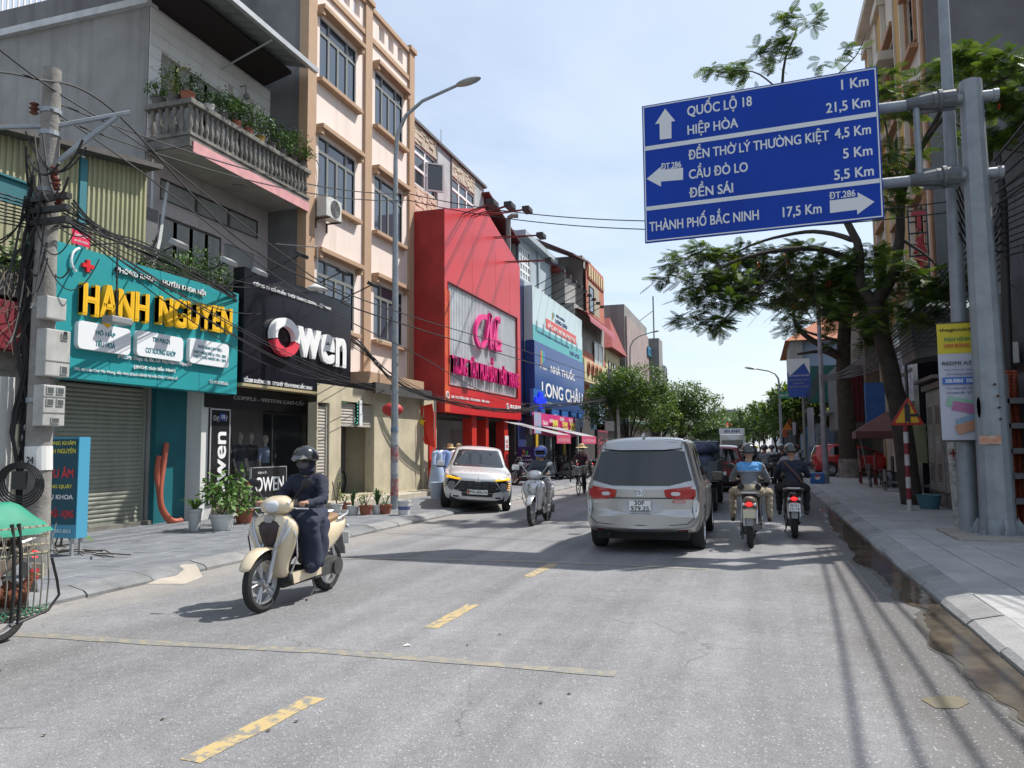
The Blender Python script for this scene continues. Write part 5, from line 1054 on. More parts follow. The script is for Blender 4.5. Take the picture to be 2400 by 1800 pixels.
for k,(l,r) in enumerate(((1175,1232),(1229,1287))):
 xa_=LX+.55; xb_=LX+2.6; a=pX(l,930,xa_)[0]; b=pX(r,940,xa_)[0]+2; a2=pX(l+27,945,xb_)[0]; b2=pX(r,948,xb_)[0]; z1_=2.75; z2_=2.2
 q=thing('awning',('nearer' if k==0 else 'farther')+' grey folding awning with red printed valance at the pharmacy','awning',(xa_,a,z1_),'pharmacy awnings'); m=MB(); m.add([(xa_,a2-.8,z1_),(xa_,b2-.8,z1_),(xb_,b2,z2_),(xb_,a2,z2_)],[(0,1,2,3)]); part(m,'canopy',AW,q); m=mbT(TL(xb_)); m.box(a2,b2,z2_-.38,z2_,0,.02); part(m,'valance',AWR,q); text('NHÀ THUỐC LONG CHÂU',((b2-a2)*.8,.2),TL(xb_)@Matrix.Translation(((a2+b2)/2,z2_-.19,.022)),M('valance_print',(.7,.45,.5),.6),q,.002,.01)
 m=MB(); m.tube([(xb_,b2-.1,z2_-.38),(xb_,b2-.1,.12)],.035,6); part(m,'post',MG('black_metal'),q)
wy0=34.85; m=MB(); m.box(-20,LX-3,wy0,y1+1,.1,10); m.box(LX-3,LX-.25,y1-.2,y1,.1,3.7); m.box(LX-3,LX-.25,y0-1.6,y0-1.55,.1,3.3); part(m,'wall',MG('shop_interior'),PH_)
m=MB(); m.box(LX-.6,LX-.2,wy0+.1,y0-.4,.1,3.2); part(m,'blue_wall',M('navy_wall',(.015,.03,.13),.5),PH_)
m=MB(); m.box(LX-.8,LX-.3,y0+.2,y0+1.2,2.3,3.7); m.box(LX-.4,LX-.2,wy0,y1,3.25,3.76); part(m,'fascia',M('mauve_wall',(.16,.14,.15),.8),PH_)
SHV=M('shelf_stock',(.3,.34,.38),.6,var=(6,1.),col2=(.05,.12,.1))
m=MB()
for z in (.9,1.4,1.9,2.4): m.box(LX-2.9,LX-2.6,y0+.3,y1-.6,z,z+.3)
part(m,'shelves',SHV,PH_); m=MB(); m.box(LX-1.7,LX-1.1,y0+1,y0+5.5,.1,1.05); part(m,'counter',M('counter_white',(.45,.5,.5),.4),PH_)
FRD=M('shop_frame_dark',(.04,.045,.05),.5); m=MB()
for k in range(7): y=y0-.4+k*(y1-y0)/6.2; m.box(LX-.3,LX-.2,y,y+.12,.1,3.25)
part(m,'frame',FRD,PH_); m=MB(); m.box(LX-.26,LX-.25,y0-.3,y1-5.2,.15,3.2); part(m,'shop_glass',GTR,PH_)
for k,(yy_,cc) in enumerate(((y0+1.2,(.5,.38,.02)),(y1-4.3,(.5,.38,.02)))): m=MB(); m.box(LX-.18,LX-.12,yy_,yy_+.45,.4,2.6); part(m,'price_strip',M('strip_yellow',cc,.5,var=(3,.4),col2=(.5,.05,.03)),PH_)
ab=aboard('blue standing pharmacy sign with white LONG CHÂU letters behind the silver scooter','x',0,0,0,0,None,[]) if False else None
SS=thing('pharmacy_floor_sign','dark blue upright pharmacy sign with LONG CHÂU lettering on the pavement','sign',(-9.9,34.6,PH)); Yq=34.5; xa,za=pY(1118,965,Yq); xb,_=pY(1154,965,Yq); m=mbT(TC(Yq)); m.box(xa,xb,PH,za,-.2,0); part(m,'board',M('floor_sign_blue',(.01,.02,.12),.3),SS)
W_=xb-xa; CT=TC(Yq)
for tx,f_,fw,h_ in (('FPT Retail',.73,.5,.08),('NHÀ THUỐC',.62,.85,.12),('LONG',.46,.85,.26),('CHÂU',.27,.85,.3)): text(tx,(W_*fw,h_),CT@Matrix.Translation(((xa+xb)/2,PH+(za-PH)*f_,.004)),WHP,SS,.004,.02)
m=mbT(CT); m.box((xa+xb)/2-.15,(xa+xb)/2-.05,za-.4,za-.15,.001,.01); part(m,'logo_bar',MG('logo_0'),SS); m=mbT(CT); m.box((xa+xb)/2+.01,(xa+xb)/2+.1,za-.4,za-.2,.001,.01); part(m,'logo_bar',MG('logo_1'),SS)
# ======== H: salmon house with arched canopy, yellow house, grey blocks ========
Hh=thing('salmon_house','salmon and cream house with red pyramid roof and round arched balcony canopy','building',(-11,52,0)); HX=-11; T=TL(HX)
SAL=M('salmon_wall',(.42,.14,.09),.8,var=(1,.3)); CRY=M('cream_yellow',(.55,.47,.27),.8,var=(1.5,.3)); RTR=M('red_roof_tile',(.3,.05,.04),.6,var=(3,.5),bump=(12,.6))
h0=y1+.1; h1=pX(1306,800,HX)[0]; zt_=pX(1262,605,HX)[1]
m=MB(); m.box(-20,HX,h0,h1,0,11.0); m.box(-20,HX-.2,h1-6.5,h1,11,15.0); part(m,'wall',PLG,Hh)
m=mbT(T); m.box(h1-6.5,h1-.0,11.0,14.6,.0,.05); m.box(h0,h1,3,8.2,.002,.06); part(m,'facade',SAL,Hh)
m=mbT(T); m.box(h1-6.2,h1-.4,13.5,14.7,.06,.12); 
for k in range(7): pass
part(m,'parapet_band',SAL,Hh)
for k in range(7): m=mbT(T); u=h1-6+k*.85; m.box(u,u+.45,13.6,14.4,.125,.17); part(m,'cream_block',CRY,Hh)
m=mbT(T); m.box(h1-5.9,h1-2,11.2,13.3,.055,.07); part(m,'recess',M('recess_shade',(.3,.27,.2),.8),Hh); window(Hh,T,h1-5.7,h1-4.2,11.2,13,fm=WOODB,w=.1)  # flat panel on the wall; the recess's shade is put into its colour
m=MB(); m.add([(-11.5,h0-1,13.0),(-11.5,h0+4,13.0),(-17,h0+4,13.0),(-17,h0-1,13.0),(-14,h0+1.5,14.8)],[(0,1,4),(1,2,4),(2,3,4),(3,0,4),(0,1,2,3)]); part(m,'roof',RTR,Hh)
m=MB(); m.box(-17,-11.6,h0,h0+4,10.9,13.0); part(m,'wall',PLG,Hh)
m=MB(); 
vs=[];na=10; c0=h0+3.2; c1=h1-.6
for i in range(na+1):
 an=PI*i/na; 
 for y in (c0-3,c1): vs.append((HX-.2-1.25*math.cos(an)*1.0,y,9.7+1.0*math.sin(an)))
m.add(vs,[(2*i,2*i+2,2*i+3,2*i+1) for i in range(na)]); part(m,'arched_canopy',M('canopy_red',(.25,.03,.04),.5),Hh,'all')
m=MB(); m.box(HX-.2,HX+.6,h0+.1,h1-.6,5.9,6.2); m.box(HX+.4,HX+.6,h0+.1,h1-.6,6.2,7.4); part(m,'balcony',CRY,Hh)
for k in range(4):
 u=h0+1.2+k*1.35; m=mbT(TL(HX+.6)); m.tube([(u+.3*math.cos(q),6.8+.42*math.sin(q),.03) for q in [2*PI*j/12 for j in range(13)]],.09,5); part(m,'ring_ornament',SAL,Hh)
window(Hh,T,h1-4.5,h1-1.2,6.9,9.2,cols=(1,1),fm=WHF,gm=M('curtain_glass',(.35,.36,.34),.3),w=.12,fr=.15); 
for k in range(6): m=mbT(T); u=h0+1.5+k*.45; m.box(u,u+.12,4.2,5.6,.1,.16); part(m,'window_bar',M('bar_red',(.3,.03,.03),.5),Hh)
BS=thing('blue_shop_sign','pale blue shop sign half hidden behind the farther concrete pole','sign',(-9,50,3)); a=pX(1282,860,-9.2)[0]; b=pX(1305,860,-9.2)[0]; m=mbT(TL(-9.2)); m.box(a,b,2.7,5.4,-.2,0); part(m,'board',M('sky_blue_board',(.2,.38,.6),.5,var=(1,.5),col2=(.45,.38,.3)),BS)
Yh=thing('yellow_house','small yellow gabled house with red roof beyond the salmon house','building',(-11,66,0)); a=pX(1308,750,-11)[0];b=pX(1338,750,-11)[0]; zt=pX(1320,715,-11)[1]
m=MB(); m.box(-18,-11,a,b,0,zt-1.6); part(m,'wall',CRY,Yh); m=MB(); m.add([(-10.4,a-.3,zt-1.7),(-10.4,b+.3,zt-1.7),(-18,b+.3,zt-1.7),(-18,a-.3,zt-1.7),(-11.2,(a+b)/2,zt+1.2),(-17,(a+b)/2,zt+1.2)],[(0,1,4),(1,2,5,4),(2,3,5),(3,0,4,5),(0,1,2,3)]); part(m,'roof',RTR,Yh)
for k in range(3): window(Yh,TL(-11),a+1+k*2.2,a+2.1+k*2.2,zt-5,zt-2.6,fm=CRY,w=.05)
Gb=thing('grey_block','plain grey rendered block with blue shuttered windows far down the left side','building',(-11,90,0)); a=b+.5; b=pX(1398,760,-10.6)[0]; zt=pX(1400,712,-10.6)[1]
GRB=M('far_grey_render',(.24,.24,.23),.9,var=(.5,.5),streak=(1.5,.5)); m=MB(); m.box(-25,-10.6,a,b,0,zt); part(m,'wall',GRB,Gb)
m=mbT(TL(-10.6)); m.box(b-14,b,0,zt-1,.0,.15); part(m,'facade',M('faded_pink',(.32,.25,.24),.85,var=(1,.4)),Gb)
SHB=M('blue_shutter',(.05,.25,.4),.5)
for (l,r,t,bt_) in ((1400,1407,748,772),(1411,1417,752,775)):
 o=pX(l,t,-10.3);o2=pX(r,bt_,-10.3); m=mbT(TL(-10.3)); m.box(o[0],o2[0],o2[1],o[1],-.1,.05); p=part(m,'shutter_leaf',SHB,Gb); m=mbT(TL(-10.3)); m.box(o[0]+.4,o2[0]-.4,o2[1]+.2,o[1]-.2,.051,.08); part(m,'pane',MG('tower_glass') if 'tower_glass' in MATS else M('tower_glass',(.05,.15,.3),.1),p)
m=MB(); m.box(-14,-9.9,a-4,b-12,7.0,7.2)
for k in range(8): m.box(-9.95,-9.85,a-4+k*4,a-3.85+k*4,5,7.6)
m.box(-10.1,-9.9,a-4,b-12,7.6,7.7); part(m,'rooftop_frame',M('dark_steel_frame',(.05,.05,.05),.7),Gb)
Gc=thing('slim_grey_block','slim tall grey block with blue glass strips beyond the shuttered block','building',(-10,110,0)); a=b+1; b2=pX(1432,800,-9.5)[0]; zt=pX(1430,738,-9.5)[1]
m=MB(); m.box(-22,-9.5,a,b2,0,zt); part(m,'wall',GRB,Gc)
for k in range(4): window(Gc,TL(-9.5),a+3+k*((b2-a)/4.6),a+3+k*((b2-a)/4.6)+1.7,2,zt-2.5,rows=(1,1,1,1),fm=WHF,gm=M('tower_glass',(.05,.15,.3),.1),w=.04,fr=.2)
m=MB(); m.tube([(-10,b2-3,zt),(-10,b2-3,zt+4.5)],.08,5); m.tube([(-10,b2-3,zt+3),(-12,b2-9,zt)],.05,4); part(m,'mast',GRF,Gc)
# dark lean-to and low shops below the far blocks
LS=thing('dark_shop_row','dark low shop row with faded signs behind the first street tree','building',(-11,70,0)); m=MB(); m.box(-18,-10.8,y1+1,b2,0,4.6); part(m,'wall',M('shop_row_dark',(.05,.045,.045),.8,var=(.5,.6)),LS); m=MB(); m.box(-10.8,-9.3,h1,h1+30,3.6,3.75); part(m,'canopy',M('teal_canopy',(.06,.17,.16),.6),LS)
CS=thing('fabric_shop_sign','dark maroon shop sign with pink CẮT MAY lettering near the farther concrete pole','sign',(-9.5,50,2)); xq=-9.2; a=pX(1290,960,xq)[0];b=pX(1322,960,xq)[0]; m=mbT(TL(xq)); m.box(a,b,1.0,3.1,-.15,0); part(m,'board',M('maroon_board',(.05,.02,.025),.6),CS)
for tx,z,h_ in (('NHẬN MAY QUẦN ÁO',2.65,.22),('CẮT - MAY',2.05,.5),('SỬA CHỮA',1.4,.25)): text(tx,((b-a)*.85,h_),TL(xq)@Matrix.Translation(((a+b)/2,z,.006)),M('pink_print',(.5,.1,.15),.5),CS,.005,.02)
# far centre
fb=thing('far_grey_building','low wide grey building closing the view at the end of the street','building',(-7,190,0)); xa,_=pY(1530,905,190); xb,zt=pY(1592,898,190); m=MB(); m.box(xa-8,xb,190,205,0,zt); m.box(xb-3,xb-.2,190.2,204,zt,zt+1.5);  m.box(xa,xb-5,191,204,zt,zt+2.0);part(m,'wall',M('far_building_grey',(.22,.23,.25),.8),fb); m=MB(); m.box(xb-5.2,xb-2,189.9,189.97,zt-3,zt-.6); part(m,'white_panel',WHP,fb)
wt=thing('white_tower','plain white tower block beyond the right-hand trees','building',(4,160,0)); xa,zt=pY(1665,848,160); xb,_=pY(1695,848,160); m=MB(); m.box(xa,xb,160,172,0,zt); m.box(xb,xb+8,162,172,0,zt-4); part(m,'wall',M('white_tower_wall',(.55,.57,.6),.8),wt)

# ---------------- poles, lamps, cables on the left ----------------
PCON=M('pole_concrete',(.27,.26,.24),.9,var=(3,.8),bump=(25,.5),col2=(.13,.12,.11),streak=(6,.5)); GALV=M('galvanised_steel',(.3,.33,.35),.5,.35,var=(5,.7),bump=(30,.1),col2=(.2,.22,.24))
CAB=M('cable_black',(.012,.012,.013),.6); RUST=M('rusty_iron',(.1,.055,.04),.85,var=(8,.6)); BOXW=M('meter_box_grey',(.42,.42,.4),.55,var=(4,.4),streak=(6,.3)); PORC=M('porcelain_brown',(.12,.04,.03),.2)
PX_,PY_=-8.6,7.5
def L3(px,py,X): y,z=pX(px,py,X); return Vector((X,y,z))
ptop=pX(110,150,PX_)[1]; 
def ponX(px,py): return pX(px,py,PX_)
# pole leans slightly; base and top from the photo
pb_=(-8.62,7.46,0); pt=(-8.6,7.4,pX(112,150,-8.6)[1])
UPo=thing('utility_pole','leaning round concrete utility pole wrapped in black cables at the left kerb','pole',(pb_[0],pb_[1],0))
m=MB(); n=10; m.tube([Vector(pb_).lerp(Vector(pt),i/n) for i in range(n+1)],[.165-.06*i/n for i in range(n+1)],18); part(m,'shaft',PCON,UPo,True)
def pole(z): return Vector(pb_).lerp(Vector(pt),z/pt[2])
for z in (3.5,5.0,5.75,6.05,2.3):
 p=pole(z); m=MB(); m.cyl(p-Vector((0,0,.03)),p+Vector((0,0,.03)),.117+.018*(7-z)*.5,None,16); part(m,'steel_band',GALV,UPo)
m=MB(); a=pole(5.85)
m.tube([a,a+Vector((.75,.55,.32))],.035,6); m.tube([pole(5.3),a+Vector((.62,.45,.24))],.04,6); m.tube([a+Vector((-.5,-.4,-.1)),a+Vector((.1,.05,.02))],.03,6); part(m,'cross_arm',GALV,UPo)
m=MB(); 
for k,z in enumerate((4.85,4.7,4.55)): p=pole(z); m.box(p.x-.1,p.x+.5,p.y-.17,p.y-.09,z-.035,z+.035)
part(m,'cable_bracket',MG('black_metal'),UPo)
for k,(dx,dz) in enumerate(((-.17,6.1),(.2,5.2),(.24,5.05),(.3,4.85))):
 p=pole(dz); m=MB(); m.lathe([(.03,-.1),(.06,-.08),(.03,-.05),(.065,-.02),(.03,.01),(.06,.04),(.03,.07)],(p.x+dx,p.y-.1,dz),10); part(m,'insulator',PORC,UPo,True)
m=MB(); p=pole(1.55); m.cyl((p.x+.01,p.y,1.42),(p.x,p.y,1.72),.156,.153,18,False); part(m,'number_plate',M('white_paint_band',(.62,.62,.6),.6),UPo); text('24',(.12,.09),TC(p.y-.16)@Matrix.Translation((p.x+.05,1.55,0)),MG('black_metal'),UPo,.002,.01)
# meter boxes strapped to the pole
MX=-8.36
def meterbox(label,l,r,t,b,win):
 ya,zt=pX(l+(r-l)*.2,t,MX); yb,zb=pX(r,b,MX); o=thing('meter_box',label,'meter box',(MX,(ya+yb)/2,zb),'boxes on the concrete pole'); T=TL(MX)
 m=mbT(T); m.bbox(ya,yb,zb,zt,-.17,0,.015); part(m,'case',BOXW,o); W_=yb-ya;H_=zt-zb
 for (u,v,w,h) in win:
  u0,u1,v0,v1=ya+W_*(u-w/2),ya+W_*(u+w/2),zb+H_*(v-h/2),zb+H_*(v+h/2); q=mbT(T); q.box(u0-.012,u1+.012,v0-.012,v1+.012,.001,.012); q_=part(q,'window_rim',BOXW,o); g=mbT(T); g.box(u0,u1,v0,v1,.0125,.016); g.build('pane',[M('meter_glass',(.1,.11,.11),.15,spec=.8)],q_)
 for v in ([.31] if H_>.4 else [])+([.7] if len(win)>3 else []): m=mbT(T); m.box(ya,yb,zb+H_*v,zb+H_*v+.012,.001,.006); part(m,'lid_seam',GRF,o)
 return o
meterbox('small plain meter box, topmost of the three on the concrete pole',92,143,637,694,[])
o=meterbox('tall white meter box with a round knob, middle of the three on the pole',89,150,708,816,[(.72,.86,.2,.11),(.75,.15,.2,.14)])
y,z=pX(146,721,MX); m=mbT(TL(MX)); m.lathe([(.022,0),(.022,.02)],(y-.04,z,0),12); part(m,'knob',MG('black_metal'),o)
meterbox('white box with four small meter windows, lowest on the concrete pole',84,139,830,921,[(.28,.87,.25,.13),(.74,.87,.25,.13),(.28,.58,.25,.13),(.74,.58,.25,.13),(.55,.14,.3,.1)])
p=pole(1.2); o=thing('cable_coil','loose coil of black cable with a small tag hung on the concrete pole','cable',(p.x,p.y-.25,1.2)); m=MB()
for k in range(5): r=.34-.03*k; m.tube([(p.x+.02*k+r*1.15*math.cos(a),p.y-.25-.015*k,1.25+.01*k+r*.8*math.sin(a)) for a in [2*PI*q/26 for q in range(27)]],.011,5)
part(m,'coil',CAB,o); m=MB(); m.box(p.x-.02,p.x+.2,p.y-.34,p.y-.31,1.2,1.42); part(m,'tag',MG('black_metal'),o)
m=MB(); m.tube([(p.x-.28,p.y-.1,.1),(p.x-.27,p.y-.1,2.0)],.035,6); o=m.build('conduit',[M('pale_conduit',(.45,.42,.3),.6)],None); tagit(o,'pale yellow conduit standing against the concrete pole','conduit')
m=MB(); m.bbox(p.x-.48,p.x-.38,p.y-.25,p.y-.05,1.1,2.6,.01); o=m.build('conduit',[M('white_conduit',(.5,.5,.48),.6)],None); tagit(o,'white square trunking left of the concrete pole','conduit')
# vertical bundle down the pole and hanging loops
for k in range(14):
 random.seed(40+k); off=Vector((-.2-.05*random.random(),-.12+.2*random.random(),0)); z1=random.choice((5.2,4.9,4.3,3.9)); z0=random.choice((.3,.6,1.5,2.0))
 pts=[pole(z1+(z0-z1)*i/12)+off+Vector((.05*math.sin(i*1.2+k),.04*math.cos(i+k),0)) for i in range(13)]
 m=MB(); m.tube(pts,random.choice((.012,.018,.024)),5); o=m.build('pole_cable',[CAB],None); tagit(o,'black cable running down the left side of the leaning concrete pole','cable','cables running down the concrete pole')
random.seed(99)
for k in range(22):
 a=pole(random.uniform(3.8,5.9))+Vector((random.uniform(-.25,.3),-.2,0)); b=a+Vector((random.uniform(-.9,1.1),random.uniform(-.5,.6),random.uniform(-1.3,.1))); m=MB(); m.tube(catenary(a,b,random.uniform(.15,.6),12),random.choice((.008,.011,.015)),5)
 o=m.build('loose_cable',[CAB],None); tagit(o,'loose black cable end looping around the top of the leaning concrete pole','cable','loose cable loops at the concrete pole')
def cable(a,b,sag,r,label,group,n=22,mat=None):
 m=MB(); m.tube(catenary(a,b,sag,n),r,5); o=m.build('overhead_cable',[mat or CAB],None,True); tagit(o,label,'cable',group); return o
# heavy bundle between concrete pole and the next pole down the street (behind the pharmacy trees)
NP=(-7.9,43.5)
Pn=thing('utility_pole','farther concrete utility pole with bracket and boxes in front of the salmon house','pole',(NP[0],NP[1],0)); zt=pX(1275,775,NP[0])[1]; m=MB(); m.tube([(NP[0],NP[1],0),(NP[0],NP[1],zt)],[.2,.13],12); part(m,'shaft',PCON,Pn,True)
m=MB(); m.box(NP[0]-.25,NP[0]+.25,NP[1]-.5,NP[1]-.2,2.55,3.1); m.box(NP[0]-.1,NP[0]+.3,NP[1]-.45,NP[1]-.2,1.4,1.8); part(m,'meter_box',BOXW,Pn); m=MB(); m.tube([(NP[0],NP[1],4.6),(NP[0]+1.6,NP[1]-.5,5.1)],.05,5);m.tube([(NP[0],NP[1],4.2),(NP[0]+1.5,NP[1]-.5,4.9)],.05,5); part(m,'cross_arm',GALV,Pn)
m=MB(); m.tube([(NP[0]+.5,NP[1]-.3,0),(NP[0]+.45,NP[1]-.3,4.3)],.09,8); part(m,'riser_pipe',BOXW,Pn)
for k in range(12):
 jx=lambda q:Vector((.05*math.sin(k*2.1+q),0,.07*math.cos(k*1.7+q*2)+.015*k))
 a=pole(4.5+.03*k)+Vector((.1+.03*k,.0,0)); P_=[a,L3(215,505,-9.0)+jx(0)*.5,L3(330,560,-9.9)+jx(1),L3(470,625,-11.0)+jx(2)*.7,Vector((-11.62,16.3,4.95))+jx(3),L3(756,742,-11.45)+jx(4)*1.3,L3(850,812+2*k,-10.6)+jx(5),L3(960,862+1.5*k,-10.0)+jx(6),L3(1100,888+.8*k,-9.4)+jx(7),L3(1190,883,-8.8)+jx(8)*1.5,Vector((NP[0]+.2,NP[1],4.2+.08*(k%5)))]
 wire_later=[tuple(p) for p in P_]; 
 Q=[]
 for i_ in range(len(P_)-1):
  a_=P_[max(i_-1,0)];b_=P_[i_];c_=P_[i_+1];d_=P_[min(i_+2,len(P_)-1)]
  for j_ in range(8): t=j_/8; Q.append(.5*((2*b_)+(c_-a_)*t+(2*a_-5*b_+4*c_-d_)*t*t+(3*b_-a_-3*c_+d_)*t**3))
 Q.append(P_[-1]); m=MB(); m.tube(Q,.007+.003*(k%4),5); tagit(m.build('overhead_cable',[CAB],None,True),'black cable of the low bundle running above the teal sign and past the red shop','cable','low cable bundle along the left shops')
for k in range(9): cable(pole(4.5+.04*k)+Vector((-.1,0,0)),Vector((-9.2+.1*k,-3,4.7+.1*k)),.3,.01,'black cable leaving the concrete pole toward the left edge','cables running out of the picture at left')
for k in range(8):   # street light brackets to facades
 a=pole(4.6)+Vector((.3,0,0)); b=Vector((-11.2,[15.5,16.5,18.9,19.6,23.2,24.0,19.2,20.5][k],[4.9,5.9,3.6,3.5,3.6,3.55,6.2,3.6][k])); cable(a,b,.35+.1*(k%3),.009,'thin black service wire drooping from the concrete pole to a shop front','service wires to the shop fronts')
# upper lines: photo points
T0=pole(6.35)
up=[((0,155),(452,262),(890,460)),]
A1=pole(6.2)+Vector((.15,-.1,0))
def wire_via(pts,r,label,group,mat=None):
 P=[Vector(p) for p in pts]; Q=[]
 for i in range(len(P)-1):
  a=P[max(i-1,0)];b=P[i];c=P[i+1];d=P[min(i+2,len(P)-1)]
  for j in range(10): t=j/10; Q.append(.5*((2*b)+(c-a)*t+(2*a-5*b+4*c-d)*t*t+(3*b-a-3*c+d)*t**3))
 Q.append(P[-1]); m=MB(); m.tube(Q,r,5); o=m.build('overhead_cable',[mat or CAB],None,True); tagit(o,label,'cable',group); return o
SPX=3.55
wire_via([L3(-60,150,-8.2),L3(70,168,-8.5),L3(240,235,-8.45),L3(520,520,-8.4),L3(745,640,-8.3),L3(870,700,-8.3),(-8.3,46,5.3)],.016,'thick twisted power cable descending from the concrete pole past the clinic sign','main power cables')
wire_via([L3(-60,60,-8.2),L3(110,190,-8.5),L3(330,330,-8.45),L3(600,540,-8.4),L3(790,650,-8.3),L3(1140,760,-8.3),(-8.3,46,5.6)],.013,'power cable from the pole top crossing the black sign','main power cables')
wire_via([L3(110,235,-8.5),L3(330,390,-8.45),L3(660,640,-8.4),L3(890,760,-8.3),L3(1120,870,-8.3),(-8.3,44,4.4)],.012,'power cable crossing low over the teal sign','main power cables')
# crossing wires to the gantry post on the right
for k,(z0,y0,z1) in enumerate(((6.2,418,6.05),(6.0,432,5.85))):
 a=L3(880,y0,-8.8); l=['upper','lower'][k]; cable(pole(z0),a,.35,.012,'wire from the concrete pole to the tall street lamp, '+l+' one','wires to the street lamp'); cable(a,Vector((3.5,15.45,z1)),.55,.012,'wire crossing above the street behind the blue sign, '+l+' one','wires crossing the street',30)
# ---- street lamps
def streetlamp(label,x,y,h,reach,s=1,group='street lamps'):
 o=thing('street_lamp',label,'street lamp',(x,y,0),group); m=MB(); m.tube([(x,y,0),(x,y,h*.55),(x,y,h*.84)],[.1,.08,.06],12); part(m,'pole',GALV,o,True)
 c=[Vector((x,y,h*.84)),Vector((x+.04*s,y,h*.9)),Vector((x+reach*.13*s,y,h*.945)),Vector((x+reach*.35*s,y,h*.975)),Vector((x+reach*.8*s,y,h*1.0))]; m=MB(); m.tube(c,[.06,.055,.05,.045,.04],10); part(m,'arm',GALV,o,True)
 m=MB(); e=c[-1]; m.ball((e.x+.3*s,e.y,e.z+.05),(.36,.15,.075),14,8,rot=Matrix.Rotation(R(-9*s),3,'Y')); part(m,'lamp_head',M('lamp_head_grey',(.33,.35,.34),.4,.3),o,True); return o
lx,ly=-8.87,17.95
streetlamp('tall curved street lamp with scuffed paint at its foot, nearest on the left',lx,ly,11.05,2.2)
for z0,z1,c in ((.45,.9,(.3,.06,.06)),(1.35,1.7,(.3,.06,.07)),(1.75,2.05,(.4,.4,.4)),(1.0,1.3,(.38,.38,.38)),(2.1,2.2,(.05,.15,.3))):
 m=MB(); m.cyl((lx,ly,z0),(lx,ly,z1),.104,.1,14,False); o=m.build('paint_scuff',[M('scuff_%d'%int(z0*100),c,.7,var=(9,1.),col2=(.28,.3,.3))],bpy.data.objects['street_lamp'])
for k,(px,pt_,py,Y) in enumerate(((1365,1420,720,62),(1484,1512,830,95),(1502,1530,890,130))):
 x,_=pY(px,960,Y); h=pY(px,py,Y)[1]; streetlamp('thin curved street lamp '+['standing before the grey block','rising over the farther trees','small and farthest over the trees'][k]+' at left',x,Y,h,pY(pt_,py,Y)[0]-x)
x,_=pY(1688,960,48); streetlamp('curved street lamp on the right in front of the doctor billboard',x,48,pY(1680,795,48)[1],1.6,-1)
# ---- potted plants in front of the shops
SOIL=M('soil',(.04,.03,.02),.95); LG=M('leaf_green',(.075,.16,.03),.55,var=(6,.6),col2=(.1,.17,.03)); LG2=M('leaf_dark',(.025,.07,.018),.5,var=(5,.6),col2=(.05,.1,.025)); LGY=M('leaf_yellow_green',(.16,.22,.03),.55,var=(6,.5))
for mm in (LG,LG2,LGY): mm.node_tree.nodes['Principled BSDF'].inputs['Specular IOR Level'].default_value=.3
def pot(x,y,z,r,h,mat,name,label,group,plant='bush',pr=.25,ph=.35,lm=None,n=160,ls=.06,square=False):
 o=thing(name,label,'plant',(x,y,z),group); m=MB()
 if square: m.box(x-r,x+r,y-r*1.6,y+r*1.6,z,z+h); m.box(x-r*1.08,x+r*1.08,y-r*1.68,y+r*1.68,z+h-.03,z+h)
 else: m.lathe([(r*.72,z),(r*.8,z+h*.2),(r*.95,z+h*.85),(r*1.05,z+h*.88),(r*1.05,z+h),(r*.9,z+h),(r*.88,z+h*.93)],(x,y,0),16)
 part(m,'pot',mat,o,True); lm=lm or LG
 if plant=='bush':
  m=MB()
  for k in range(5): a=random.random()*6.3; m.tube([(x,y,z+h*.9),(x+.4*pr*math.cos(a),y+.4*pr*math.sin(a),z+h+ph*.5),(x+.7*pr*math.cos(a),y+.7*pr*math.sin(a),z+h+ph*.85)],.008,4)
  part(m,'stem',M('stem_brown',(.08,.06,.03),.8),o); leafblob(o,(x,y,z+h+ph*.55),(pr,pr,ph*.55),n,ls,lm)
 else:
  m=MB()
  for k in range(n):
   a=random.random()*6.3; L_=pr*random.uniform(.7,1.2); hh=ph*random.uniform(.6,1.15); w=ls; c=Vector((x,y,z+h*.9)); d=Vector((math.cos(a),math.sin(a),0)); s=Vector((-d.y,d.x,0)); prev=None; vs=[];
   for j in range(5):
    t=j/4; p=c+d*L_*t**1.3+Vector((0,0,hh*math.sin(t*2.0)*(1.05))); ww=w*(1-t)*.5+.002; vs+=[p+s*ww,p-s*ww]
   m.add(vs,[(2*j,2*j+1,2*j+3,2*j+2) for j in range(4)])
  q=m.build('leaves',[lm],o); q['kind']='stuff'
 return o
def leafblob(parent,c,r,n,ls,mat,name='foliage',mat2=None,shell=.35,seed=None,squash=None):
 rng=np.random.default_rng(seed if seed is not None else random.randrange(1<<30)); cs=rng.normal(size=(max(3,n//25),3)); cs/=np.linalg.norm(cs,axis=1)[:,None]; cs*=(rng.random((len(cs),1))**.35)
 k=rng.integers(0,len(cs),n); p=cs[k]*np.array(r)+rng.normal(size=(n,3))*np.array(r)*shell*.6+np.array(c)
 return leafmesh(parent,p,ls,rng,mat,name,mat2)
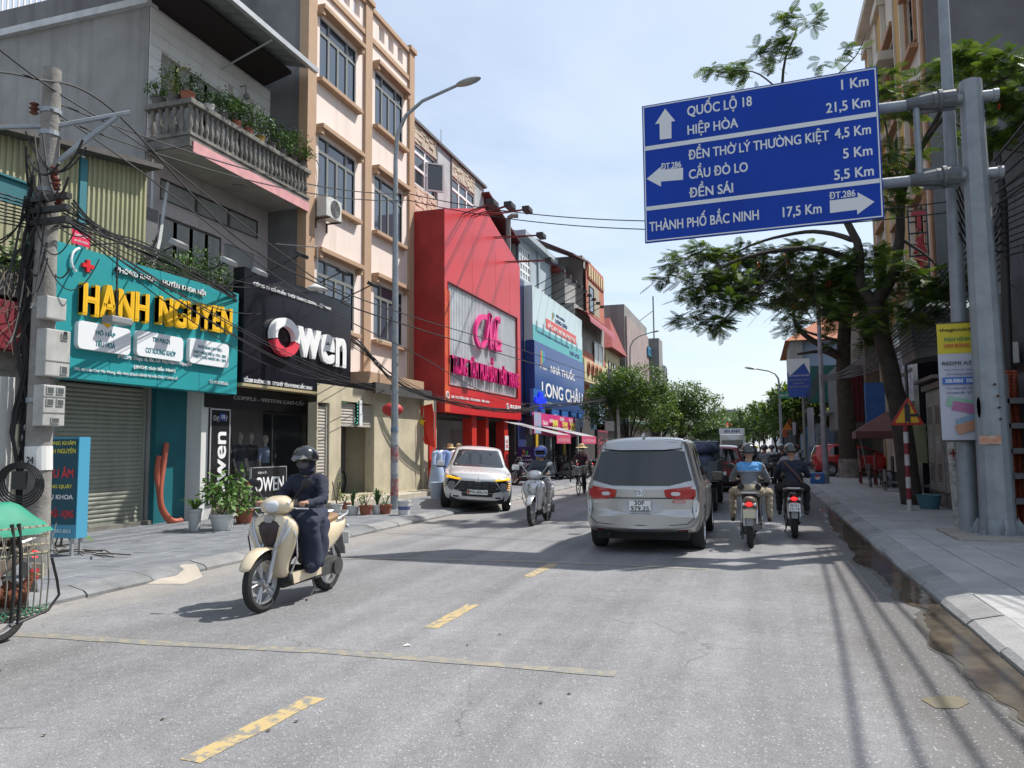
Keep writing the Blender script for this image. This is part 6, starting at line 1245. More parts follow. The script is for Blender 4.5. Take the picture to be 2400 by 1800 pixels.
def leafmesh(parent,p,ls,rng,mat,name='foliage',mat2=None,droop=.3):
 n=len(p); a=rng.random(n)*6.283; el=rng.normal(0,.5,n)-droop; L=ls*rng.uniform(.6,1.35,n)
 d=np.stack([np.cos(a)*np.cos(el),np.sin(a)*np.cos(el),np.sin(el)],1); s=np.cross(d,np.array([0,0,1.])+rng.normal(0,.4,(n,3))); s/=np.linalg.norm(s,axis=1)[:,None]+1e-9
 w=(L*.42)[:,None]; v=np.stack([p,p+d*L[:,None]*.5+s*w*.5,p+d*L[:,None],p+d*L[:,None]*.5-s*w*.5],1).reshape(-1,3)
 me=bpy.data.meshes.new(name); f=np.arange(4*n).reshape(-1,4); me.from_pydata(v.tolist(),[],f.tolist()); me.materials.append(mat)
 if mat2: me.materials.append(mat2); me.polygons.foreach_set('material_index',(rng.random(n)<.3).astype(np.int32))
 return link(name,me,parent)
TERR=M('terracotta',(.3,.1,.06),.75,var=(5,.4)); WPOT=M('white_pot',(.6,.6,.58),.4,var=(5,.2)); GPOT=M('grey_pot',(.4,.4,.4),.5); OLDP=M('old_stone_pot',(.14,.13,.12),.9,var=(6,.6))
x,y=G(420,1147,PH); pot(x,y,PH,.13,.42,GPOT,'potted_spider_plant','grey cylindrical pot with spiky striped leaves beside the white column',None,'spike',.34,.22,LG,60,.035)
x,y=G(480,1144,PH); pot(x,y,PH,.24,.3,WPOT,'potted_plant','white painted urn with broad round green leaves before the shop window',None,'bush',.5,.75,LG,330,.17)
x2,y2=x+.1,y+1.2; pot(x2-.5,y2,PH,.2,.3,TERR,'potted_geranium','low leafy plant with a red flower right of the white urn',None,'bush',.45,.4,LG,200,.15)
FLW=M('red_flower',(.6,.03,.02),.6); leafblob(bpy.data.objects['potted_geranium'],(x2-.5,y2+.3,.95),(.1,.1,.06),25,.05,FLW,'flower')
spec=[(727,1108,WPOT,'white pot with a tall yellow-green shrub beside the rider','bush',.16,.62,LGY,120,.06),(745,1106,TERR,'terracotta pot, low, second from the white shrub pot','bush',.14,.2,LG,60,.06),(762,1112,WPOT,'pale pot with dark snake plant leaves','spike',.16,.34,LG2,26,.05),(790,1112,TERR,'square dark red planter with mixed leaves','bush',.2,.3,LG,110,.07),(815,1110,WPOT,'white pot with pointed aloe leaves','spike',.2,.36,LG2,26,.06),(832,1110,TERR,'brown pot close to the street lamp base','bush',.16,.25,LG,70,.06)]
for (px,py,mt,lab,kind,prr,phh,lm,nn,ls) in spec:
 x,y=G(px,py,PH); pot(x,y,PH,.15 if mt is WPOT else .16,.22,mt,'potted_plant',lab,'pots along the cream shop step',kind,prr,phh,lm,nn,ls)
x,y=G(873,1112,PH); o=thing('bucket','white paint bucket with a blue band right of the street lamp','bucket',(x,y,PH)); m=MB(); m.lathe([(.13,PH),(.15,PH+.3),(.158,PH+.3),(.158,PH+.34),(.14,PH+.34),(.13,PH+.3)],(x,y,0),18); part(m,'body',WPOT,o,True); m=MB(); m.lathe([(.1415,PH+.12),(.1465,PH+.2)],(x,y,0),18); part(m,'band',M('band_blue',(.1,.12,.25),.5),o); m=MB(); m.tube([(x-.15,y,PH+.33),(x-.1,y-.13,PH+.28),(x,y-.18,PH+.26),(x+.1,y-.13,PH+.28),(x+.15,y,PH+.33)],.006,4); part(m,'handle',STEEL,o)
x,y=G(945,1068,.25); o=thing('bucket','blue and white bucket at the foot of the red corner post','bucket',(x,y,PH)); m=MB(); m.lathe([(.2,PH),(.24,PH+.5),(.22,PH+.5)],(x,y,0),16); part(m,'body',M('bucket_blue',(.3,.38,.5),.5,var=(5,.6),col2=(.5,.5,.5)),o,True)
# plants on the balcony rail and on the ledge over the clinic sign
rail=[(352,215,'bonsai in a dark oval bowl on the left end of the balcony',OLDP,.22,.3,LG),(385,190,'yellow-green shrub in a grey pot on the balcony corner',OLDP,.3,.62,LGY),(420,200,'dark leaved shrub in a red planter on the balcony corner',TERR,.3,.4,LG2)]
bx=BX-.06
for k,(px,py,lab,mt,rr,hh,lm) in enumerate(rail):
 yy=13.72; xx=[-12.75,-12.3,-11.95][k]; pot(xx,yy,9.5,.16,.16,mt,'potted_plant',lab,'plants along the balcony rail','bush',rr*1.15,hh*1.1,lm,420,.07)
names=['white bottles beside a sprawling shrub','round stone pot with low shrub','red planter with dense shrub','second red planter with dense shrub','yellow planter with trailing shrub','tall shrub spilling over the rail','light leafy shrub','dark glazed bowl with airy shrub','small round shrub at the far end']
for k in range(9):
 yy=14.35+k*.48; hh=[.3,.42,.45,.5,.5,.5,.5,.62,.35][k]; pot(bx-.02,yy,9.5,.13,.15,[WPOT,OLDP,TERR,TERR,M('yellow_pot',(.35,.22,.05),.7),OLDP,OLDP,M('dark_pot',(.06,.03,.03),.4),OLDP][k],'potted_plant',names[k]+' on the balcony rail','plants along the balcony rail','bush',.37,hh*1.15,[LG2,LG,LG2,LG,LG,LG2,LG,LG,LG][k],560,.075)
for k in range(5):
 yy=12.9+k*.62; pot(-11.95,yy,5.2,.16,.2,OLDP,'potted_plant',['leftmost','second','middle','fourth','rightmost'][k]+' leafy plant on the ledge above the teal sign','plants above the clinic sign','bush',.42,[.5,.6,.8,.75,.5][k],LG,420,.1)
m=MB(); m.box(-12.9,-11.6,12.7,15.9,5.1,5.2); tagit(m.build('planter_ledge',[CONC],None),'narrow concrete ledge holding plants above the teal clinic sign','ledge')
# creeper and shrubs behind and below the concrete pole
o=thing('creeper','green creeper growing on the wall at the far left behind the pole','plant',(-11.9,9.6,4.6)); leafblob(o,(-11.8,9.9,4.75),(.3,.75,.5),900,.1,LG,mat2=LG2); m=MB()
random.seed(5)
for k in range(26): a=Vector((-11.7,9.2+random.random()*1.3,4.7)); m.tube([a,a+Vector((.2,random.uniform(-.4,.4),-.5)),a+Vector((.1,random.uniform(-.7,.7),-random.uniform(.9,1.5)))],.008,4)
part(m,'twigs',M('dry_twig',(.12,.1,.08),.9),o)
x,y=G(125,1180,PH); o=thing('plumeria_shrub','long leaved green shrub growing at the foot of the concrete pole','plant',(x,y,PH)); m=MB()
for k in range(90):
 a=random.random()*6.3; cx,cy,cz=x-.1+random.uniform(-.3,.35),y+random.uniform(-.15,.3),PH+random.uniform(.15,1.05); c=Vector((cx,cy,cz)); L_=random.uniform(.2,.36); d=Vector((math.cos(a),math.sin(a),random.uniform(-.2,.7))).normalized(); s=d.cross(Vector((0,0,1))).normalized(); vs=[]
 for j in range(6): t=j/5; p=c+d*L_*t-Vector((0,0,.12*t*t)); w=.034*math.sin(PI*min(1,t*.9+.08)); vs+=[p+s*w,p-s*w+Vector((0,0,.005))]
 m.add(vs,[(2*j,2*j+1,2*j+3,2*j+2) for j in range(5)])
q=part(m,'foliage',[LG][0],o); q['kind']='stuff'; m=MB()
for k in range(5): m.tube([(x+random.uniform(-.1,.1),y,PH),(x+random.uniform(-.3,.3),y+random.uniform(-.1,.3),PH+.9)],.014,5)
part(m,'stem',M('stem_brown',(.08,.06,.03),.8),o)
m=MB(); 
for k in range(9): a=random.random()*6.3; x0,y0=G(185+random.uniform(-60,60),1215+random.uniform(-8,8)); m.tube([(x0,y0,.15),(x0+.4*math.cos(a),y0+.3*math.sin(a),.18),(x0+.7*math.cos(a+.3),y0+.4*math.sin(a+.3),.16)],.012,4)
tagit(m.build('fallen_twigs',[M('dry_twig',(.12,.1,.08),.9)],None),'dry fallen twigs lying on the pavement by the standing clinic board','twigs')

# ---------------- vehicles ----------------
TYRE=M('tyre_rubber',(.018,.018,.018),.85,bump=(60,.3)); ALLOY=M('alloy',(.5,.5,.52),.3,.85); CHR=M('chrome_trim',(.75,.75,.75),.12,1.); CGL=M('car_glass',(.006,.008,.01),.04,spec=.9)
BLT=M('black_plastic',(.015,.015,.016),.6); REDL=M('red_lens',(.35,.004,.008),.12,coat=.6); CLRL=M('clear_lens',(.55,.56,.57),.12,coat=.5); UNDR=M('underbody',(.01,.01,.01),.9); PLW=M('plate_white',(.72,.72,.7),.45)
def loftcar(stations,subd=2,warp=None):
 """stations: (y, [(x,z) half section from bottom centre to roof centre]) -> smooth closed body mesh"""
 mb=MB(); n=len(stations[0][1])
 for y,sec in stations:
  for x,z in sec: mb.v.append((x,y,z))
  for x,z in reversed(sec[1:-1]): mb.v.append((-x,y,z))
 N_=2*n-2
 for i in range(len(stations)-1):
  for k in range(N_): mb.f.append((i*N_+k,i*N_+(k+1)%N_,(i+1)*N_+(k+1)%N_,(i+1)*N_+k))
 for b in (0,(len(stations)-1)*N_):
  mb.f.append((b,b+1,b+N_-1))
  for k in range(1,n-2): mb.f.append((b+k,b+k+1,b+N_-k-1,b+N_-k))
  mb.f.append((b+n-2,b+n-1,b+n))
 mb.mi=[0]*len(mb.f); me=mb.mesh('b',[]); o=bpy.data.objects.new('b',me); C.objects.link(o); s=o.modifiers.new('s','SUBSURF'); s.levels=subd; s.render_levels=subd
 bpy.context.view_layer.update(); r=ev(o); bpy.data.objects.remove(o)
 if warp:
  for v in r.vertices: v.co=Vector(warp(*v.co))
 return r
def sec(w,zb,zm,zbelt,wr,zr,crown=.03,wb=None):
 wb=wb or w*.93
 return [(0,zb),(wb*.9,zb),(wb,zb+.03),(w,zb+.18),(w,zm),(w*.985,zbelt-.02),(w*.965,zbelt),(wr+.03,zr-.12),(wr,zr-.05),(wr*.82,zr),(0,zr+crown)]
def cut_arches(me,wheels,r,depth=.5,W=1.0):
 o=bpy.data.objects.new('b',me); C.objects.link(o); cs=[]
 for (y,z) in wheels:
  mb=MB(); mb.cyl((-W-.4,y,z),(-W+.36,y,z),r,None,28); mb.cyl((W-.36,y,z),(W+.4,y,z),r,None,28); c=mb.build('c',[]); cs.append(c); m=o.modifiers.new('x','BOOLEAN'); m.object=c; m.operation='DIFFERENCE'; m.solver='EXACT'
 bpy.context.view_layer.update(); r_=ev(o); bpy.data.objects.remove(o)
 for c in cs: bpy.data.objects.remove(c)
 return r_
def wheel(parent,x,y,z,r,w,side,steer=0,spokes=5,rimr=.66,rimm=None,dark=False):
 T_=Matrix.Translation((x,y,z))@Matrix.Rotation(steer,4,'Z'); m=mbT(T_); h=w/2
 m.lathe([(r*rimr,-h*.9),(r*.9,-h),(r*.97,-h*.85),(r,-h*.5),(r,h*.5),(r*.97,h*.85),(r*.9,h),(r*rimr,h*.9),(r*rimr,-h*.9)],(0,0,0),30,axis='X',cap=False); t=m.build('wheel',[TYRE],parent,True,world=False)
 m=mbT(T_); s=side; rr=r*rimr
 m.lathe([(rr*.93,h*.55*s),(rr,h*.93*s),(rr*1.02,h*.9*s),(rr*1.02,-h*.5*s),(rr*.93,-h*.5*s)],(0,0,0),28,axis='X',cap=False); m.lathe([(rr*.95,h*.1*s),(.02,h*.1*s)],(0,0,0),24,axis='X',mi=1)
 for k in range(spokes):
  for d in (-.13,.13):
   a=2*PI*k/spokes+d*.6; a2=2*PI*k/spokes+d*1.7; m.add([(h*.72*s,math.cos(a-.09)*rr*.12,math.sin(a-.09)*rr*.12),(h*.72*s,math.cos(a+.09)*rr*.2,math.sin(a+.09)*rr*.2),(h*.85*s,math.cos(a2+.07)*rr*.96,math.sin(a2+.07)*rr*.96),(h*.85*s,math.cos(a2-.07)*rr*.96,math.sin(a2-.07)*rr*.96),(h*.4*s,math.cos(a-.09)*rr*.12,math.sin(a-.09)*rr*.12),(h*.4*s,math.cos(a+.09)*rr*.2,math.sin(a+.09)*rr*.2),(h*.5*s,math.cos(a2+.07)*rr*.96,math.sin(a2+.07)*rr*.96),(h*.5*s,math.cos(a2-.07)*rr*.96,math.sin(a2-.07)*rr*.96)],[(0,1,2,3),(0,4,5,1),(1,5,6,2),(2,6,7,3),(3,7,4,0)])
 m.lathe([(.01,h*.8*s),(rr*.2,h*.78*s),(rr*.2,h*.4*s)],(0,0,0),14,axis='X'); m.build('rim',[rimm or ALLOY,UNDR],t,True,world=False); return t
def bvh_of(me): return BVHTree.FromPolygons([v.co.copy() for v in me.vertices],[tuple(p.vertices) for p in me.polygons])
def P(bv,par,name,mat,pts,d,off=.004,rnd=1,rings=4,thick=.012,label=None):
 return patch(bv,pts,d,off,par,name,mat,rings,rnd,thick,label,world=False)
def mir(pts): return [(-x,y,z) for x,y,z in pts]
# ======== silver MPV seen from behind ========
SILV=M('silver_paint',(.42,.42,.415),.3,.75,coat=.6); 
V1=thing('people_carrier','silver seven seat people carrier driving away with large red tail lights','car',(-1.75,11.98,0),None,R(.5))
def wv(x,y,z):
 # rear face: rounded in plan, leaning forward above the belt
 k=max(0,1-y/1.3); y2=y+ (0.20*(x/.9)**2)*k*1.0
 if z>1.02: y2+=k*(z-1.02)*.52
 if z<.62: y2-=k*.03
 return (x,y2,z)
st=[(0,sec(.80,.40,.72,1.02,.62,1.70,.02)),(.04,sec(.875,.36,.74,1.03,.655,1.745,.02)),(.2,sec(.905,.30,.75,1.03,.67,1.775)),(.7,sec(.915,.26,.75,1.03,.685,1.795)),(1.5,sec(.915,.24,.74,1.02,.69,1.80)),(2.5,sec(.915,.24,.73,1.0,.68,1.79)),(3.1,sec(.91,.24,.72,.98,.62,1.70)),(3.7,sec(.9,.24,.70,.97,.60,1.2,.02)),(4.0,sec(.89,.25,.68,.95,.62,1.06,.02)),(4.5,sec(.83,.28,.62,.85,.6,.94,.02)),(4.72,sec(.7,.34,.55,.72,.55,.80,.01))]
bd=loftcar(st,2,wv); bd=cut_arches(bd,[(.98,.34),(3.72,.34)],.40,W=.915); bd.materials.append(SILV); bd.shade_smooth(); bd.set_sharp_from_angle(angle=R(35)); link('body',bd,V1,world=False); bv=bvh_of(bd)
Bk=(0,1,0)
P(bv,V1,'rear_window',CGL,[(-.80,-1,1.06),(.80,-1,1.06),(.70,-1,1.40),(.65,-1,1.62),(-.65,-1,1.62),(-.70,-1,1.40)],Bk,.02,1,8,.03)
o=P(bv,V1,'spoiler',SILV,[(-.64,-1,1.60),(.64,-1,1.60),(.62,-1,1.735),(-.62,-1,1.735)],Bk,.05,1,4,.05)
for s in (-1,1):
 P(bv,V1,'tail_light',REDL,[(s*.40,-1,.845),(s*.90,-1,.835),(s*.905,-1,1.05),(s*.42,-1,1.0),(s*.36,-1,.985)],Bk,.016,1,4,.03)
 P(bv,V1,'reverse_lens',CLRL,[(s*.47,-1,.90),(s*.60,-1,.895),(s*.61,-1,.95),(s*.47,-1,.955)],Bk,.022,1,3,.01)
 P(bv,V1,'lower_light',CLRL,[(s*.775,-1,.82),(s*.875,-1,.825),(s*.862,-1,.62),(s*.80,-1,.53)],Bk,.012,1,3,.012)
 P(bv,V1,'reflector',M('dark_red_lens',(.15,.005,.01),.2),[(s*.56,-1,.355),(s*.82,-1,.365),(s*.82,-1,.385),(s*.56,-1,.378)],Bk,.006,0,2,.01)
 # side glass
 for a,b,c,d in (((.95,1.09),(.75,1.09),(.98,1.6),(1.35,1.66)),((1.45,1.07),(2.25,1.06),(2.1,1.67),(1.42,1.67)),((2.32,1.06),(3.25,1.03),(2.72,1.6),(2.18,1.67))):
  P(bv,V1,'side_window',CGL,[(s*2,a[0],a[1]),(s*2,b[0],b[1]),(s*2,c[0],c[1]),(s*2,d[0],d[1])],(-s,0,0),.004,1,4)
 for y in (1.55,2.4):
  m=MB(); m.tube([(s*.925,y,.955),(s*.95,y+.03,.96),(s*.95,y+.17,.96),(s*.925,y+.2,.955)],.013,6); m.build('door_handle',[CHR],V1,True,world=False)
  g=MB(); g.tube([(s*.918,y-.1+.0,.35),(s*.919,y-.1,.75),(s*.905,y-.1,1.03)],.004,4); g.build('door_seam',[UNDR],V1,world=False)
 m=MB(); m.bbox(s*.93,s*1.14,3.02,3.14,1.0,1.17,.035); mm=m.build('door_mirror',[BLT if s>0 else SILV],V1,True,world=False); m=MB(); m.add([(s*.95,3.015,1.02),(s*1.12,3.015,1.02),(s*1.12,3.015,1.15),(s*.95,3.015,1.15)],[(0,1,2,3)]); m.build('mirror_glass',[CGL],mm,world=False)
 m=MB(); m.tube([(s*.66,.35,1.76),(s*.685,1.2,1.79),(s*.68,2.5,1.775)],.012,5); m.build('roof_moulding',[BLT],V1,world=False)
P(bv,V1,'plate_recess',M('silver_recess',(.42,.42,.44),.4,.4),[(-.33,-1,.63),(.33,-1,.63),(.36,-1,.84),(-.36,-1,.84)],Bk,.003,1,3,.01)
m=MB(); m.tube([(-.5,-.012,.862),(.5,-.012,.862)],.008,5); m.build('hatch_strip',[BLT],V1,world=False)
m=MB(); pts=[]
for (x,z) in [(-.86,.8),(-.80,.55),(-.70,.47),(-.5,.455),(0,.45),(.5,.455),(.7,.47),(.80,.55),(.86,.8)]:
 h=bv.ray_cast(Vector((x,-3,z)),Vector((0,1,0)))[0]; pts.append((x,(h.y if h else 0)-.001,z))
m.tube(pts,.006,5); m.build('hatch_seam',[UNDR],V1,world=False)
m=MB(); m.bbox(-.165,.165,-.035,-.02,.665,.835,.008); pl_=m.build('number_plate',[PLW],V1,world=False)
m=MB(); m.box(-.16,.16,-.037,-.0355,.67,.674); m.box(-.16,.16,-.037,-.0355,.826,.83); m.build('plate_border',[UNDR],pl_,world=False)
RT_=lambda x,y,z:wallmat((x,y,z),(1,0,0),(0,-1,0))
def ltext(txt,fit,T_,mat,par,**k):
 o=text(txt,fit,T_,mat,None,**k); 
 if o: o.parent=par
 return o
ltext('30F',(.16,.065),RT_(-.005,-.0375,.79),BLT,pl_,ext=.001,bold=.012); ltext('979.35',(.28,.065),RT_(0,-.0375,.708),BLT,pl_,ext=.001,bold=.012)
m=MB(); 
for (ra,rb) in ((.075,.05),(.03,.048)): m.tube([(ra*math.cos(a),-.03,.945+rb*math.sin(a)) for a in [2*PI*q/20 for q in range(21)]],.006,5)
m.tube([(.048*math.cos(a),-.03,.96+.02*math.sin(a)) for a in [2*PI*q/16 for q in range(17)]],.005,5); m.build('badge',[CHR],V1,world=False)
ltext('INNOVA',(.2,.025),RT_(-.63,.07,.80),CHR,V1,ext=.002,bold=.01); m=MB(); m.box(.5,.68,.035,.06,.79,.825); bb_=m.build('dealer_badge',[M('badge_red',(.5,.03,.03),.4)],V1,world=False); ltext('GRPS',(.15,.022),RT_(.59,.033,.807),WHT,bb_,ext=.001,bold=.01)
m=MB(); m.tube([(-.42,.1,1.10),(-.2,.06,1.115),(.05,.085,1.105)],.012,5); m.build('rear_wiper',[BLT],V1,world=False)
m=MB(); m.add([(0,.62,1.86),(-.02,.5,1.82),(.02,.5,1.82),(-.02,.75,1.82),(.02,.75,1.82),(0,.7,1.89)],[(0,1,2),(1,3,5,0),(2,0,5,4),(3,4,5)]); m.build('roof_fin',[SILV],V1,world=False)
m=MB(); m.box(-.7,.7,.15,4.5,.22,.42); m.cyl((-.7,.98,.34),(.7,.98,.34),.06); m.cyl((-.5,.05,.3),(-.5,.5,.3),.035); m.build('underbody',[UNDR],V1,world=False)
for (x,y) in ((-.8,.98),(.8,.98),(-.8,3.72),(.8,3.72)): wheel(V1,x,y,.33,.33,.22,1 if x>0 else -1)
# ======== white crossover nosing off the kerb ========
WPT=M('pearl_paint',(.62,.62,.61),.25,.15,coat=.8); 
V2=thing('crossover','pearl white crossover with yellow turn lights facing the camera beside the kerb','car',(-6.85,18.5,.06),None,R(201)); V2.rotation_euler=(0,-R(3.8),R(201))
# local: +y is forwards, origin under the nose
def wf(x,y,z):
 k=max(0,1-(-y)/1.2) if y<0 else 1; y2=y-(.30*(abs(x)/.9)**2.2)*k
 if z<.55: y2-=k*(.55-z)*.25
 if z>.8: y2-=k*(z-.8)*.8
 return (x,y2,z)
st=[(0,sec(.72,.30,.58,.86,.66,.93,.01)),(-.05,sec(.84,.26,.6,.9,.70,.97,.01)),(-.25,sec(.895,.22,.62,.95,.72,1.01,.02)),(-.9,sec(.905,.21,.64,.98,.74,1.07,.03)),(-1.15,sec(.905,.21,.64,.99,.73,1.12,.03)),(-1.9,sec(.905,.21,.65,1.0,.63,1.57,.03)),(-2.3,sec(.905,.21,.65,1.0,.64,1.64,.03)),(-3.3,sec(.905,.22,.66,1.02,.62,1.64,.03)),(-4.0,sec(.9,.25,.68,1.03,.58,1.5,.03)),(-4.3,sec(.86,.3,.68,1.03,.58,1.2,.02)),(-4.38,sec(.8,.36,.66,1.0,.55,1.1,.02))]
bd=loftcar(st,2,wf); bd=cut_arches(bd,[(-.82,.34),(-3.47,.34)],.42,W=.905); bd.materials.append(WPT); bd.shade_smooth(); bd.set_sharp_from_angle(angle=R(35)); link('body',bd,V2,world=False); bv=bvh_of(bd)
Fr=(0,-1,0)
P(bv,V2,'windscreen',M('windscreen_glass',(.025,.03,.035),.05,spec=.5),[(-.78,1,1.10),(.78,1,1.10),(.62,1,1.55),(-.62,1,1.55)],Fr,.022,0,8,.035)
P(bv,V2,'grille',BLT,[(-.44,1,.75),(.44,1,.75),(.62,1,.52),(.4,1,.46),(-.4,1,.46),(-.62,1,.52)],Fr,.012,0,4)
for s in (-1,1):
 P(bv,V2,'headlight_housing',M('smoked_lens',(.02,.02,.022),.15),[(s*.42,1,.80),(s*.78,1,.93),(s*.86,1,.90),(s*.86,1,.50),(s*.66,1,.48),(s*.5,1,.72)],Fr,.006,0,4)
 P(bv,V2,'lamp_surround',M('lower_silver',(.25,.25,.26),.3,.5),[(s*.56,1,.72),(s*.76,1,.72),(s*.76,1,.52),(s*.62,1,.5)],Fr,.014,1,3)
 P(bv,V2,'turn_light',M('amber_lit',(.75,.42,.02),.3,emit=(1,.5,.02,.5)),[(s*.42,1,.80),(s*.80,1,.87),(s*.84,1,.81),(s*.47,1,.765)],Fr,.018,0,3)
 for k in range(4): P(bv,V2,'led_strip',M('led_off',(.6,.6,.58),.3) if s>0 else M('led_amber',(.8,.5,.2),.3,emit=(1,.5,.1,.6)),[(s*.78,1,.735-.055*k),(s*.84,1,.735-.055*k),(s*.84,1,.715-.055*k),(s*.78,1,.715-.055*k)],Fr,.02,0,2)
 P(bv,V2,'bumper_insert',WPT,[(s*.42,1,.48),(s*.6,1,.47),(s*.7,1,.36),(s*.64,1,.31),(s*.44,1,.31),(s*.4,1,.36)],Fr,.03,0,3)
 P(bv,V2,'fog_slot',BLT,[(s*.46,1,.365),(s*.62,1,.365),(s*.61,1,.325),(s*.47,1,.325)],Fr,.036,0,2)
 P(bv,V2,'side_window',CGL,[(s*2,-2.0,1.07),(s*2,-1.35,1.05),(s*2,-1.95,1.5),(s*2,-2.4,1.56)],(-s,0,0),.004,1,4); P(bv,V2,'side_window',CGL,[(s*2,-2.5,1.07),(s*2,-3.3,1.08),(s*2,-3.2,1.52),(s*2,-2.5,1.56)],(-s,0,0),.004,1,4)
 P(bv,V2,'arch_trim',BLT,[(s*2,-.3,.25),(s*2,-.36,.6),(s*2,-.55,.82),(s*2,-.8,.86),(s*2,-1.1,.82),(s*2,-1.3,.6),(s*2,-1.34,.25),(s*2,-1.24,.25),(s*2,-1.2,.55),(s*2,-1.06,.74),(s*2,-.82,.8),(s*2,-.58,.74),(s*2,-.44,.55),(s*2,-.4,.25)],(-s,0,0),.01,0,1,.012) if False else None
 m=MB(); m.bbox(s*.93,s*1.13,-1.55,-1.42,1.05,1.2,.04); mm=m.build('door_mirror',[WPT],V2,True,world=False); m=MB(); m.box(s*.86,s*1.12,-1.53,-1.44,1.02,1.055); m.build('mirror_base',[BLT],mm,world=False)
P(bv,V2,'lower_grille',BLT,[(-.4,1,.45),(.4,1,.45),(.38,1,.36),(-.38,1,.36)],Fr,.01,0,3)
P(bv,V2,'skid_plate',WPT,[(-.68,1,.34),(.68,1,.34),(.62,1,.26),(-.62,1,.26)],Fr,.022,0,3)
for k in range(3):
 for j in range(5): P(bv,V2,'grille_dash',M('grille_grey',(.12,.12,.12),.4),[((j-2)*.2-.07,1,.70-.07*k),((j-2)*.2+.07,1,.70-.07*k),((j-2)*.2+.06,1,.69-.07*k),((j-2)*.2-.06,1,.69-.07*k)],Fr,.018,0,1)
FT_=lambda x,y,z:wallmat((x,y,z),(-1,0,0),(0,1,0))
m=MB(); m.bbox(-.26,.26,.03,.05,.42,.535,.006); pl_=m.build('number_plate',[PLW],V2,world=False); ltext('99A-806.74',(.44,.07),FT_(-.02,.0515,.478),BLT,pl_,ext=.001,bold=.012); m=MB(); m.box(.2,.255,.0505,.0515,.43,.525); m.build('plate_sticker',[M('sticker_red',(.4,.06,.03),.5)],pl_,world=False)
for k in range(3):
 a=PI/2+k*2*PI/3; c,s=math.cos(a),math.sin(a); c2,s2=math.cos(a+.52),math.sin(a+.52);c3,s3=math.cos(a-.52),math.sin(a-.52); y_=bv.ray_cast(Vector((0,2,.77)),Vector((0,-1,0)))[0].y+.02; r=.045
 m=MB(); m.prism([(0,.775),(c2*r,.775+s2*r),(c*r*1.75,.775+s*r*1.75),(c3*r,.775+s3*r)],'Y',y_,y_+.012); m.build('badge',[CHR],V2,world=False)
m=MB()
for k in range(6):
 x=(k-2.5)*.13; h=bv.ray_cast(Vector((x,-.28,3)),Vector((0,0,-1)))[0]; m.box(x-.022,x+.022,h.y-.012,h.y+.012,h.z,h.z+.006)
m.build('bonnet_letters',[GRF],V2,world=False)
m=MB(); m.box(-.7,.7,-4.2,-.2,.2,.4); m.build('underbody',[UNDR],V2,world=False)
m=MB(); m.add([(-.35,-1.02,1.145),(.0,-1.0,1.15),(.0,-1.02,1.155),(-.35,-1.04,1.155)],[(0,1,2,3)]); 
for (x,y) in ((-.8,-.82),(.8,-.82)): wheel(V2,x,y,.335,.335,.22,1 if x>0 else -1,R(-6))
for (x,y) in ((-.8,-3.47),(.8,-3.47)): wheel(V2,x,y,.335,.335,.22,1 if x>0 else -1)
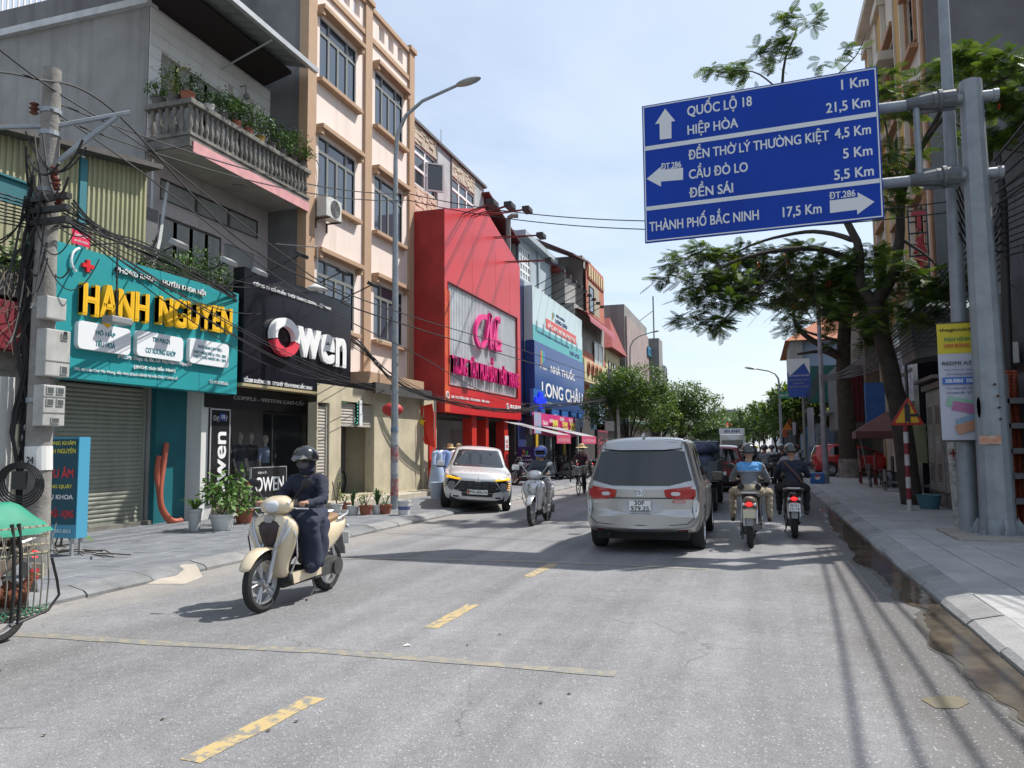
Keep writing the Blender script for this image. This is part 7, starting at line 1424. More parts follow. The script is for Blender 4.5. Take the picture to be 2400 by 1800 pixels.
# ======== generic hatch/SUV for the red ones ========
def suv(label,loc,rz,paint,L_=4.4,h=1.62,two=None,rear=True):
 t=thing('parked_car' if 'parked' in label else 'suv',label,'car',loc,None,rz); k=h/1.62
 def wr(x,y,z):
  q=max(0,1-y/1.2); f=max(0,1-(L_-y)/1.2); y2=y+.18*(x/.9)**2*q-.25*(x/.9)**2*f
  if z>1.0: y2+=q*(z-1.0)*.45
  if z>.7: y2-=f*(z-.7)*.5
  return (x,y2,z)
 s_=[(0,sec(.78,.36,.7,1.02*k,.6,1.5*k)),(.05,sec(.86,.3,.72,1.03*k,.63,1.56*k)),(.3,sec(.9,.24,.73,1.03*k,.66,1.6*k)),(1.2,sec(.91,.22,.73,1.01*k,.67,h)),(2.0,sec(.91,.22,.72,1.0*k,.66,h*.99)),(L_-1.9,sec(.91,.22,.71,.98*k,.62,1.5*k)),(L_-1.25,sec(.9,.22,.7,.97*k,.66,1.1*k)),(L_-.6,sec(.89,.23,.66,.92*k,.66,1.02*k)),(L_-.15,sec(.84,.26,.6,.82*k,.62,.92*k)),(L_,sec(.72,.32,.55,.75*k,.6,.84*k))]
 wy=(.85,L_-.85); b=loftcar(s_,2,wr); b=cut_arches(b,[(wy[0],.34),(wy[1],.34)],.41,W=.91); b.materials.append(paint); b.shade_smooth(); b.set_sharp_from_angle(angle=R(35)); link('body',b,t,world=False); v=bvh_of(b)
 P(v,t,'rear_window',CGL,[(-.7,-1,1.06*k),(.7,-1,1.06*k),(.58,-1,1.5*k),(-.58,-1,1.5*k)],Bk,.006,1,5)
 P(v,t,'bumper',BLT,[(-.8,-1,.34),(.8,-1,.34),(.84,-1,.58),(-.84,-1,.58)],Bk,.015,0,4,.03)
 P(v,t,'tail_bar',M('dark_lens',(.06,.003,.005),.15),[(-.84,-1,.84*k),(.84,-1,.84*k),(.84,-1,.97*k),(-.84,-1,.97*k)],Bk,.012,0,4)
 P(v,t,'windscreen',CGL,[(-.7,9,1.08*k),(.7,9,1.08*k),(.58,9,1.46*k),(-.58,9,1.46*k)],Fr,.006,1,5)
 for s in (-1,1):
  P(v,t,'headlight',CLRL,[(s*.5,9,.72),(s*.82,9,.76),(s*.85,9,.86),(s*.5,9,.8)],Fr,.01,0,3)
  for q in (((.75,1.08),(1.25,1.07),(1.3,1.5),(1.0,1.44)),((1.33,1.07),(2.15,1.05),(2.1,1.51),(1.38,1.5)),((2.22,1.05),(L_-1.35,1.02),(2.75,1.42),(2.2,1.5))):
   P(v,t,'side_window',CGL,[(s*2,a,b_*k) for a,b_ in q],(-s,0,0),.004,0,4)
  P(v,t,'sill_trim',BLT,[(s*2,1.35,.24),(s*2,L_-1.35,.24),(s*2,L_-1.35,.38),(s*2,1.35,.38)],(-s,0,0),.008,0,3)
  m=MB(); m.bbox(s*.92,s*1.1,L_-1.65,L_-1.52,1.02*k,1.16*k,.03); m.build('door_mirror',[paint],t,True,world=False)
  for y in (1.45,2.3):
   m=MB(); m.box(s*.905,s*.935,y,y+.17,.92*k,.945*k); m.build('door_handle',[paint],t,world=False); g=MB(); g.tube([(s*.914,y-.1,.4),(s*.915,y-.1,.75),(s*.9,y-.1,1.0)],.004,4); g.build('door_seam',[UNDR],t,world=False)
 m=MB(); m.box(-.7,.7,.2,L_-.3,.2,.4); m.build('underbody',[UNDR],t,world=False)
 m=MB(); m.box(-.25,.25,-.03,-.015,.62,.74); m.build('number_plate',[PLW],t,world=False)
 for x in (-.8,.8):
  for y in wy: wheel(t,x,y,.34,.34,.22,1 if x>0 else -1,spokes=8 if 'parked' in label else 5)
 return t
RDPT=M('red_paint',(.38,.012,.015),.25,.2,coat=.8); DRPT=M('dark_red_paint',(.17,.008,.015),.25,.3,coat=.8)
suv('dark red SUV driving ahead of the silver people carrier',(-1.33,28.6,0),0,DRPT,4.5,1.68)
gx_,gy_=G(1790,1040,PH); suv('bright red parked crossover standing side-on behind the big tree trunk',(gx_-.3,41.6,PH),R(-90),RDPT,4.45,1.6)
# ======== small flatbed truck loaded with sacks, hidden behind the MPV ========
TK=thing('flatbed_truck','small flatbed truck piled with dark sacks in front of the silver people carrier','truck',(-1.9,19.6,0)); DBED=M('truck_bed',(.09,.1,.11),.7,var=(3,.5)); BLC=M('truck_blue',(.05,.09,.15),.5)
m=MB(); m.box(-.95,.95,0,3.3,.78,.88); m.box(-.95,-.9,0,3.3,.88,1.28); m.box(.9,.95,0,3.3,.88,1.28); m.box(-.9,.9,0,.05,.88,1.28); m.box(-.8,.8,3.25,3.3,.88,1.6); m.build('cargo_bed',[DBED],TK,world=False)
m=MB(); m.bbox(-.8,.8,3.4,5.0,.5,1.8,.1); cb_=m.build('cab',[BLC],TK,True,world=False); m=MB(); m.box(-.65,.65,3.385,3.398,1.25,1.6); m.build('rear_window',[CGL],cb_,world=False)
m=MB(); m.box(-.35,.35,.1,4.8,.5,.75); m.box(-.9,.9,.0,.1,.55,.62); m.build('chassis',[UNDR],TK,world=False)
for x in (-.75,.75):
 for y in (.85,4.1): wheel(TK,x,y,.4,.4,.26,1 if x>0 else -1,rimr=.5,rimm=GRF)
SK=[M('sack_grey',(.1,.11,.13),.85,var=(6,.6)),M('sack_blue',(.07,.08,.14),.85,var=(6,.6)),M('sack_pale',(.3,.29,.26),.85,var=(6,.5))]
random.seed(3); 
for j in range(3):
 for i in range(4):
  for k in range(3):
   x=-.66+.44*i+random.uniform(-.05,.05); y=.4+1.0*k; z=1.02+.28*j; mb=MB(); mb.ball((0,0,0),(random.uniform(.24,.3),random.uniform(.42,.52),random.uniform(.15,.19)),10,7); me=mb.mesh('sack',[SK[2] if (j==2 and i<3 and k==0) else SK[random.randrange(2)]],smooth='all')
   for v in me.vertices: v.co*=1+.12*noise.noise(v.co*6+Vector((i,j,k)))
   o=bpy.data.objects.new('sack',me); C.objects.link(o); o.location=(-1.95+x*.95,19.6+y,z); o.rotation_euler=(random.uniform(-.2,.2),random.uniform(-.2,.2),random.uniform(-.3,.3)); col=['lower','middle','upper'][j]
   tagit(o,('pale bulging sack on top of the load at the rear left' if (j==2 and i<3 and k==0) else 'dark bulging sack in the '+col+' layer of the truck load'),'sack','sacks stacked on the flatbed truck')
# ======== canvas covered box truck and a bus far ahead ========
bt_x,_=pY(1745,1000,62); BT=thing('box_truck','grey canvas covered box truck far ahead in the traffic','truck',(bt_x-.6,62,0)); m=MB(); m.bbox(-1.15,1.15,0,4.6,.95,3.0,.06); m.build('cargo_box',[M('truck_canvas',(.17,.18,.19),.8,var=(2,.4))],BT,world=False)
m=MB(); 
for x in (-1.1,-.04,1.04): m.box(x,x+.06,-.03,.0,.95,2.7)
m.box(-1.14,1.14,-.03,-.001,2.5,2.58); m.box(-1.14,1.14,-.03,-.001,.95,1.03); m.build('door_frame',[UNDR],BT,world=False); m=MB(); m.prism([(-1.15,3.0),(1.15,3.0),(.8,3.25),(-.8,3.25)],'Y',.0,4.6); m.build('canvas_top',[M('canvas_dark',(.08,.08,.08),.9)],BT,world=False)
m=MB(); m.box(-.9,.9,.1,6,.55,.9); m.bbox(-1.0,1.0,4.7,6.3,.6,2.4,.1); m.build('cab',[UNDR],BT,world=False)
for x in (-.9,.9): wheel(BT,x,.9,.42,.42,.3,1 if x>0 else -1,rimr=.5,rimm=GRF); wheel(BT,x,5.2,.42,.42,.3,1 if x>0 else -1,rimr=.5,rimm=GRF)
bx_,_=pY(1583,1000,75); BU=thing('minibus','white minibus with AN ANH on its roof board far down the road','bus',(bx_,75,0)); m=MB(); m.bbox(-1.1,1.1,0,6.5,.45,2.75,.12); m.build('body',[WPT],BU,True,world=False); m=MB(); m.box(-.95,.95,-.02,.0,1.4,2.2); m.build('rear_window',[CGL],BU,world=False); m=MB(); m.box(-1.15,1.15,-.05,.05,2.76,3.3); q=m.build('roof_board',[WHP],BU,world=False); ltext('AN ANH',(1.4,.3),RT_(0,-.055,3.03),MG('navy_print'),q,ext=.003,bold=.03)
for x in (-.9,.9): wheel(BU,x,1,.38,.38,.25,1 if x>0 else -1,rimr=.5); wheel(BU,x,5.3,.38,.38,.25,1 if x>0 else -1,rimr=.5)

# ---------------- two-wheelers, riders, chickens ----------------
def sup(cx,cy,cz,rx,ry,n=14,e=2.6,ax='Z'):
 r=[]
 for k in range(n):
  a=2*PI*k/n; c,s=math.cos(a),math.sin(a); u=rx*math.copysign(abs(c)**(2/e),c); v=ry*math.copysign(abs(s)**(2/e),s)
  r.append((cx+u,cy+v,cz) if ax=='Z' else (cx+u,cy,cz+v))
 return r
def shell(name,rings,mat,par,label=None):
 mb=MB(); mb.rings(rings); me=mb.mesh(name,[mat]); o=link(name,me,par,world=False,label=label); 
 t=bpy.data.objects.new('t',me); C.objects.link(t); m=t.modifiers.new('s','SUBSURF'); m.levels=1; m.render_levels=1; bpy.context.view_layer.update(); e=ev(t); bpy.data.objects.remove(t); e.shade_smooth(); o.data=e; return o
MET=M('engine_metal',(.13,.13,.13),.5,.6,var=(14,.6)); SLV=M('silver_part',(.45,.45,.46),.35,.7)
def two_wheeler(name,label,loc,rz,paint,seatm,group=None,wide=1.,cat='motorcycle',rear_view=False,plate=None,dark=False,dashm=None):
 t=thing(name,label,cat,loc,group,rz); w=wide
 def wh(y,r,tw,nm):
  m=MB(); h=tw/2; m.lathe([(r*.74,-h*.7),(r*.88,-h),(r*.97,-h*.7),(r,0),(r*.97,h*.7),(r*.88,h),(r*.74,h*.7),(r*.74,-h*.7)],(0,y,r),28,axis='X',cap=False); q=m.build(nm,[TYRE],t,True,world=False)
  m=MB(); m.lathe([(r*.70,-h*.5),(r*.76,-h*.62),(r*.76,h*.62),(r*.70,h*.5),(r*.70,-h*.5)],(0,y,r),26,axis='X',cap=False)
  for k in range(5):
   a=2*PI*k/5; m.cyl((0,y+math.cos(a)*.03,r+math.sin(a)*.03),(0,y+math.cos(a+.15)*r*.72,r+math.sin(a+.15)*r*.72),.016,.012,5); m.cyl((0,y+math.cos(a)*.03,r+math.sin(a)*.03),(0,y+math.cos(a-.15)*r*.72,r+math.sin(a-.15)*r*.72),.016,.012,5)
  m.cyl((-.05,y,r),(.05,y,r),.045,None,12); m.build('rim',[SLV],q,True,world=False)
  m=MB(); m.cyl((.03,y,r),(.036,y,r),r*.42,None,22); m.build('brake_disc',[SLV],q,world=False)
 wh(.66,.30,.095,'wheel'); wh(-.62,.285,.11,'wheel')
 m=MB()
 for s in (-1,1): m.cyl((s*.075,.66,.3),(s*.075,.50,.78),.022,.026,8)
 m.cyl((-.075,.66,.3),(.075,.66,.3),.015); m.build('fork',[SLV],t,True,world=False)
 rg=[]
 for k in range(9):
  a=R(25+k*15); rr=.335; c=(.66+rr*math.cos(a)*1.05,.3+rr*math.sin(a)); ww=.075*(1-.35*abs(k-4)/4)+.02; o_=[]
  for j in range(7):
   b=PI*j/6; o_.append((ww*math.cos(b),c[0]+.03*math.sin(b)*math.cos(a),c[1]+.03*math.sin(b)*math.sin(a)))
  for j in range(6,-1,-1): b=PI*j/6; o_.append((ww*.9*math.cos(b),c[0]+.018*math.sin(b)*math.cos(a)-.004*math.cos(a),c[1]+.018*math.sin(b)*math.sin(a)-.004*math.sin(a)))
  rg.append(o_)
 shell('front_fender',rg,paint,t)
 # apron / leg shield
 ap=[(.30,.40,.13,.04),(.36,.44,.16,.06),(.46,.455,.16,.075),(.60,.45,.19*w,.09),(.74,.47,.235*w,.10),(.85,.48,.25*w,.095),(.93,.47,.20*w,.075),(.98,.45,.11,.05)]
 shell('apron',[sup(0,y,z,a,b,16,2.8) for z,y,a,b in ap],paint,t)
 shell('inner_shield',[sup(0,y-.06,z,a*.93,b*.7,14,3) for z,y,a,b in ap[1:7]],BLT if not dark else BLT,t)
 shell('front_grille',[sup(0,y+.035,z,a,b,10,2) for z,y,a,b in ((.55,.475,.02,.05),(.66,.50,.07,.066),(.78,.512,.125,.068),(.88,.51,.15,.056),(.92,.49,.08,.03))],dashm or M('grille_brown',(.03,.015,.015),.4),t)
 m=MB()
 for k in range(6): z=.64+.04*k; h=.05+.016*k; m.tube([(-h,.565,z+.02),(0,.588,z),(h,.565,z+.02)],.006,4)
 m.build('grille_slat',[BLT if not dark else MET],t,world=False)
 m=MB(); m.prism([(0,.84),(.055,.93),(.04,.965),(-.04,.965),(-.055,.93)],'Y',.5,.575); m.build('shield_badge',[SLV],t,world=False)
 for s in (-1,1):
  m=MB(); m.tube([(s*.03,.56,.55),(s*.10*w,.575,.68),(s*.155*w,.56,.83),(s*.17*w,.53,.93)],[.012,.02,.02,.012],6); m.build('chrome_strip',[SLV],t,True,world=False)
  shell('indicator_lamp',[sup(s*xx,y,z,a,b,8,2) for xx,z,y,a,b in ((.10*w,.66,.545,.01,.01),(.14*w,.73,.55,.035,.03),(.18*w,.82,.54,.04,.03),(.20*w,.9,.5,.012,.01))],CLRL,t)
  m=MB(); m.tube([(s*.20*w,.50,.90),(s*.245*w,.5,.74),(s*.235*w,.46,.55),(s*.18,.42,.36)],.011,6); m.build('guard_rail',[CHR],t,True,world=False)
 # handlebar cowl, headlight, mirrors
 shell('handlebar_cowl',[sup(0,y,z,a,b,14,2.4) for z,y,a,b in ((.95,.40,.06,.05),(1.0,.42,.19,.09),(1.07,.43,.205,.115),(1.13,.40,.15,.1),(1.17,.36,.07,.05))],paint,t)
 shell('headlight',[sup(0,y,z,a,b,12,2.2) for z,y,a,b in ((.985,.50,.04,.02),(1.03,.515,.095,.04),(1.085,.505,.1,.045),(1.125,.48,.06,.03))],CLRL,t)
 m=MB()
 for s in (-1,1): m.cyl((s*.17,.38,1.05),(s*.33,.33,1.06),.02,.018,8)
 m.build('grip',[BLT],t,True,world=False)
 m=MB()
 for s in (-1,1): m.tube([(s*.18,.42,1.04),(s*.26,.43,1.035),(s*.36,.38,1.03)],.008,5)
 m.build('brake_lever',[CHR],t,world=False)
 for s in (-1,1):
  m=MB(); m.tube([(s*.16,.40,1.1),(s*.24,.40,1.2),(s*.29,.38,1.27)],.007,5); m.ball((s*.32,.37,1.30),(.07,.018,.045),12,7,rot=Matrix.Rotation(R(-14*s),3,'Y')); m.build('mirror',[BLT if dark else (paint if 'silver' in label else BLT)],t,True,world=False)
 # floor, rear body, seat
 m=MB(); m.bbox(-.17,.17,-.2,.42,.27,.36,.03); m.bbox(-.1,.1,-.25,.42,.2,.28,.02); m.build('floorboard',[BLT],t,True,world=False)
 for s in (-1,1): m=MB(); m.add([(s*.172,.38,.36),(s*.178,-.2,.36),(s*.178,-.2,.26),(s*.172,.34,.24),(s*.15,.38,.36),(s*.15,-.2,.36),(s*.15,-.2,.26),(s*.15,.34,.24)],[(0,1,2,3),(4,7,6,5),(0,4,5,1),(3,2,6,7)]); m.build('side_skirt',[paint],t,world=False)
 bw=.17*w
 shell('rear_body',[sup(0,y,z,a,b,16,2.6,'Y') for y,z,a,b in ((-.12,.5,.1,.16),(-.18,.56,bw*.88,.21),(-.34,.62,bw*1.02,.2),(-.55,.68,bw*1.02,.15),(-.75,.74,bw*.85,.1),(-.9,.79,bw*.5,.05),(-.96,.8,bw*.25,.02))],paint,t)
 shell('seat',[sup(0,y,z,a,b,14,2.6,'Y') for y,z,a,b in ((.0,.76,.06,.03),(-.06,.79,.12,.05),(-.25,.80,.145,.055),(-.45,.82,.14,.055),(-.68,.86,.13,.05),(-.76,.865,.07,.03))],seatm,t)
 m=MB(); m.tube([(-.15,-.6,.83),(-.16,-.8,.88),(-.1,-.93,.9),(.1,-.93,.9),(.16,-.8,.88),(.15,-.6,.83)],.016,6); m.build('grab_rail',[SLV],t,True,world=False)
 m=MB(); m.bbox(-.13,.06,-.62,-.15,.2,.42,.04); m.cyl((.12,-.5,.3),(.12,-.95,.36),.035,.055,12); m.cyl((.08,-.2,.22),(.12,-.55,.3),.02); m.cyl((-.13,-.62,.285),(-.16,-.62,.285),.1,None,16); m.build('engine',[MET],t,True,world=False)
 m=MB()
 for s in (-1,1): m.cyl((s*.1,-.62,.34),(s*.1,-.52,.66),.022)
 m.build('shock_absorber',[SLV],t,world=False)
 q=MB(); q.ball((.0,-.97,.72),(.055,.025,.035),12,7); q.build('tail_light',[M('tail_lit',(.5,.01,.01),.3,emit=(1,.02,.02,1.3)) if plate else REDL],t,True,world=False)
 for s in (-1,1): q=MB(); q.ball((s*.085,-.95,.715),(.026,.02,.026),8,6); q.build('indicator_lamp',[CLRL],t,True,world=False)
 m=MB(); m.add([(-.06,-.88,.66),(.06,-.88,.66),(.05,-.99,.38),(-.05,-.99,.38),(-.06,-.86,.66),(.06,-.86,.66),(.05,-.97,.38),(-.05,-.97,.38)],[(0,1,2,3),(4,7,6,5),(0,3,7,4),(1,5,6,2)]); m.build('rear_mudguard',[M('guard_grey',(.2,.2,.2),.6)],t,world=False)
 m=MB(); m.bbox(-.095,.095,-.99,-.975,.50,.64,.008); p=m.build('number_plate',[PLW if plate!='blank' else M('plate_yellowed',(.5,.47,.35),.5)],t,world=False)
 if plate and plate!='blank':
  for i,l in enumerate(plate.split()): ltext(l,(.14 if i==0 else .16,.045),RT_(0,-.991,.605-.06*i),BLT,p,ext=.001,bold=.012)
 m=MB(); m.tube([(-.1,-.1,.3),(-.14,-.12,.12),(-.16,-.0,.06)],.012,5); m.build('side_stand',[MET],t,world=False)
 return t
SKIN=M('skin',(.32,.18,.12),.6); SHOE=M('shoe_dark',(.03,.025,.022),.7); HBLK=M('helmet_black',(.012,.012,.014),.15,coat=.8); MASK=M('face_mask',(.12,.13,.16),.85); GOG=M('dark_glasses',(.008,.008,.008),.08)
def cloth(key,c): return M(key,c,.9,var=(5,.35),bump=(35,.3))
def person(label,loc,rz,top,bot,shoe=None,pose='ride',group=None,vox=.013,helmet='open',hm=None,stripe=None,mask=None,hair=None,hat=None,lean=.0,feet=.17,seatz=.84,visor=None,skirt=None,skin=None):
 t=thing('person',label,'person',loc,group,rz); SK_=skin or SKIN; mats=[SK_,top,bot,shoe or SHOE]; Z=seatz
 hip=(0,-.30,Z+.07); sh=(0,-.20+lean,Z+.50); nk=(0,-.18+lean,Z+.56); hd=(0,-.14+lean,Z+.69)
 P_=[('ell',((0,-.31,Z+.07),(.175,.16,.13)),2),('cap',((0,-.29,Z+.10),(0,-.24+lean*.5,Z+.30),.135,.135),1),('cap',((-.06,-.22+lean,Z+.40),(.06,-.22+lean,Z+.40),.13,.13),1),
  ('cap',((-.13,-.21+lean,Z+.475),(.13,-.21+lean,Z+.475),.065,.065),1),('cap',((0,-.2+lean,Z+.5),(0,-.17+lean,Z+.6),.055,.052),0),
  ('ell',((0,-.145+lean,Z+.695),(.078,.098,.115)),0),('ell',((0,-.1+lean,Z+.645),(.055,.06,.05)),0),('ell',((0,-.045+lean,Z+.68),(.014,.022,.024)),0),
  ('ell',((-.08,-.15+lean,Z+.69),(.012,.022,.032)),0),('ell',((.08,-.15+lean,Z+.69),(.012,.022,.032)),0)]
 for s in (-1,1):
  if pose=='ride':
   el=(s*.29,-.03+lean*.6,Z+.25); wr=(s*.26,.24,Z+.235); ha=(s*.26,.325,Z+.235); kn=(s*(.10+feet*.75),.12,Z+.02); an=(s*(feet+.04),.02,.44); ft=(s*(feet+.05),.16,.385)
  elif pose=='cycle':
   el=(s*.27,0,Z+.28); wr=(s*.25,.2,Z+.2); ha=(s*.25,.27,Z+.2); kn=(s*.12,.18,Z-.12+s*.09); an=(s*.12,.02,.30+s*.13); ft=(s*.12,.16,.24+s*.13)
  P_+=[('cap',((s*.175,-.21+lean,Z+.46),el,.066,.052),1),('cap',(el,wr,.050,.038),1),('cap',(wr,ha,.028,.034),0)]
  for j in range(4):
   fx=ha[0]+s*(.036-.022*j)*1.; L_=[.05,.056,.052,.042][j]; P_+=[('cap',((fx,ha[1]+.005,ha[2]+.02),(fx,ha[1]+L_,ha[2]+.012),.0105,.0095),0),('cap',((fx,ha[1]+L_,ha[2]+.012),(fx,ha[1]+L_-.01,ha[2]-.03),.0095,.0085),0)]
  P_+=[('cap',((ha[0]-s*.03,ha[1]-.01,ha[2]-.005),(ha[0]-s*.052,ha[1]+.03,ha[2]-.02),.012,.01),0)]
  P_+=[('cap',((s*.095,-.27,Z+.05),kn,.098,.07),2),('cap',(kn,(an[0],an[1],an[2]+.03),.066,.05),2),('cap',((an[0],an[1],an[2]+.02),(an[0],an[1]-.005,an[2]-.02),.038,.036),0),
             ('cap',((an[0],an[1]-.03,an[2]-.045),(ft[0],ft[1],ft[2]-.0),.04,.032),3)]
 me=remeshed(P_,vox,mats,5)
 mi=np.empty(len(me.polygons),np.int32); me.polygons.foreach_get('material_index',mi)
 cl=set()
 for p in me.polygons:
  if p.material_index in (1,2): cl.update(p.vertices)
 ns=[v.normal.copy() for v in me.vertices]
 for i in cl:
  v=me.vertices[i]; q=v.co; v.co=q+ns[i]*(.014*noise.noise(Vector((q.x*9,q.y*9,q.z*16)))+.007*noise.noise(q*26)+.004)
 b=link('body',me,t,world=False)
 hc=Vector((0,-.15+lean,Z+.715))
 if helmet:
  hm=hm or HBLK; m=MB(); full=helmet=='full'
  rg=[];n=22
  prof=[(.30,.0),(.62,.04),(.85,.2),(.97,.42),(1.0,.66),(1.0,.88)]
  m.ball(hc,(.128,.155,.135),22,14); me2=m.mesh('helmet',[hm]); bm=bmesh.new(); bm.from_mesh(me2)
  dl=[f for f in bm.faces if (f.calc_center_median().z<hc.z-(.02 if not full else .12)) or (full and f.calc_center_median().y>hc.y+.07 and hc.z-.065<f.calc_center_median().z<hc.z+.035)]
  bmesh.ops.delete(bm,geom=dl,context='FACES'); bm.to_mesh(me2); bm.free(); me2.shade_smooth(); o=bpy.data.objects.new('helmet',me2); C.objects.link(o); md=o.modifiers.new('s','SOLIDIFY'); md.thickness=-.012; bpy.context.view_layer.update(); e=ev(o); bpy.data.objects.remove(o); e.shade_smooth(); ho=link('helmet',e,t,world=False)
  if not full: m=MB(); m.add([(-.1,hc.y+.12,hc.z+.0),(-.06,hc.y+.215,hc.z-.012),(.06,hc.y+.215,hc.z-.012),(.1,hc.y+.12,hc.z+.0),(.06,hc.y+.15,hc.z+.035),(-.06,hc.y+.15,hc.z+.035)],[(0,1,2,3),(3,4,5,0),(1,5,4,2),(0,5,1),(3,2,4)]); m.build('peak',[hm],ho,True,world=False)
  if stripe:
   m=MB(); rr=[(a) for a in range(-70,150,20)]
   vs=[];
   for k in range(16):
    a=R(-75+k*150/15+90); y=hc.y-.160*math.cos(a)*-1; z=hc.z+.140*math.sin(a)
    for x in (-.028,.028): vs.append((x,hc.y+.158*math.cos(a),hc.z+.138*math.sin(a)))
   m.add(vs,[(2*k,2*k+1,2*k+3,2*k+2) for k in range(15)]); m.build('stripe',[stripe],ho,'all',world=False)
  if full or visor: m=MB(); m.ball(hc+Vector((0,.012,-.015)),(.112,.142,.06),16,8); m.build('visor',[GOG],ho,True,world=False)
 if not (helmet=='full'):
  m=MB(); 
  for s in (-1,1): m.ball((s*.034,-.052+lean,Z+.70),(.026,.012,.018),10,6)
  m.tube([(-.082,-.13+lean,Z+.702),(-.055,-.06+lean,Z+.705),(.055,-.06+lean,Z+.705),(.082,-.13+lean,Z+.702)],.004,4); m.build('sunglasses',[GOG],t,True,world=False)
  if mask: m=MB(); m.ball((0,-.095+lean,Z+.648),(.074,.066,.058),14,9); m.build('face_mask',[mask],t,True,world=False)
  else: m=MB(); m.ball((0,-.045+lean,Z+.638),(.024,.008,.007),8,5); m.build('mouth',[M('lips',(.25,.08,.07),.5)],t,True,world=False)
 if hair: m=MB(); m.ball((0,-.175+lean,Z+.67),(.098,.10,.13),16,9); m.ball((0,-.185+lean,Z+.58),(.09,.09,.075),14,8); m.build('hair',[hair],t,True,world=False)
 if hat: m=MB(); m.lathe([(.22,Z+.735),(.2,Z+.75),(.105,Z+.775),(.1,Z+.84),(.06,Z+.88),(.01,Z+.885)],(0,-.15+lean,0),20); m.build('sun_hat',[hat],t,True,world=False)
 if skirt:
  S_=[('cap',((0,-.30,Z+.02),(s*.16,.1,Z+.0),.15,.13),0) for s in (-1,1)]+[('cap',((s*.17,.08,Z-.02),(s*.21,.03,.42),.12,.10),0) for s in (-1,1)]+[('cap',((s*.12,-.25,Z-.05),(s*.21,-.06,.42),.12,.08),0) for s in (-1,1)]+[('cap',((s*.21,-.08,.40),(s*.22,.14,.385),.07,.06),0) for s in (-1,1)]
  sm=remeshed(S_,.015,[skirt],6); 
  nn=[v.normal.copy() for v in sm.vertices]
  for i,v in enumerate(sm.vertices):
   q=v.co; ang=q.y*7; f=min(1,max(0,(Z-q.z)/.4)); v.co=q+nn[i]*(.022*f*math.sin(ang*4+3*noise.noise(Vector((q.y*3,0,q.z*2))))+.012*noise.noise(q*9))
  link('skirt',sm,t,world=False)
 return t
NAVY_C=cloth('navy_jacket',(.016,.02,.04)); NVS=cloth('navy_skirt',(.022,.028,.055)); GRJ=cloth('grey_jacket',(.14,.15,.17)); GRT=cloth('grey_top',(.075,.085,.1)); KHK=cloth('khaki_trousers',(.3,.25,.18)); LBL=cloth('light_blue_yoke',(.1,.3,.6)); WHS=cloth('white_shirt',(.4,.42,.46)); BLC2=cloth('black_cloth2',(.012,.012,.014)); WTR=cloth('pale_trousers',(.42,.41,.42))
CRMP=M('cream_paint',(.62,.52,.36),.2,.05,coat=.9); TANS=M('tan_seat',(.22,.13,.06),.5); SLP=M('silver_scooter',(.5,.5,.5),.25,.6,coat=.6); BKP=M('black_bike_paint',(.012,.012,.013),.2,coat=.7); DST=M('dusty_bike',(.16,.13,.1),.6,var=(10,.6))
two_wheeler('scooter','cream scooter with tan seat heading toward the camera in the near left lane',(-4.89,7.52,0),R(181),CRMP,TANS,wide=1.2,cat='scooter')
person('rider in dark navy hooded cover, long skirt, mask and black helmet on the cream scooter',(-4.89,7.52,0),R(181),NAVY_C,NVS,BLC2,vox=.0105,skirt=NVS,mask=M('grey_mask',(.09,.09,.1),.8),stripe=M('stripe_pale',(.5,.53,.56),.4),lean=.02,hair=NAVY_C)
two_wheeler('scooter','silver grey retro scooter with round headlight coming along the middle of the road',(-4.6,16.45,0),R(181),SLP,M('brown_seat',(.06,.03,.02),.5),wide=1.1,cat='scooter',dashm=M('chrome_dash',(.5,.5,.52),.25,.8))
person('rider in grey jacket and pale trousers with violet full-face helmet on the silver scooter',(-4.6,16.45,0),R(181),GRT,WTR,cloth('pale_shoe',(.4,.38,.36)),vox=.014,helmet='full',hm=M('helmet_violet',(.1,.14,.42),.2,coat=.7))
B3=two_wheeler('motorbike','worn dusty motorbike with yellowed blank plate right of the people carrier',(-.14,13.92,0),R(-1),DST,BLT,wide=.72,dark=True,plate='blank')
P3=person('rider in grey jacket with blue shoulders, khaki trousers and white-striped helmet',(-.14,13.92,0),R(-1),GRJ,KHK,feet=.26,vox=.012,stripe=M('stripe_white',(.7,.72,.74),.3),lean=.03)
# light-blue shoulder yoke faces on his jacket
b=[o for o in bpy.data.objects if o.parent is P3 and o.name.startswith('body')][0]; me=b.data; me.materials.append(LBL); me.materials.append(cloth('piping_grey',(.3,.3,.3)))
for p in me.polygons:
 z=p.center.z
 if p.material_index==1 and abs(p.center.x)<.2:
  if z>.84+.395: p.material_index=4
  elif z>.84+.38: p.material_index=5
for s in (-1,1): m=MB(); m.cyl((s*.13,-.46,.97),(s*.15,-.435,.97),.055,None,14); m.build('cooling_fan',[BLT],P3,world=False)
two_wheeler('motorbike','black motorbike with lit red tail light and white plate nearer the right kerb',(.60,15.4,0),R(-1),BKP,BLT,wide=.78,dark=True,plate='99-G1 531.18')
P4=person('rider in dark navy jacket with diagonal strap on the black motorbike near the kerb',(.60,15.4,0),R(-1),NAVY_C,BLC2,feet=.2,vox=.013,lean=.03)
m=MB(); m.tube([(-.14,-.28,1.36),(-.05,-.375,1.25),(.08,-.40,1.1),(.16,-.38,.98)],.022,5); m.build('bag_strap',[M('brown_strap',(.07,.035,.03),.7)],P4,True,world=False)
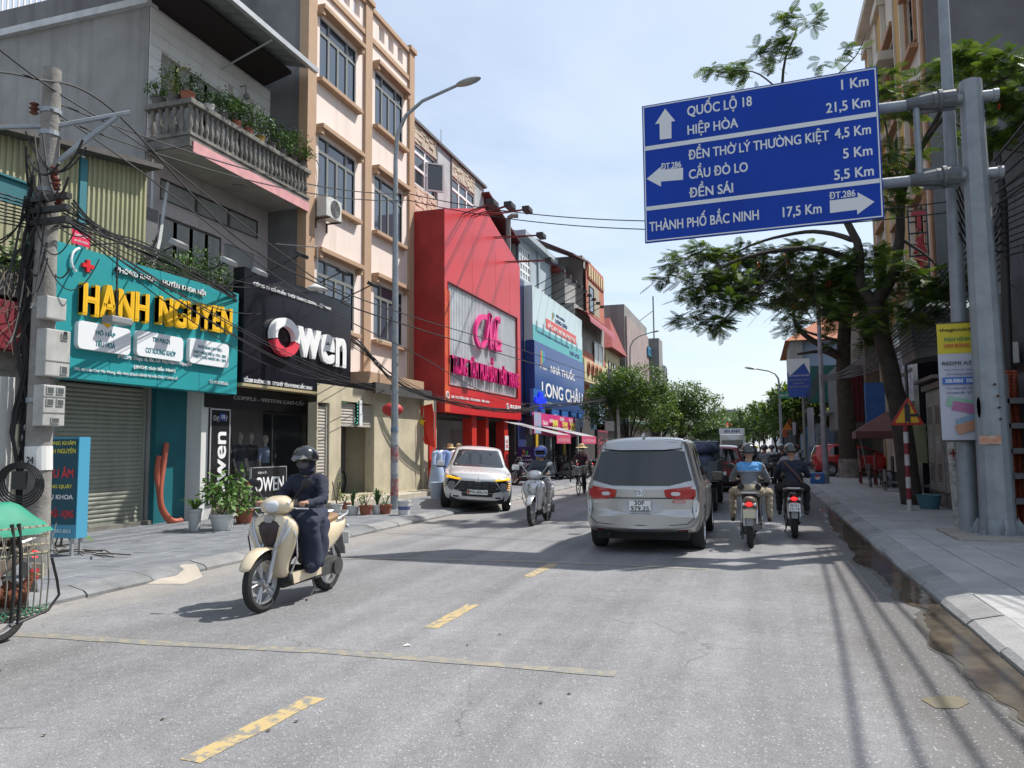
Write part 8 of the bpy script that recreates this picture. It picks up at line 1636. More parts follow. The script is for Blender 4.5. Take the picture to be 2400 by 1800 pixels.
# farther riders: same builds copied, re-coloured
def recol(root,mp):
 for ch in KIDS(root):
  if ch.type=='MESH':
   me=ch.data
   if any(m in mp for m in me.materials): me=me.copy(); ch.data=me
   for i,m in enumerate(me.materials):
    if m in mp: me.materials[i]=mp[m]
  recol(ch,mp)
B4=[o for o in bpy.data.objects if o.name.startswith('motorbike') and o.get('label','').startswith('black motorbike')][0]
def dup(src,loc,rz,label,mp={},group=None):
 c=copy_tree(src); c.location=loc; c.rotation_euler=(0,0,rz); c['label']=label
 if group: c['group']=group
 recol(c,mp); return c
far=[((pY(1706,1000,21.0)[0],21.0),GRJ,cloth('pale_grey_shirt',(.3,.31,.34)),'rider in pale grey jacket just ahead of the navy rider',None),
     ((pY(1690,1000,26.5)[0],26.5),None,BLC2,'rider in loose black clothes and dark helmet by the right kerb lane',None),
     ((pY(1652,1000,29.5)[0],29.5),None,cloth('mid_grey',(.2,.21,.23)),'rider in grey printed jacket ahead of the striped helmet',None),
     ((pY(1668,1000,36)[0],36),None,WHS,'rider in white shirt far ahead in the middle',None),
     ((pY(1633,1000,41)[0],41),None,NAVY_C,'rider in dark jacket with yellow helmet far ahead','y'),
     ((pY(1722,1000,48)[0],48),None,WHS,'oncoming looking rider with red and white helmet far right','r'),
     ((pY(1622,1000,33)[0],33),None,BLC2,'rider with white helmet beside the dark red SUV','w')]
for k,((x,y),_,tp,lab,hc_) in enumerate(far):
 mp={NAVY_C:tp}; 
 if hc_: mp[HBLK]=M('helmet_'+hc_,{'y':(.5,.45,.1),'r':(.45,.1,.08),'w':(.55,.55,.55)}[hc_],.3)
 dup(P4,(x,y,0),R(-1),lab,mp,'riders farther up the road')
 for ch in KIDS([o for o in bpy.data.objects if o.get('label')==lab][0]):
  if ch.name.startswith('bag_strap'): bpy.data.objects.remove(ch)
 dup(B4,(x,y,0),R(-1),'motorbike under the '+lab,{},'motorbikes farther up the road')
# 
m=MB(); m.bbox(-.2,.2,-.95,-.6,.85,1.2,.01)
# cyclist in straw hat
cx,cy=-5.92,26.6; bicycle('bicycle','city bicycle with a wire front basket coming along the left kerb',(cx,cy,0),R(181),('c',(.2,.2,.2)),basket=True)
person('cyclist in straw hat, white mask and dark jacket riding along the left kerb',(cx,cy,0),R(181),cloth('floral_dark',(.05,.02,.03)),BLC2,pose='cycle',vox=.016,helmet=None,hat=STRW,mask=M('white_mask',(.5,.48,.45),.8),seatz=.9)
# parked motorbikes
for k,(px,py,rz,lab) in enumerate([(1140,1035,75,'black motorbike parked behind the white crossover, left of the pharmacy sign'),(1205,1020,100,'black motorbike parked under the pharmacy awning, nearest the glass'),(1222,1020,80,'black motorbike parked under the awning, middle one'),(1238,1022,95,'motorbike parked by the awning post'),(1262,1022,85,'motorbike parked beside the farther concrete pole'),(1277,1018,95,'silver tanked motorbike parked right of the farther concrete pole')]):
 X_=[-9.0,-9.3,-9.0,-8.7,-8.6,-8.4][k]; yy=pX(px,py,X_)[0]; dup(B4,(X_,yy,PH),R(rz),lab,{BKP:SLP} if k==5 else {},'motorbikes parked on the left pavement')
# ---- chickens in a cage on a passing motorbike at the left edge
CGX,CGY=-5.88,5.2
dup(B3,(-6.35,4.5,0),R(178),'dusty motorbike with a rack of chicken cages just outside the left edge'); dup(P3,(-6.35,4.5,0),R(178),'rider carrying the chicken cages just outside the left edge',{})
CG=thing('chicken_cage','two tier wire and bamboo poultry cage tied with black straps at the left edge','cage',(-6.5,5.5,.1)); WIRE=M('cage_wire',(.22,.21,.18),.6,.3); BAM=M('bamboo',(.33,.3,.2),.7,var=(9,.5))
x0,x1,y0,y1=-7.5,-6.65,4.95,5.9
m=MB()
for k in range(15):
 x=x0+(x1-x0-.03)*k/14; m.tube([(x,y0,.12),(x,y0,.6),(x+.02,y0+.04,.66),(x+.04,y0+.1,.6)],.007,4)
for k in range(14):
 y=y0+(y1-y0)*k/13; m.tube([(x1,y,.1),(x1+.02,y,.4),(x1,y,.66)],.007,4); m.tube([(x1+.01,y,.67),(x1+.01,y+.07,.95)],.004,3); m.tube([(x1+.01,y+.07,.67),(x1+.01,y,.95)],.004,3); 
for z in (.1,.13,.66): m.tube([(x0,y0,z),(x1,y0,z),(x1,y1,z),(x0,y1,z),(x0,y0,z)],.01,5)
m.build('lower_cage_wire',[WIRE],CG)
m=MB()
for z in (.68,.76,.84,.93): m.tube([(x0,y0-.02,z),(x1,y0-.02,z+.02),(x1,y1,z)],.012,5)
m.build('bamboo_rail',[BAM],CG)
m=MB()
for k in range(20): x=x0+k*.075; m.tube([(x,y0-.015,.67),(x+.07,y0-.015,.95)],.003,3); m.tube([(x+.07,y0-.015,.67),(x,y0-.015,.95)],.003,3)
m.build('upper_mesh',[WIRE],CG)
m=MB(); GN=M('green_net_floor',(.03,.2,.1),.7)
for k in range(16): x=y0+k*.06; m.tube([(x1+.025,x,.11),(x1+.025,x+.06,.19)],.004,3); m.tube([(x1+.025,x+.06,.11),(x1+.025,x,.19)],.004,3)
m.build('floor_netting',[GN],CG)
m=MB(); 
for x in (5.5,5.57): m.tube([(x1+.04,x,.08),(x1+.045,x+.01,.4),(x1+.04,x,.7),(x1,x,.98)],.018,5)
m.tube([(x1+.05,y1,.62),(x1+.06,y1+.06,.4),(x1+.06,y1+.09,.25),(x1+.03,y1,.12),(x1+.03,y1-.4,.05)],.014,5); m.build('strap',[CAB],CG,True)
m=MB(); m.box(x0-.5,x0,y0+.2,y0+.25,.6,.64); m.box(x0-.5,x0,y1-.25,y1-.2,.6,.64); m.build('carrier_bar',[WIRE],CG)
m=MB(); m.box(x0,x1,y0+.02,y1,.085,.1); m.box(x0,x1,y0+.02,y1,.655,.665); m.build('tray',[MG('black_metal')],CG)
# green net over the top tier
nn=22; nm=14; vs=[]
for j in range(nm+1):
 for i in range(nn+1):
  u=i/nn; v=j/nm; x=x0-.1+(x1-x0+.13)*u; y=y0-.05+(y1-y0+.08)*v; e=min(1,min(u*3,(1-u)*5))*min(1,min(v*6,(1-v)*4)); vs.append((x,y,.93+.24*e**.7+.025*noise.noise(Vector((x*5,y*5,1)))-(.06 if e==0 else 0)))
m=MB(); m.add(vs,[(j*(nn+1)+i,j*(nn+1)+i+1,(j+1)*(nn+1)+i+1,(j+1)*(nn+1)+i) for j in range(nm) for i in range(nn)]); NET=M('green_net',(.01,.22,.13),.6,alpha=.88,var=(7,.5),col2=(.02,.3,.2)); NT=m.build('shade_net',[NET],None,'all'); NT.scale=(.8,.8,.8); NT.location=(.0,0,.33); CG.scale=(.8,.8,.8); CG.location=(-5.2,4.4,.41); tagit(NT,'bright green netting draped over the top of the chicken cage','net')
def chicken(label,loc,rz,c,s=1.):
 t=thing('chicken',label,'chicken',loc,'chickens in the cage',rz); fm=M('feather_'+c[0],c[1],.8,var=(25,.9),col2=c[2],bump=(60,.6)); 
 me=remeshed([('ell',((0,0,.12),(.085,.14,.085)),0),('cap',((0,.1,.16),(0,.15,.25),.045,.028),0),('ell',((0,.165,.265),(.025,.032,.028)),0),('cap',((0,-.12,.15),(0,-.2,.24),.04,.015),0),('cap',((-.03,.02,.06),(-.03,.02,.01),.015,.01),1),('cap',((.03,.02,.06),(.03,.02,.01),.015,.01),1)],.011,[fm,M('chicken_leg',(.4,.3,.08),.6)],3); link('body',me,t,world=False)
 m=MB(); m.prism([(.14,.285),(.15,.315),(.165,.295),(.175,.325),(.19,.295),(.2,.31),(.205,.28)],'X',-.006,.006); m.ball((0,.19,.235),(.012,.01,.02),8,5); m.build('comb',[M('comb_red',(.6,.03,.06),.6)],t,world=False); m=MB(); m.cyl((0,.19,.262),(0,.22,.255),.009,.002,6); m.build('beak',[M('beak',(.4,.3,.12),.5)],t,world=False); t.scale=(s,s,s); return t
br=('red_brown',(.2,.06,.02),(.04,.015,.01)); dk=('dark',(.03,.018,.015),(.1,.04,.02))
for lab,y,z,rz,c,sc_,x in (('russet hen lying at the right end of the lower tier',4.55,.43,-20,br,1.0,-5.5),('russet hen with pink comb behind the black straps',4.3,.43,160,br,1.,-5.5),('brown hen at the left of the lower tier',4.1,.43,20,br,1.,-5.55),('dark hen standing at the back of the lower tier',4.5,.43,190,dk,1.05,-5.75),('dark red-combed cock at the right end of the upper tier',4.5,.87,5,dk,.85,-5.48),('dark hen in the middle of the upper tier',4.25,.87,15,dk,.85,-5.5),('brown hen left in the upper tier',4.1,.87,200,br,.85,-5.7)): chicken(lab,(x,y,z),R(rz),c,sc_)

# ---------------- right side: gantry sign, posts, cabinet, buildings ----------------
GLV=M('gantry_steel',(.26,.29,.31),.55,.25,var=(3,.7),bump=(20,.15),col2=(.17,.19,.21)); GLK=M('gantry_sleeve',(.12,.13,.14),.6,.2,var=(8,.5))
gx0,gy0=3.8,14.88
GA=thing('gantry_post','thick galvanised gantry post with two horizontal arms holding the blue direction sign','post',(gx0,gy0,PH))
m=MB(); tp=pY(2095,163,gy0)
m.rings([[(gx0+(tp[0]-gx0)*t+r*math.cos(a),gy0+r*math.sin(a),PH+.03+(8.0-PH-.03)*t) for a in [2*PI*(k+.5)/12 for k in range(12)]] for t,r in ((0,.31),(.03,.265),(.3,.24),(.6,.212),(1,.178))]); part(m,'shaft',GLV,GA)
m=MB(); m.cyl((gx0,gy0,PH+.0),(gx0,gy0,PH+.045),.48,None,12)
for k in range(8): a=2*PI*k/8; m.cyl((gx0+.41*math.cos(a),gy0+.41*math.sin(a),PH+.045),(gx0+.41*math.cos(a),gy0+.41*math.sin(a),PH+.12),.03,None,6); m.add([(gx0+.3*math.cos(a),gy0+.3*math.sin(a),PH+.3),(gx0+.44*math.cos(a),gy0+.44*math.sin(a),PH+.045),(gx0+.29*math.cos(a),gy0+.29*math.sin(a),PH+.045),(gx0+.3*math.cos(a+.04),gy0+.3*math.sin(a+.04),PH+.3)],[(0,1,2),(0,2,3)])
part(m,'base_flange',GLV,GA)
za=pY(2000,222,14.85)[1]; zb_=pY(2000,387,14.85)[1]
for z in (za,zb_):
 m=MB(); m.cyl((-1.7,14.75,z),(4.15,14.9,z),.085,.1,14); part(m,'arm',GLV,GA,True)
 m=MB(); m.cyl((2.75,14.83,z),(3.15,14.84,z),.1,.16,12); m.cyl((3.15,14.84,z),(3.52,14.86,z),.165,.175,12); m.cyl((3.25,14.845,z),(3.31,14.845,z),.195,None,16)
 for s in (-1,1): m.box(2.95,3.55,14.83,14.87,z+s*.1,z+s*.19)
 part(m,'sleeve',GLK,GA); m=MB(); m.cyl((4.12,14.9,z),(4.2,14.9,z),.115,None,14); part(m,'end_cap',GLV,GA)
xs=pY(1982,300,14.85)[0]; m=MB(); m.cyl((xs,14.82,zb_),(xs,14.82,za),.055,None,10); part(m,'strut',GLV,GA,True)
m=MB()
for (px,py) in ((2150,830),(2157,855),(2160,880),(2163,905)): x,z=pY(px,py,gy0-.3); m.cyl((x,gy0-.285,z),(x,gy0-.262,z),.022,None,8)
part(m,'bolt_hole',M('bolt_rust',(.05,.025,.015),.9),GA)
m=MB(); x,z=pY(2115,880,gy0-.28); m.rings([[(x+.03*math.cos(a)*s,gy0-.262+.0,z+.18*math.sin(a)*s) for a in [2*PI*k/10 for k in range(10)]] for s in (1,.6)]); part(m,'rust_patch',M('rust_patch',(.09,.035,.02),.9),GA)
x,z=pY(2140,950,gy0-.33); q=thing('sticker','weathered orange sticker on the gantry post','sticker',(x,gy0-.3,z)); m=MB(); m.box(x-.16,x+.16,gy0-.31,gy0-.298,z-.07,z+.07); part(m,'sheet',M('sticker_orange',(.4,.16,.07),.7,var=(9,.7),col2=(.5,.45,.4)),q)
# blue direction sign
SW,SH=4.156,2.717; sa=-.065; SGm=wallmat((-1.925,14.6,8.267-SH),(math.cos(sa),math.sin(sa),0),(math.sin(sa),-math.cos(sa),0))
SG=thing('direction_sign','large blue road direction sign with white arrows and distances hung over the road','sign',(0,14.5,5.5))
m=mbT(SGm); m.box(0,SW,0,SH,-.05,0); part(m,'board',M('road_sign_blue',(.003,.042,.34),.45,var=(.9,.2),spec=.2),SG)
RW=M('reflective_white',(.6,.62,.64),.45)
src=[(70,485),(1900,182),(1978,1358),(118,1575)]; dst=[(0,SH),(SW,SH),(SW,0),(0,0)]
Am=[];bv_=[]
for (x,y),(u,v) in zip(src,dst): Am+=[[x,y,1,0,0,0,-u*x,-u*y],[0,0,0,x,y,1,-v*x,-v*y]]; bv_+=[u,v]
Hm=np.linalg.solve(np.array(Am,float),np.array(bv_,float))
def hs(x,y): w=Hm[6]*x+Hm[7]*y+1; return ((Hm[0]*x+Hm[1]*y+Hm[2])/w,(Hm[3]*x+Hm[4]*y+Hm[5])/w)
m=mbT(SGm); e=.022
m.box(.02,SW-.02,.02,.02+e,.001,.006); m.box(.02,SW-.02,SH-.02-e,SH-.02,.001,.006); m.box(.02,.02+e,.02+e,SH-.02-e,.001,.006); m.box(SW-.02-e,SW-.02,.02+e,SH-.02-e,.001,.006); part(m,'border',RW,SG)
for y0,y1 in ((808,842),(1290,1322)):
 v0=hs(100,y1)[1]; v1=hs(100,y0)[1]; m=mbT(SGm); m.box(.045,SW-.045,v0,v1,.001,.006); part(m,'divider_band',RW,SG)
def srow(txt,x0,y0,x1,y1,cap,bold=.022,sp=1.):
 a=hs(x0,y0);b=hs(x1,y1); c=abs(hs((x0+x1)/2,(y0+y1)/2)[1]-hs((x0+x1)/2,(y0+y1)/2-cap)[1])
 me,q=textmesh(txt,1,0,bold); lo,hi=q.min(0),q.max(0); bpy.data.meshes.remove(me); mh,qh=textmesh('H',1,0,bold); Hh=qh[:,1].max()-qh[:,1].min(); bpy.data.meshes.remove(mh)
 me,q=textmesh(txt,1,1,bold,ay='TOP_BASELINE')
 sx=(b[0]-a[0])/(q[:,0].max()-q[:,0].min()); q[:,0]=(q[:,0]-q[:,0].min())*sx+a[0]; q[:,1]=q[:,1]*c/Hh+(a[1]+b[1])/2; q[:,2]=.004+q[:,2]*.003
 mm=np.array(SGm); q=q@mm[:3,:3].T+mm[:3,3]; me.vertices.foreach_set('co',q.ravel()); me.materials.clear(); me.materials.append(RW); me.name='lettering'; split_letters(me,SGm,RW,SG)
for r in (('QUỐC LỘ 18',435,562,943,485,76),('1 Km',1632,360,1840,333,78),('21,5 Km',1520,545,1855,495,78),('HIỆP HÒA',440,710,838,655,74),('ĐỀN THỜ LÝ THƯỜNG KIỆT',450,910,1545,755,74),('4,5 Km',1590,745,1865,705,78),('ĐT.286',235,992,395,972,50),('CẦU ĐÒ LO',458,1060,922,1005,74),('5 Km',1655,897,1880,872,78),('ĐỀN SÁI',463,1210,810,1168,74),('5,5 Km',1590,1065,1893,1030,78),('THÀNH PHỐ BẮC NINH',152,1480,1015,1383,76),('17,5 Km',1200,1358,1500,1325,78),('ĐT.286',1555,1217,1755,1192,52)): srow(*r)
for pts in ([(257,505),(340,603),(309,608),(313,741),(220,751),(215,623),(180,628)],[(120,1065),(232,968),(233,992),(409,975),(411,1070),(236,1085),(236,1125)],[(1900,1235),(1770,1162),(1772,1200),(1558,1228),(1563,1325),(1768,1297),(1772,1334)]):
 q=[hs(*p) for p in pts]; m=mbT(SGm); m.prism(q,'Z',.001,.006); part(m,'arrow',RW,SG)
# tall thin lamp column, white pipe, striped sign post
m=MB(); c0=(3.50,15.45,PH); c1=(pY(2038,0,15.45)[0],15.45,pY(2038,-40,15.45)[1]); LC=thing('lamp_column','tall slim galvanised column standing just behind the gantry post','pole',c0); m.tube([c0,((c0[0]+c1[0])/2,15.45,(c0[2]+c1[2])/2),c1],[.16,.12,.085],14); part(m,'shaft',GLV,LC,True); m=MB(); m.cyl((3.5,15.45,1.9),(3.5,15.45,2.1),.153,None,14,False); part(m,'sticker_band',MG('sticker_orange'),LC)
q=thing('pipe_post','thin white peeling pipe post with a red cross mark beside the metal cabinet','post',(3.49,16.3,PH)); m=MB(); m.tube([(3.52,16.3,PH),(3.46,16.3,2.0),(3.44,16.3,3.0)],.075,12); part(m,'pipe',M('peeling_white',(.45,.44,.42),.7,var=(9,.9),col2=(.12,.11,.1)),q,True); m=MB(); 
for s in (-1,1): m.box(3.41,3.55,16.21,16.222,1.46,1.49) if s>0 else m.box(3.465,3.495,16.21,16.222,1.40,1.56)
part(m,'red_mark',M('mark_red',(.2,.02,.02),.8),q)
WSG=thing('warning_sign','yellow and red triangular side-road warning sign on a red and white striped post','sign',(3.35,19.95,PH)); TY_=19.85
m=MB()
x,y=G(1962,1102,PH)
for k in range(9):
 z0=PH+k*.26; m=MB(); m.cyl((x,TY_+.06,z0),(x+.0,TY_+.06,z0+.26),.055,None,12,True); part(m,'post_band',[M('post_white',(.5,.49,.47),.6,var=(8,.4)),M('post_red',(.22,.02,.03),.6,var=(8,.4))][k%2],WSG,True)
tri=[pY(1961,856,TY_),pY(1923,919,TY_),pY(1997,918,TY_)]; tc_=(sum(p[0] for p in tri)/3,sum(p[1] for p in tri)/3)
def sc(p,s): return (tc_[0]+(p[0]-tc_[0])*s,tc_[1]+(p[1]-tc_[1])*s)
for s,w0,mt,nm in ((1.0,0,M('tri_red',(.38,.015,.012),.4),'red_plate'),(.74,.012,M('tri_yellow',(.62,.34,.01),.4),'yellow_plate')):
 pts=[]
 for i in range(3):
  a=Vector(sc(tri[i],s));b=Vector(sc(tri[(i+1)%3],s)); pts+=[tuple(a.lerp(b,.06)),tuple(a.lerp(b,.94))]
 m=mbT(TC(TY_)); m.prism(pts,'Z',w0-.01,w0); part(m,nm,mt,WSG)
m=mbT(TC(TY_)); cx,cz=tc_; m.prism([(cx-.06,cz-.2),(cx-.06,cz+.22),(cx,cz+.32),(cx+.06,cz+.22),(cx+.06,cz-.2),(cx,cz-.13)],'Z',.0145,.018); m.box(cx+.061,cx+.24,cz-.03,cz+.04,.0145,.0175); part(m,'junction_symbol',MG('black_metal'),WSG)
# advertising banner hung on the column
BX0=pY(2022,700,15.2)[0]; BX1=BX0+.75; bz1=pY(2030,700,15.2)[1]; bz0=pY(2035,951,15.2)[1]; BT_=TC(15.2); AD=thing('advert_banner','vertical phone advert banner, yellow top and white body, hung by the gantry post','banner',(BX0,15.2,bz0)); bw,bh=BX1-BX0,bz1-bz0
def gridcloth(T,u0,u1,v0,v1,nu,nv_,amp,mat,par,name,w=0,fn=None):
 m=mbT(T); vs=[]
 for j in range(nv_+1):
  for i in range(nu+1): u=u0+(u1-u0)*i/nu; v=v0+(v1-v0)*j/nv_; vs.append((u,v,w+amp*noise.noise(Vector((u*2.2,v*1.3,3)))))
 m.add(vs,[(j*(nu+1)+i,j*(nu+1)+i+1,(j+1)*(nu+1)+i+1,(j+1)*(nu+1)+i) for j in range(nv_) for i in range(nu)]); return link(name,m.mesh(name,[mat],'all',False),par)
gridcloth(BT_,BX0,BX1,bz0,bz1,8,20,.05,M('banner_white',(.42,.43,.5),.6),AD,'cloth')
gridcloth(BT_,BX0,BX1,bz1-bh*.26,bz1,8,6,.05,M('banner_yellow',(.52,.42,.02),.6),AD,'yellow_top',.005)
for fy,tx,fw,hh,mt in ((.94,'thegioididong',.95,.06,BLT),(.865,'MÀN HÌNH TO',.75,.07,M('print_green',(.03,.2,.07),.5)),(.81,'XEM BÓNG MỚI',.8,.07,M('print_red',(.5,.05,.04),.5)),(.655,'REDMI A7 Pro',.9,.05,BLT),(.60,'Màn hình 6.9" sống động',.8,.03,M('print_blue',(.05,.08,.25),.5)),(.56,'Pin khủng 6000mAh',.7,.03,MG('print_blue')),(.44,'Trả chậm 0%  Bảo hành',.8,.03,MG('print_blue')),(.405,'Trả trước 0%  18 THÁNG',.8,.035,MG('print_blue'))):
 text(tx,(bw*fw*.95,bh*hh*.6),BT_@Matrix.Translation((BX0+bw*.5,bz0+bh*fy,.03)),mt,AD,.002,.01)
m=mbT(BT_); m.box(BX0+.05,BX1-.02,bz0+bh*.475,bz0+bh*.535,.026,.031); p=part(m,'price_bar',M('price_blue',(.03,.12,.4),.5),AD); text('300.000đ  350.000đ',(bw*.8,.07),BT_@Matrix.Translation((BX0+bw*.52,bz0+bh*.505,.034)),WHT,p,.002,.01)
for k,(cx,cz,cc,rt) in enumerate(((.45,.31,(.2,.38,.28),-12),(.55,.27,(.35,.12,.25),-12),(.62,.17,(.18,.28,.4),18),(.6,.12,(.4,.2,.12),18))):
 m=mbT(BT_@Matrix.Translation((BX0+bw*cx,bz0+bh*cz,.03+.003*k))@Matrix.Rotation(R(rt),4,'Z')); m.bbox(-.24,.24,-.085,.085,0,.006,.002); part(m,'phone_print',M('phone_print_%d'%k,cc,.4),AD)
m=mbT(BT_); m.box(BX0-.02,BX1+.1,bz0-.03,bz0,-.01,.02); m.box(BX0-.02,BX1+.1,bz1,bz1+.02,-.01,.02); part(m,'batten',MG('black_metal'),AD)
# telecom cabinet on a stone base
KBM=M('cabinet_grey',(.27,.26,.235),.5,.2,var=(2.5,.5),streak=(5,.4)); KB=thing('telecom_cabinet','tall dull grey steel cabinet with louvred double doors on a stone plinth','cabinet',(4.3,21,PH))
m=MB(); m.box(4.2,4.75,20.4,22.1,.5,3.0); part(m,'body',KBM,KB); m=MB(); m.box(4.1,4.9,20.25,22.2,3.0,3.14); m.box(3.95,4.9,20.1,22.3,3.2,3.28); part(m,'top',M('cabinet_top',(.16,.14,.12),.7),KB); m=MB(); m.box(4.28,4.8,20.2,22.1,PH,.499); part(m,'plinth',CONC,KB); m=MB(); m.box(4.3,4.76,20.385,20.395,.55,2.95); part(m,'end_panel',M('cabinet_dark',(.09,.09,.1),.6),KB)
for d in (20.45,21.28):
 m=MB(); m.bbox(4.175,4.198,d,d+.79,.55,2.95,.008); p=part(m,'door',KBM,KB)
 for zz in (.75,2.15):
  for k in range(9): m=MB(); m.box(4.163,4.174,d+.2,d+.6,zz+k*.05,zz+k*.05+.022); m.build('louvre_slat',[M('slat_dark',(.05,.05,.045),.6)],p)
 m=MB(); m.box(4.168,4.174,d+.25,d+.62,1.55,1.85); m.build('notice',[M('notice_white',(.4,.4,.38),.6,var=(20,.8))],p)
q=thing('basin','round blue plastic basin on the pavement behind the striped post','basin',(3.95,20.0,PH)); m=MB(); m.lathe([(.2,PH),(.28,PH+.32),(.3,PH+.33),(.26,PH+.32)],(3.85,20.6,0),18); part(m,'body',M('basin_blue',(.05,.14,.18),.5),q,True)
# ======== buildings on the right ========
NB=thing('dark_grey_building','dark grey rendered building with satellite dish and cables behind the gantry post','building',(6,19,0)); T=TR(6.0)
wall(NB,T,-24.5,-13.6,0,9.0,[(-20.2,-18.6,4.6,6.2),(-23.6,-17,.15,2.9)],M('dark_render',(.115,.115,.12),.9,var=(.6,.6),streak=(2.5,.5),bump=(14,.2)),.25)
m=MB(); m.box(6.25,20,13.6,24.5,0,9.0); m.box(6.0,6.25,13.6,13.61,0,9.0); m.box(6,6.25,24.49,24.5,0,9); m.box(5.9,20,13.5,24.6,9.0,9.15); part(m,'wall',MG('dark_render'),NB)
window(NB,T,-20.2,-18.6,4.6,6.2,cols=(1,1),w=-.1); m=MB(); m.box(5.2,6.0,15.5,24.3,2.95,3.1); part(m,'canopy',M('dark_canopy2',(.05,.05,.05),.8),NB)
m=MB(); m.box(6.15,6.2,17.2,23.4,.2,2.9); part(m,'shop_shutter',M('shutter_dark',(.09,.1,.1),.6,var=(2,.6)),NB)
y,z=pX(2188,612,5.9); q=thing('satellite_dish','grey satellite dish on the dark wall right of the gantry post','dish',(5.8,y,z)); m=MB(); m.lathe([(0,0),(.14,.015),(.28,.07),(.285,.08),(.27,.075),(.13,.03)],(0,0,0),18); me=m.mesh('dish',[M('dish_grey',(.17,.18,.18),.5)],'all'); me.transform(Matrix.Translation((5.7,y,z))@Matrix.Rotation(R(-70),4,'Y')@Matrix.Rotation(R(30),4,'X')); link('dish',me,q); m=MB(); m.tube([(5.98,y,z-.1),(5.75,y,z)],.02,5); part(m,'arm',GRF,q)
for k,(px,py,lab) in enumerate(((2192,765,'air conditioner on the dark wall, upper one by the black pipe'),(2168,800,'small white junction box by the black pipe'))): y,z=pX(px,py,5.9); ac_unit(lab,TR(6.0),-y,z,W_=.8,H_=.5)
q=thing('cable_post','black vertical pipe post wrapped in cables right of the gantry post','post',(4.75,17,PH)); bx,bz=pY(2172,520,17); m=MB(); m.tube([(pY(2188,1130,17)[0],17,PH),(pY(2178,800,17)[0],17,3),(bx,17,6.4),(pY(2160,420,17)[0],17,7.4)],[.09,.085,.08,.07],10); part(m,'pipe',MG('black_metal'),q,True)
ORR=M('orange_conduit',(.28,.055,.025),.6,var=(60,.4)); 
for k in range(4):
 xx=pY(2165+9*k,850,16.4)[0]; m=MB(); pts=[(xx+.02*math.sin(i*.9+k),16.4-.05*(k%2),3.0-i*.24) for i in range(13)]; rs=[]; pp=[]
 for i in range(len(pts)-1):
  for j in range(8): pp.append(Vector(pts[i]).lerp(Vector(pts[i+1]),j/8)); rs.append(.062 if j%2 else .05)
 m.tube(pp,rs,8); o=m.build('orange_conduit',[ORR],None,True); tagit(o,['leftmost','second','third','rightmost'][k]+' orange ribbed conduit rising beside the black pipe post','conduit','orange conduits at the right edge')
m=MB(); z=PH
for k in range(6): x0=4.15+.02*k; m.box(4.3,4.45,15.9,16.3,z+.45*k,z+.45*k+.09); 
m.box(4.3,4.36,15.9,16.3,PH,2.9); m.box(4.62,4.68,15.9,16.3,PH,2.9); 
for k in range(6): m.box(4.36,4.62,15.95,16.25,PH+.45*k,PH+.45*k+.1)
tagit(m.build('concrete_frame',[PLD],None),'dark ladder-like concrete frame standing behind the gantry post','frame')
# kiosk hood and signs beyond the cabinet
HD=thing('hooded_light_box','grey hooded shop light box with glowing white top above the cabinet','sign',(4.4,22.6,3.7)); hx0=3.95; m=MB(); m.prism([(4.05,3.9),(6.0,4.15),(6.0,5.35),(4.55,5.45),(3.95,5.0)],'Y',22.4,24.3); part(m,'hood',M('hood_grey',(.2,.2,.19),.7,var=(2,.4)),HD); m=MB(); m.add([(4.3,22.39,5.28),(6.0,22.39,5.05),(6.0,22.39,5.3),(4.62,22.39,5.42)],[(0,1,2,3)]); part(m,'white_strip',M('strip_white',(.75,.78,.75),.4,emit=(.85,1,.9,.25)),HD)
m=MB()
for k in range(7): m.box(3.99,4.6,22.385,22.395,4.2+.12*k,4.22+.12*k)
part(m,'louvres',M('louvre_shadow',(.1,.1,.095),.7),HD)  # thin bars coloured as the shadow lines of the louvres
RFL=M('painted_reflection',(.55,.6,.65),.15,var=(1.2,1.),col2=(.12,.13,.15))  # pale and dark mottling puts the reflections into the colour
for k,(y0,y1,z0,z1,lab) in enumerate(((28.0,30.3,3.0,6.6,'tall black framed glossy sign with pale reflections, nearer of two'),(30.6,33.0,3.1,6.3,'tall black framed glossy sign with pale reflections, farther of two'))):
 q=thing('glossy_sign',lab,'sign',(5.2,y0,z0)); m=MB(); m.box(5.2,6.0,y0,y1,z0,z1); part(m,'frame',MG('black_metal'),q); 
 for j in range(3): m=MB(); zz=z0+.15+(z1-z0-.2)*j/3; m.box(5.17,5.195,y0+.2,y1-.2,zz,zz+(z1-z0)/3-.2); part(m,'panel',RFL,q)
q=thing('black_pilaster','black glossy pilaster beside the hooded light box','pillar',(5,27.2,0)); m=MB(); m.box(4.9,5.6,26.9,27.7,0.1,6.9); part(m,'shaft',BLKP,q); m=MB(); m.box(4.88,4.899,26.95,27.6,4.4,5.2); part(m,'red_disc',M('pil_red',(.3,.02,.03),.4),q)
MB_=thing('low_grey_shop','low grey shop between the dark building and the ochre building','building',(6,27,0)); m=MB(); m.box(6.1,20,24.6,28.85,0,5.5); part(m,'wall',PLD,MB_)
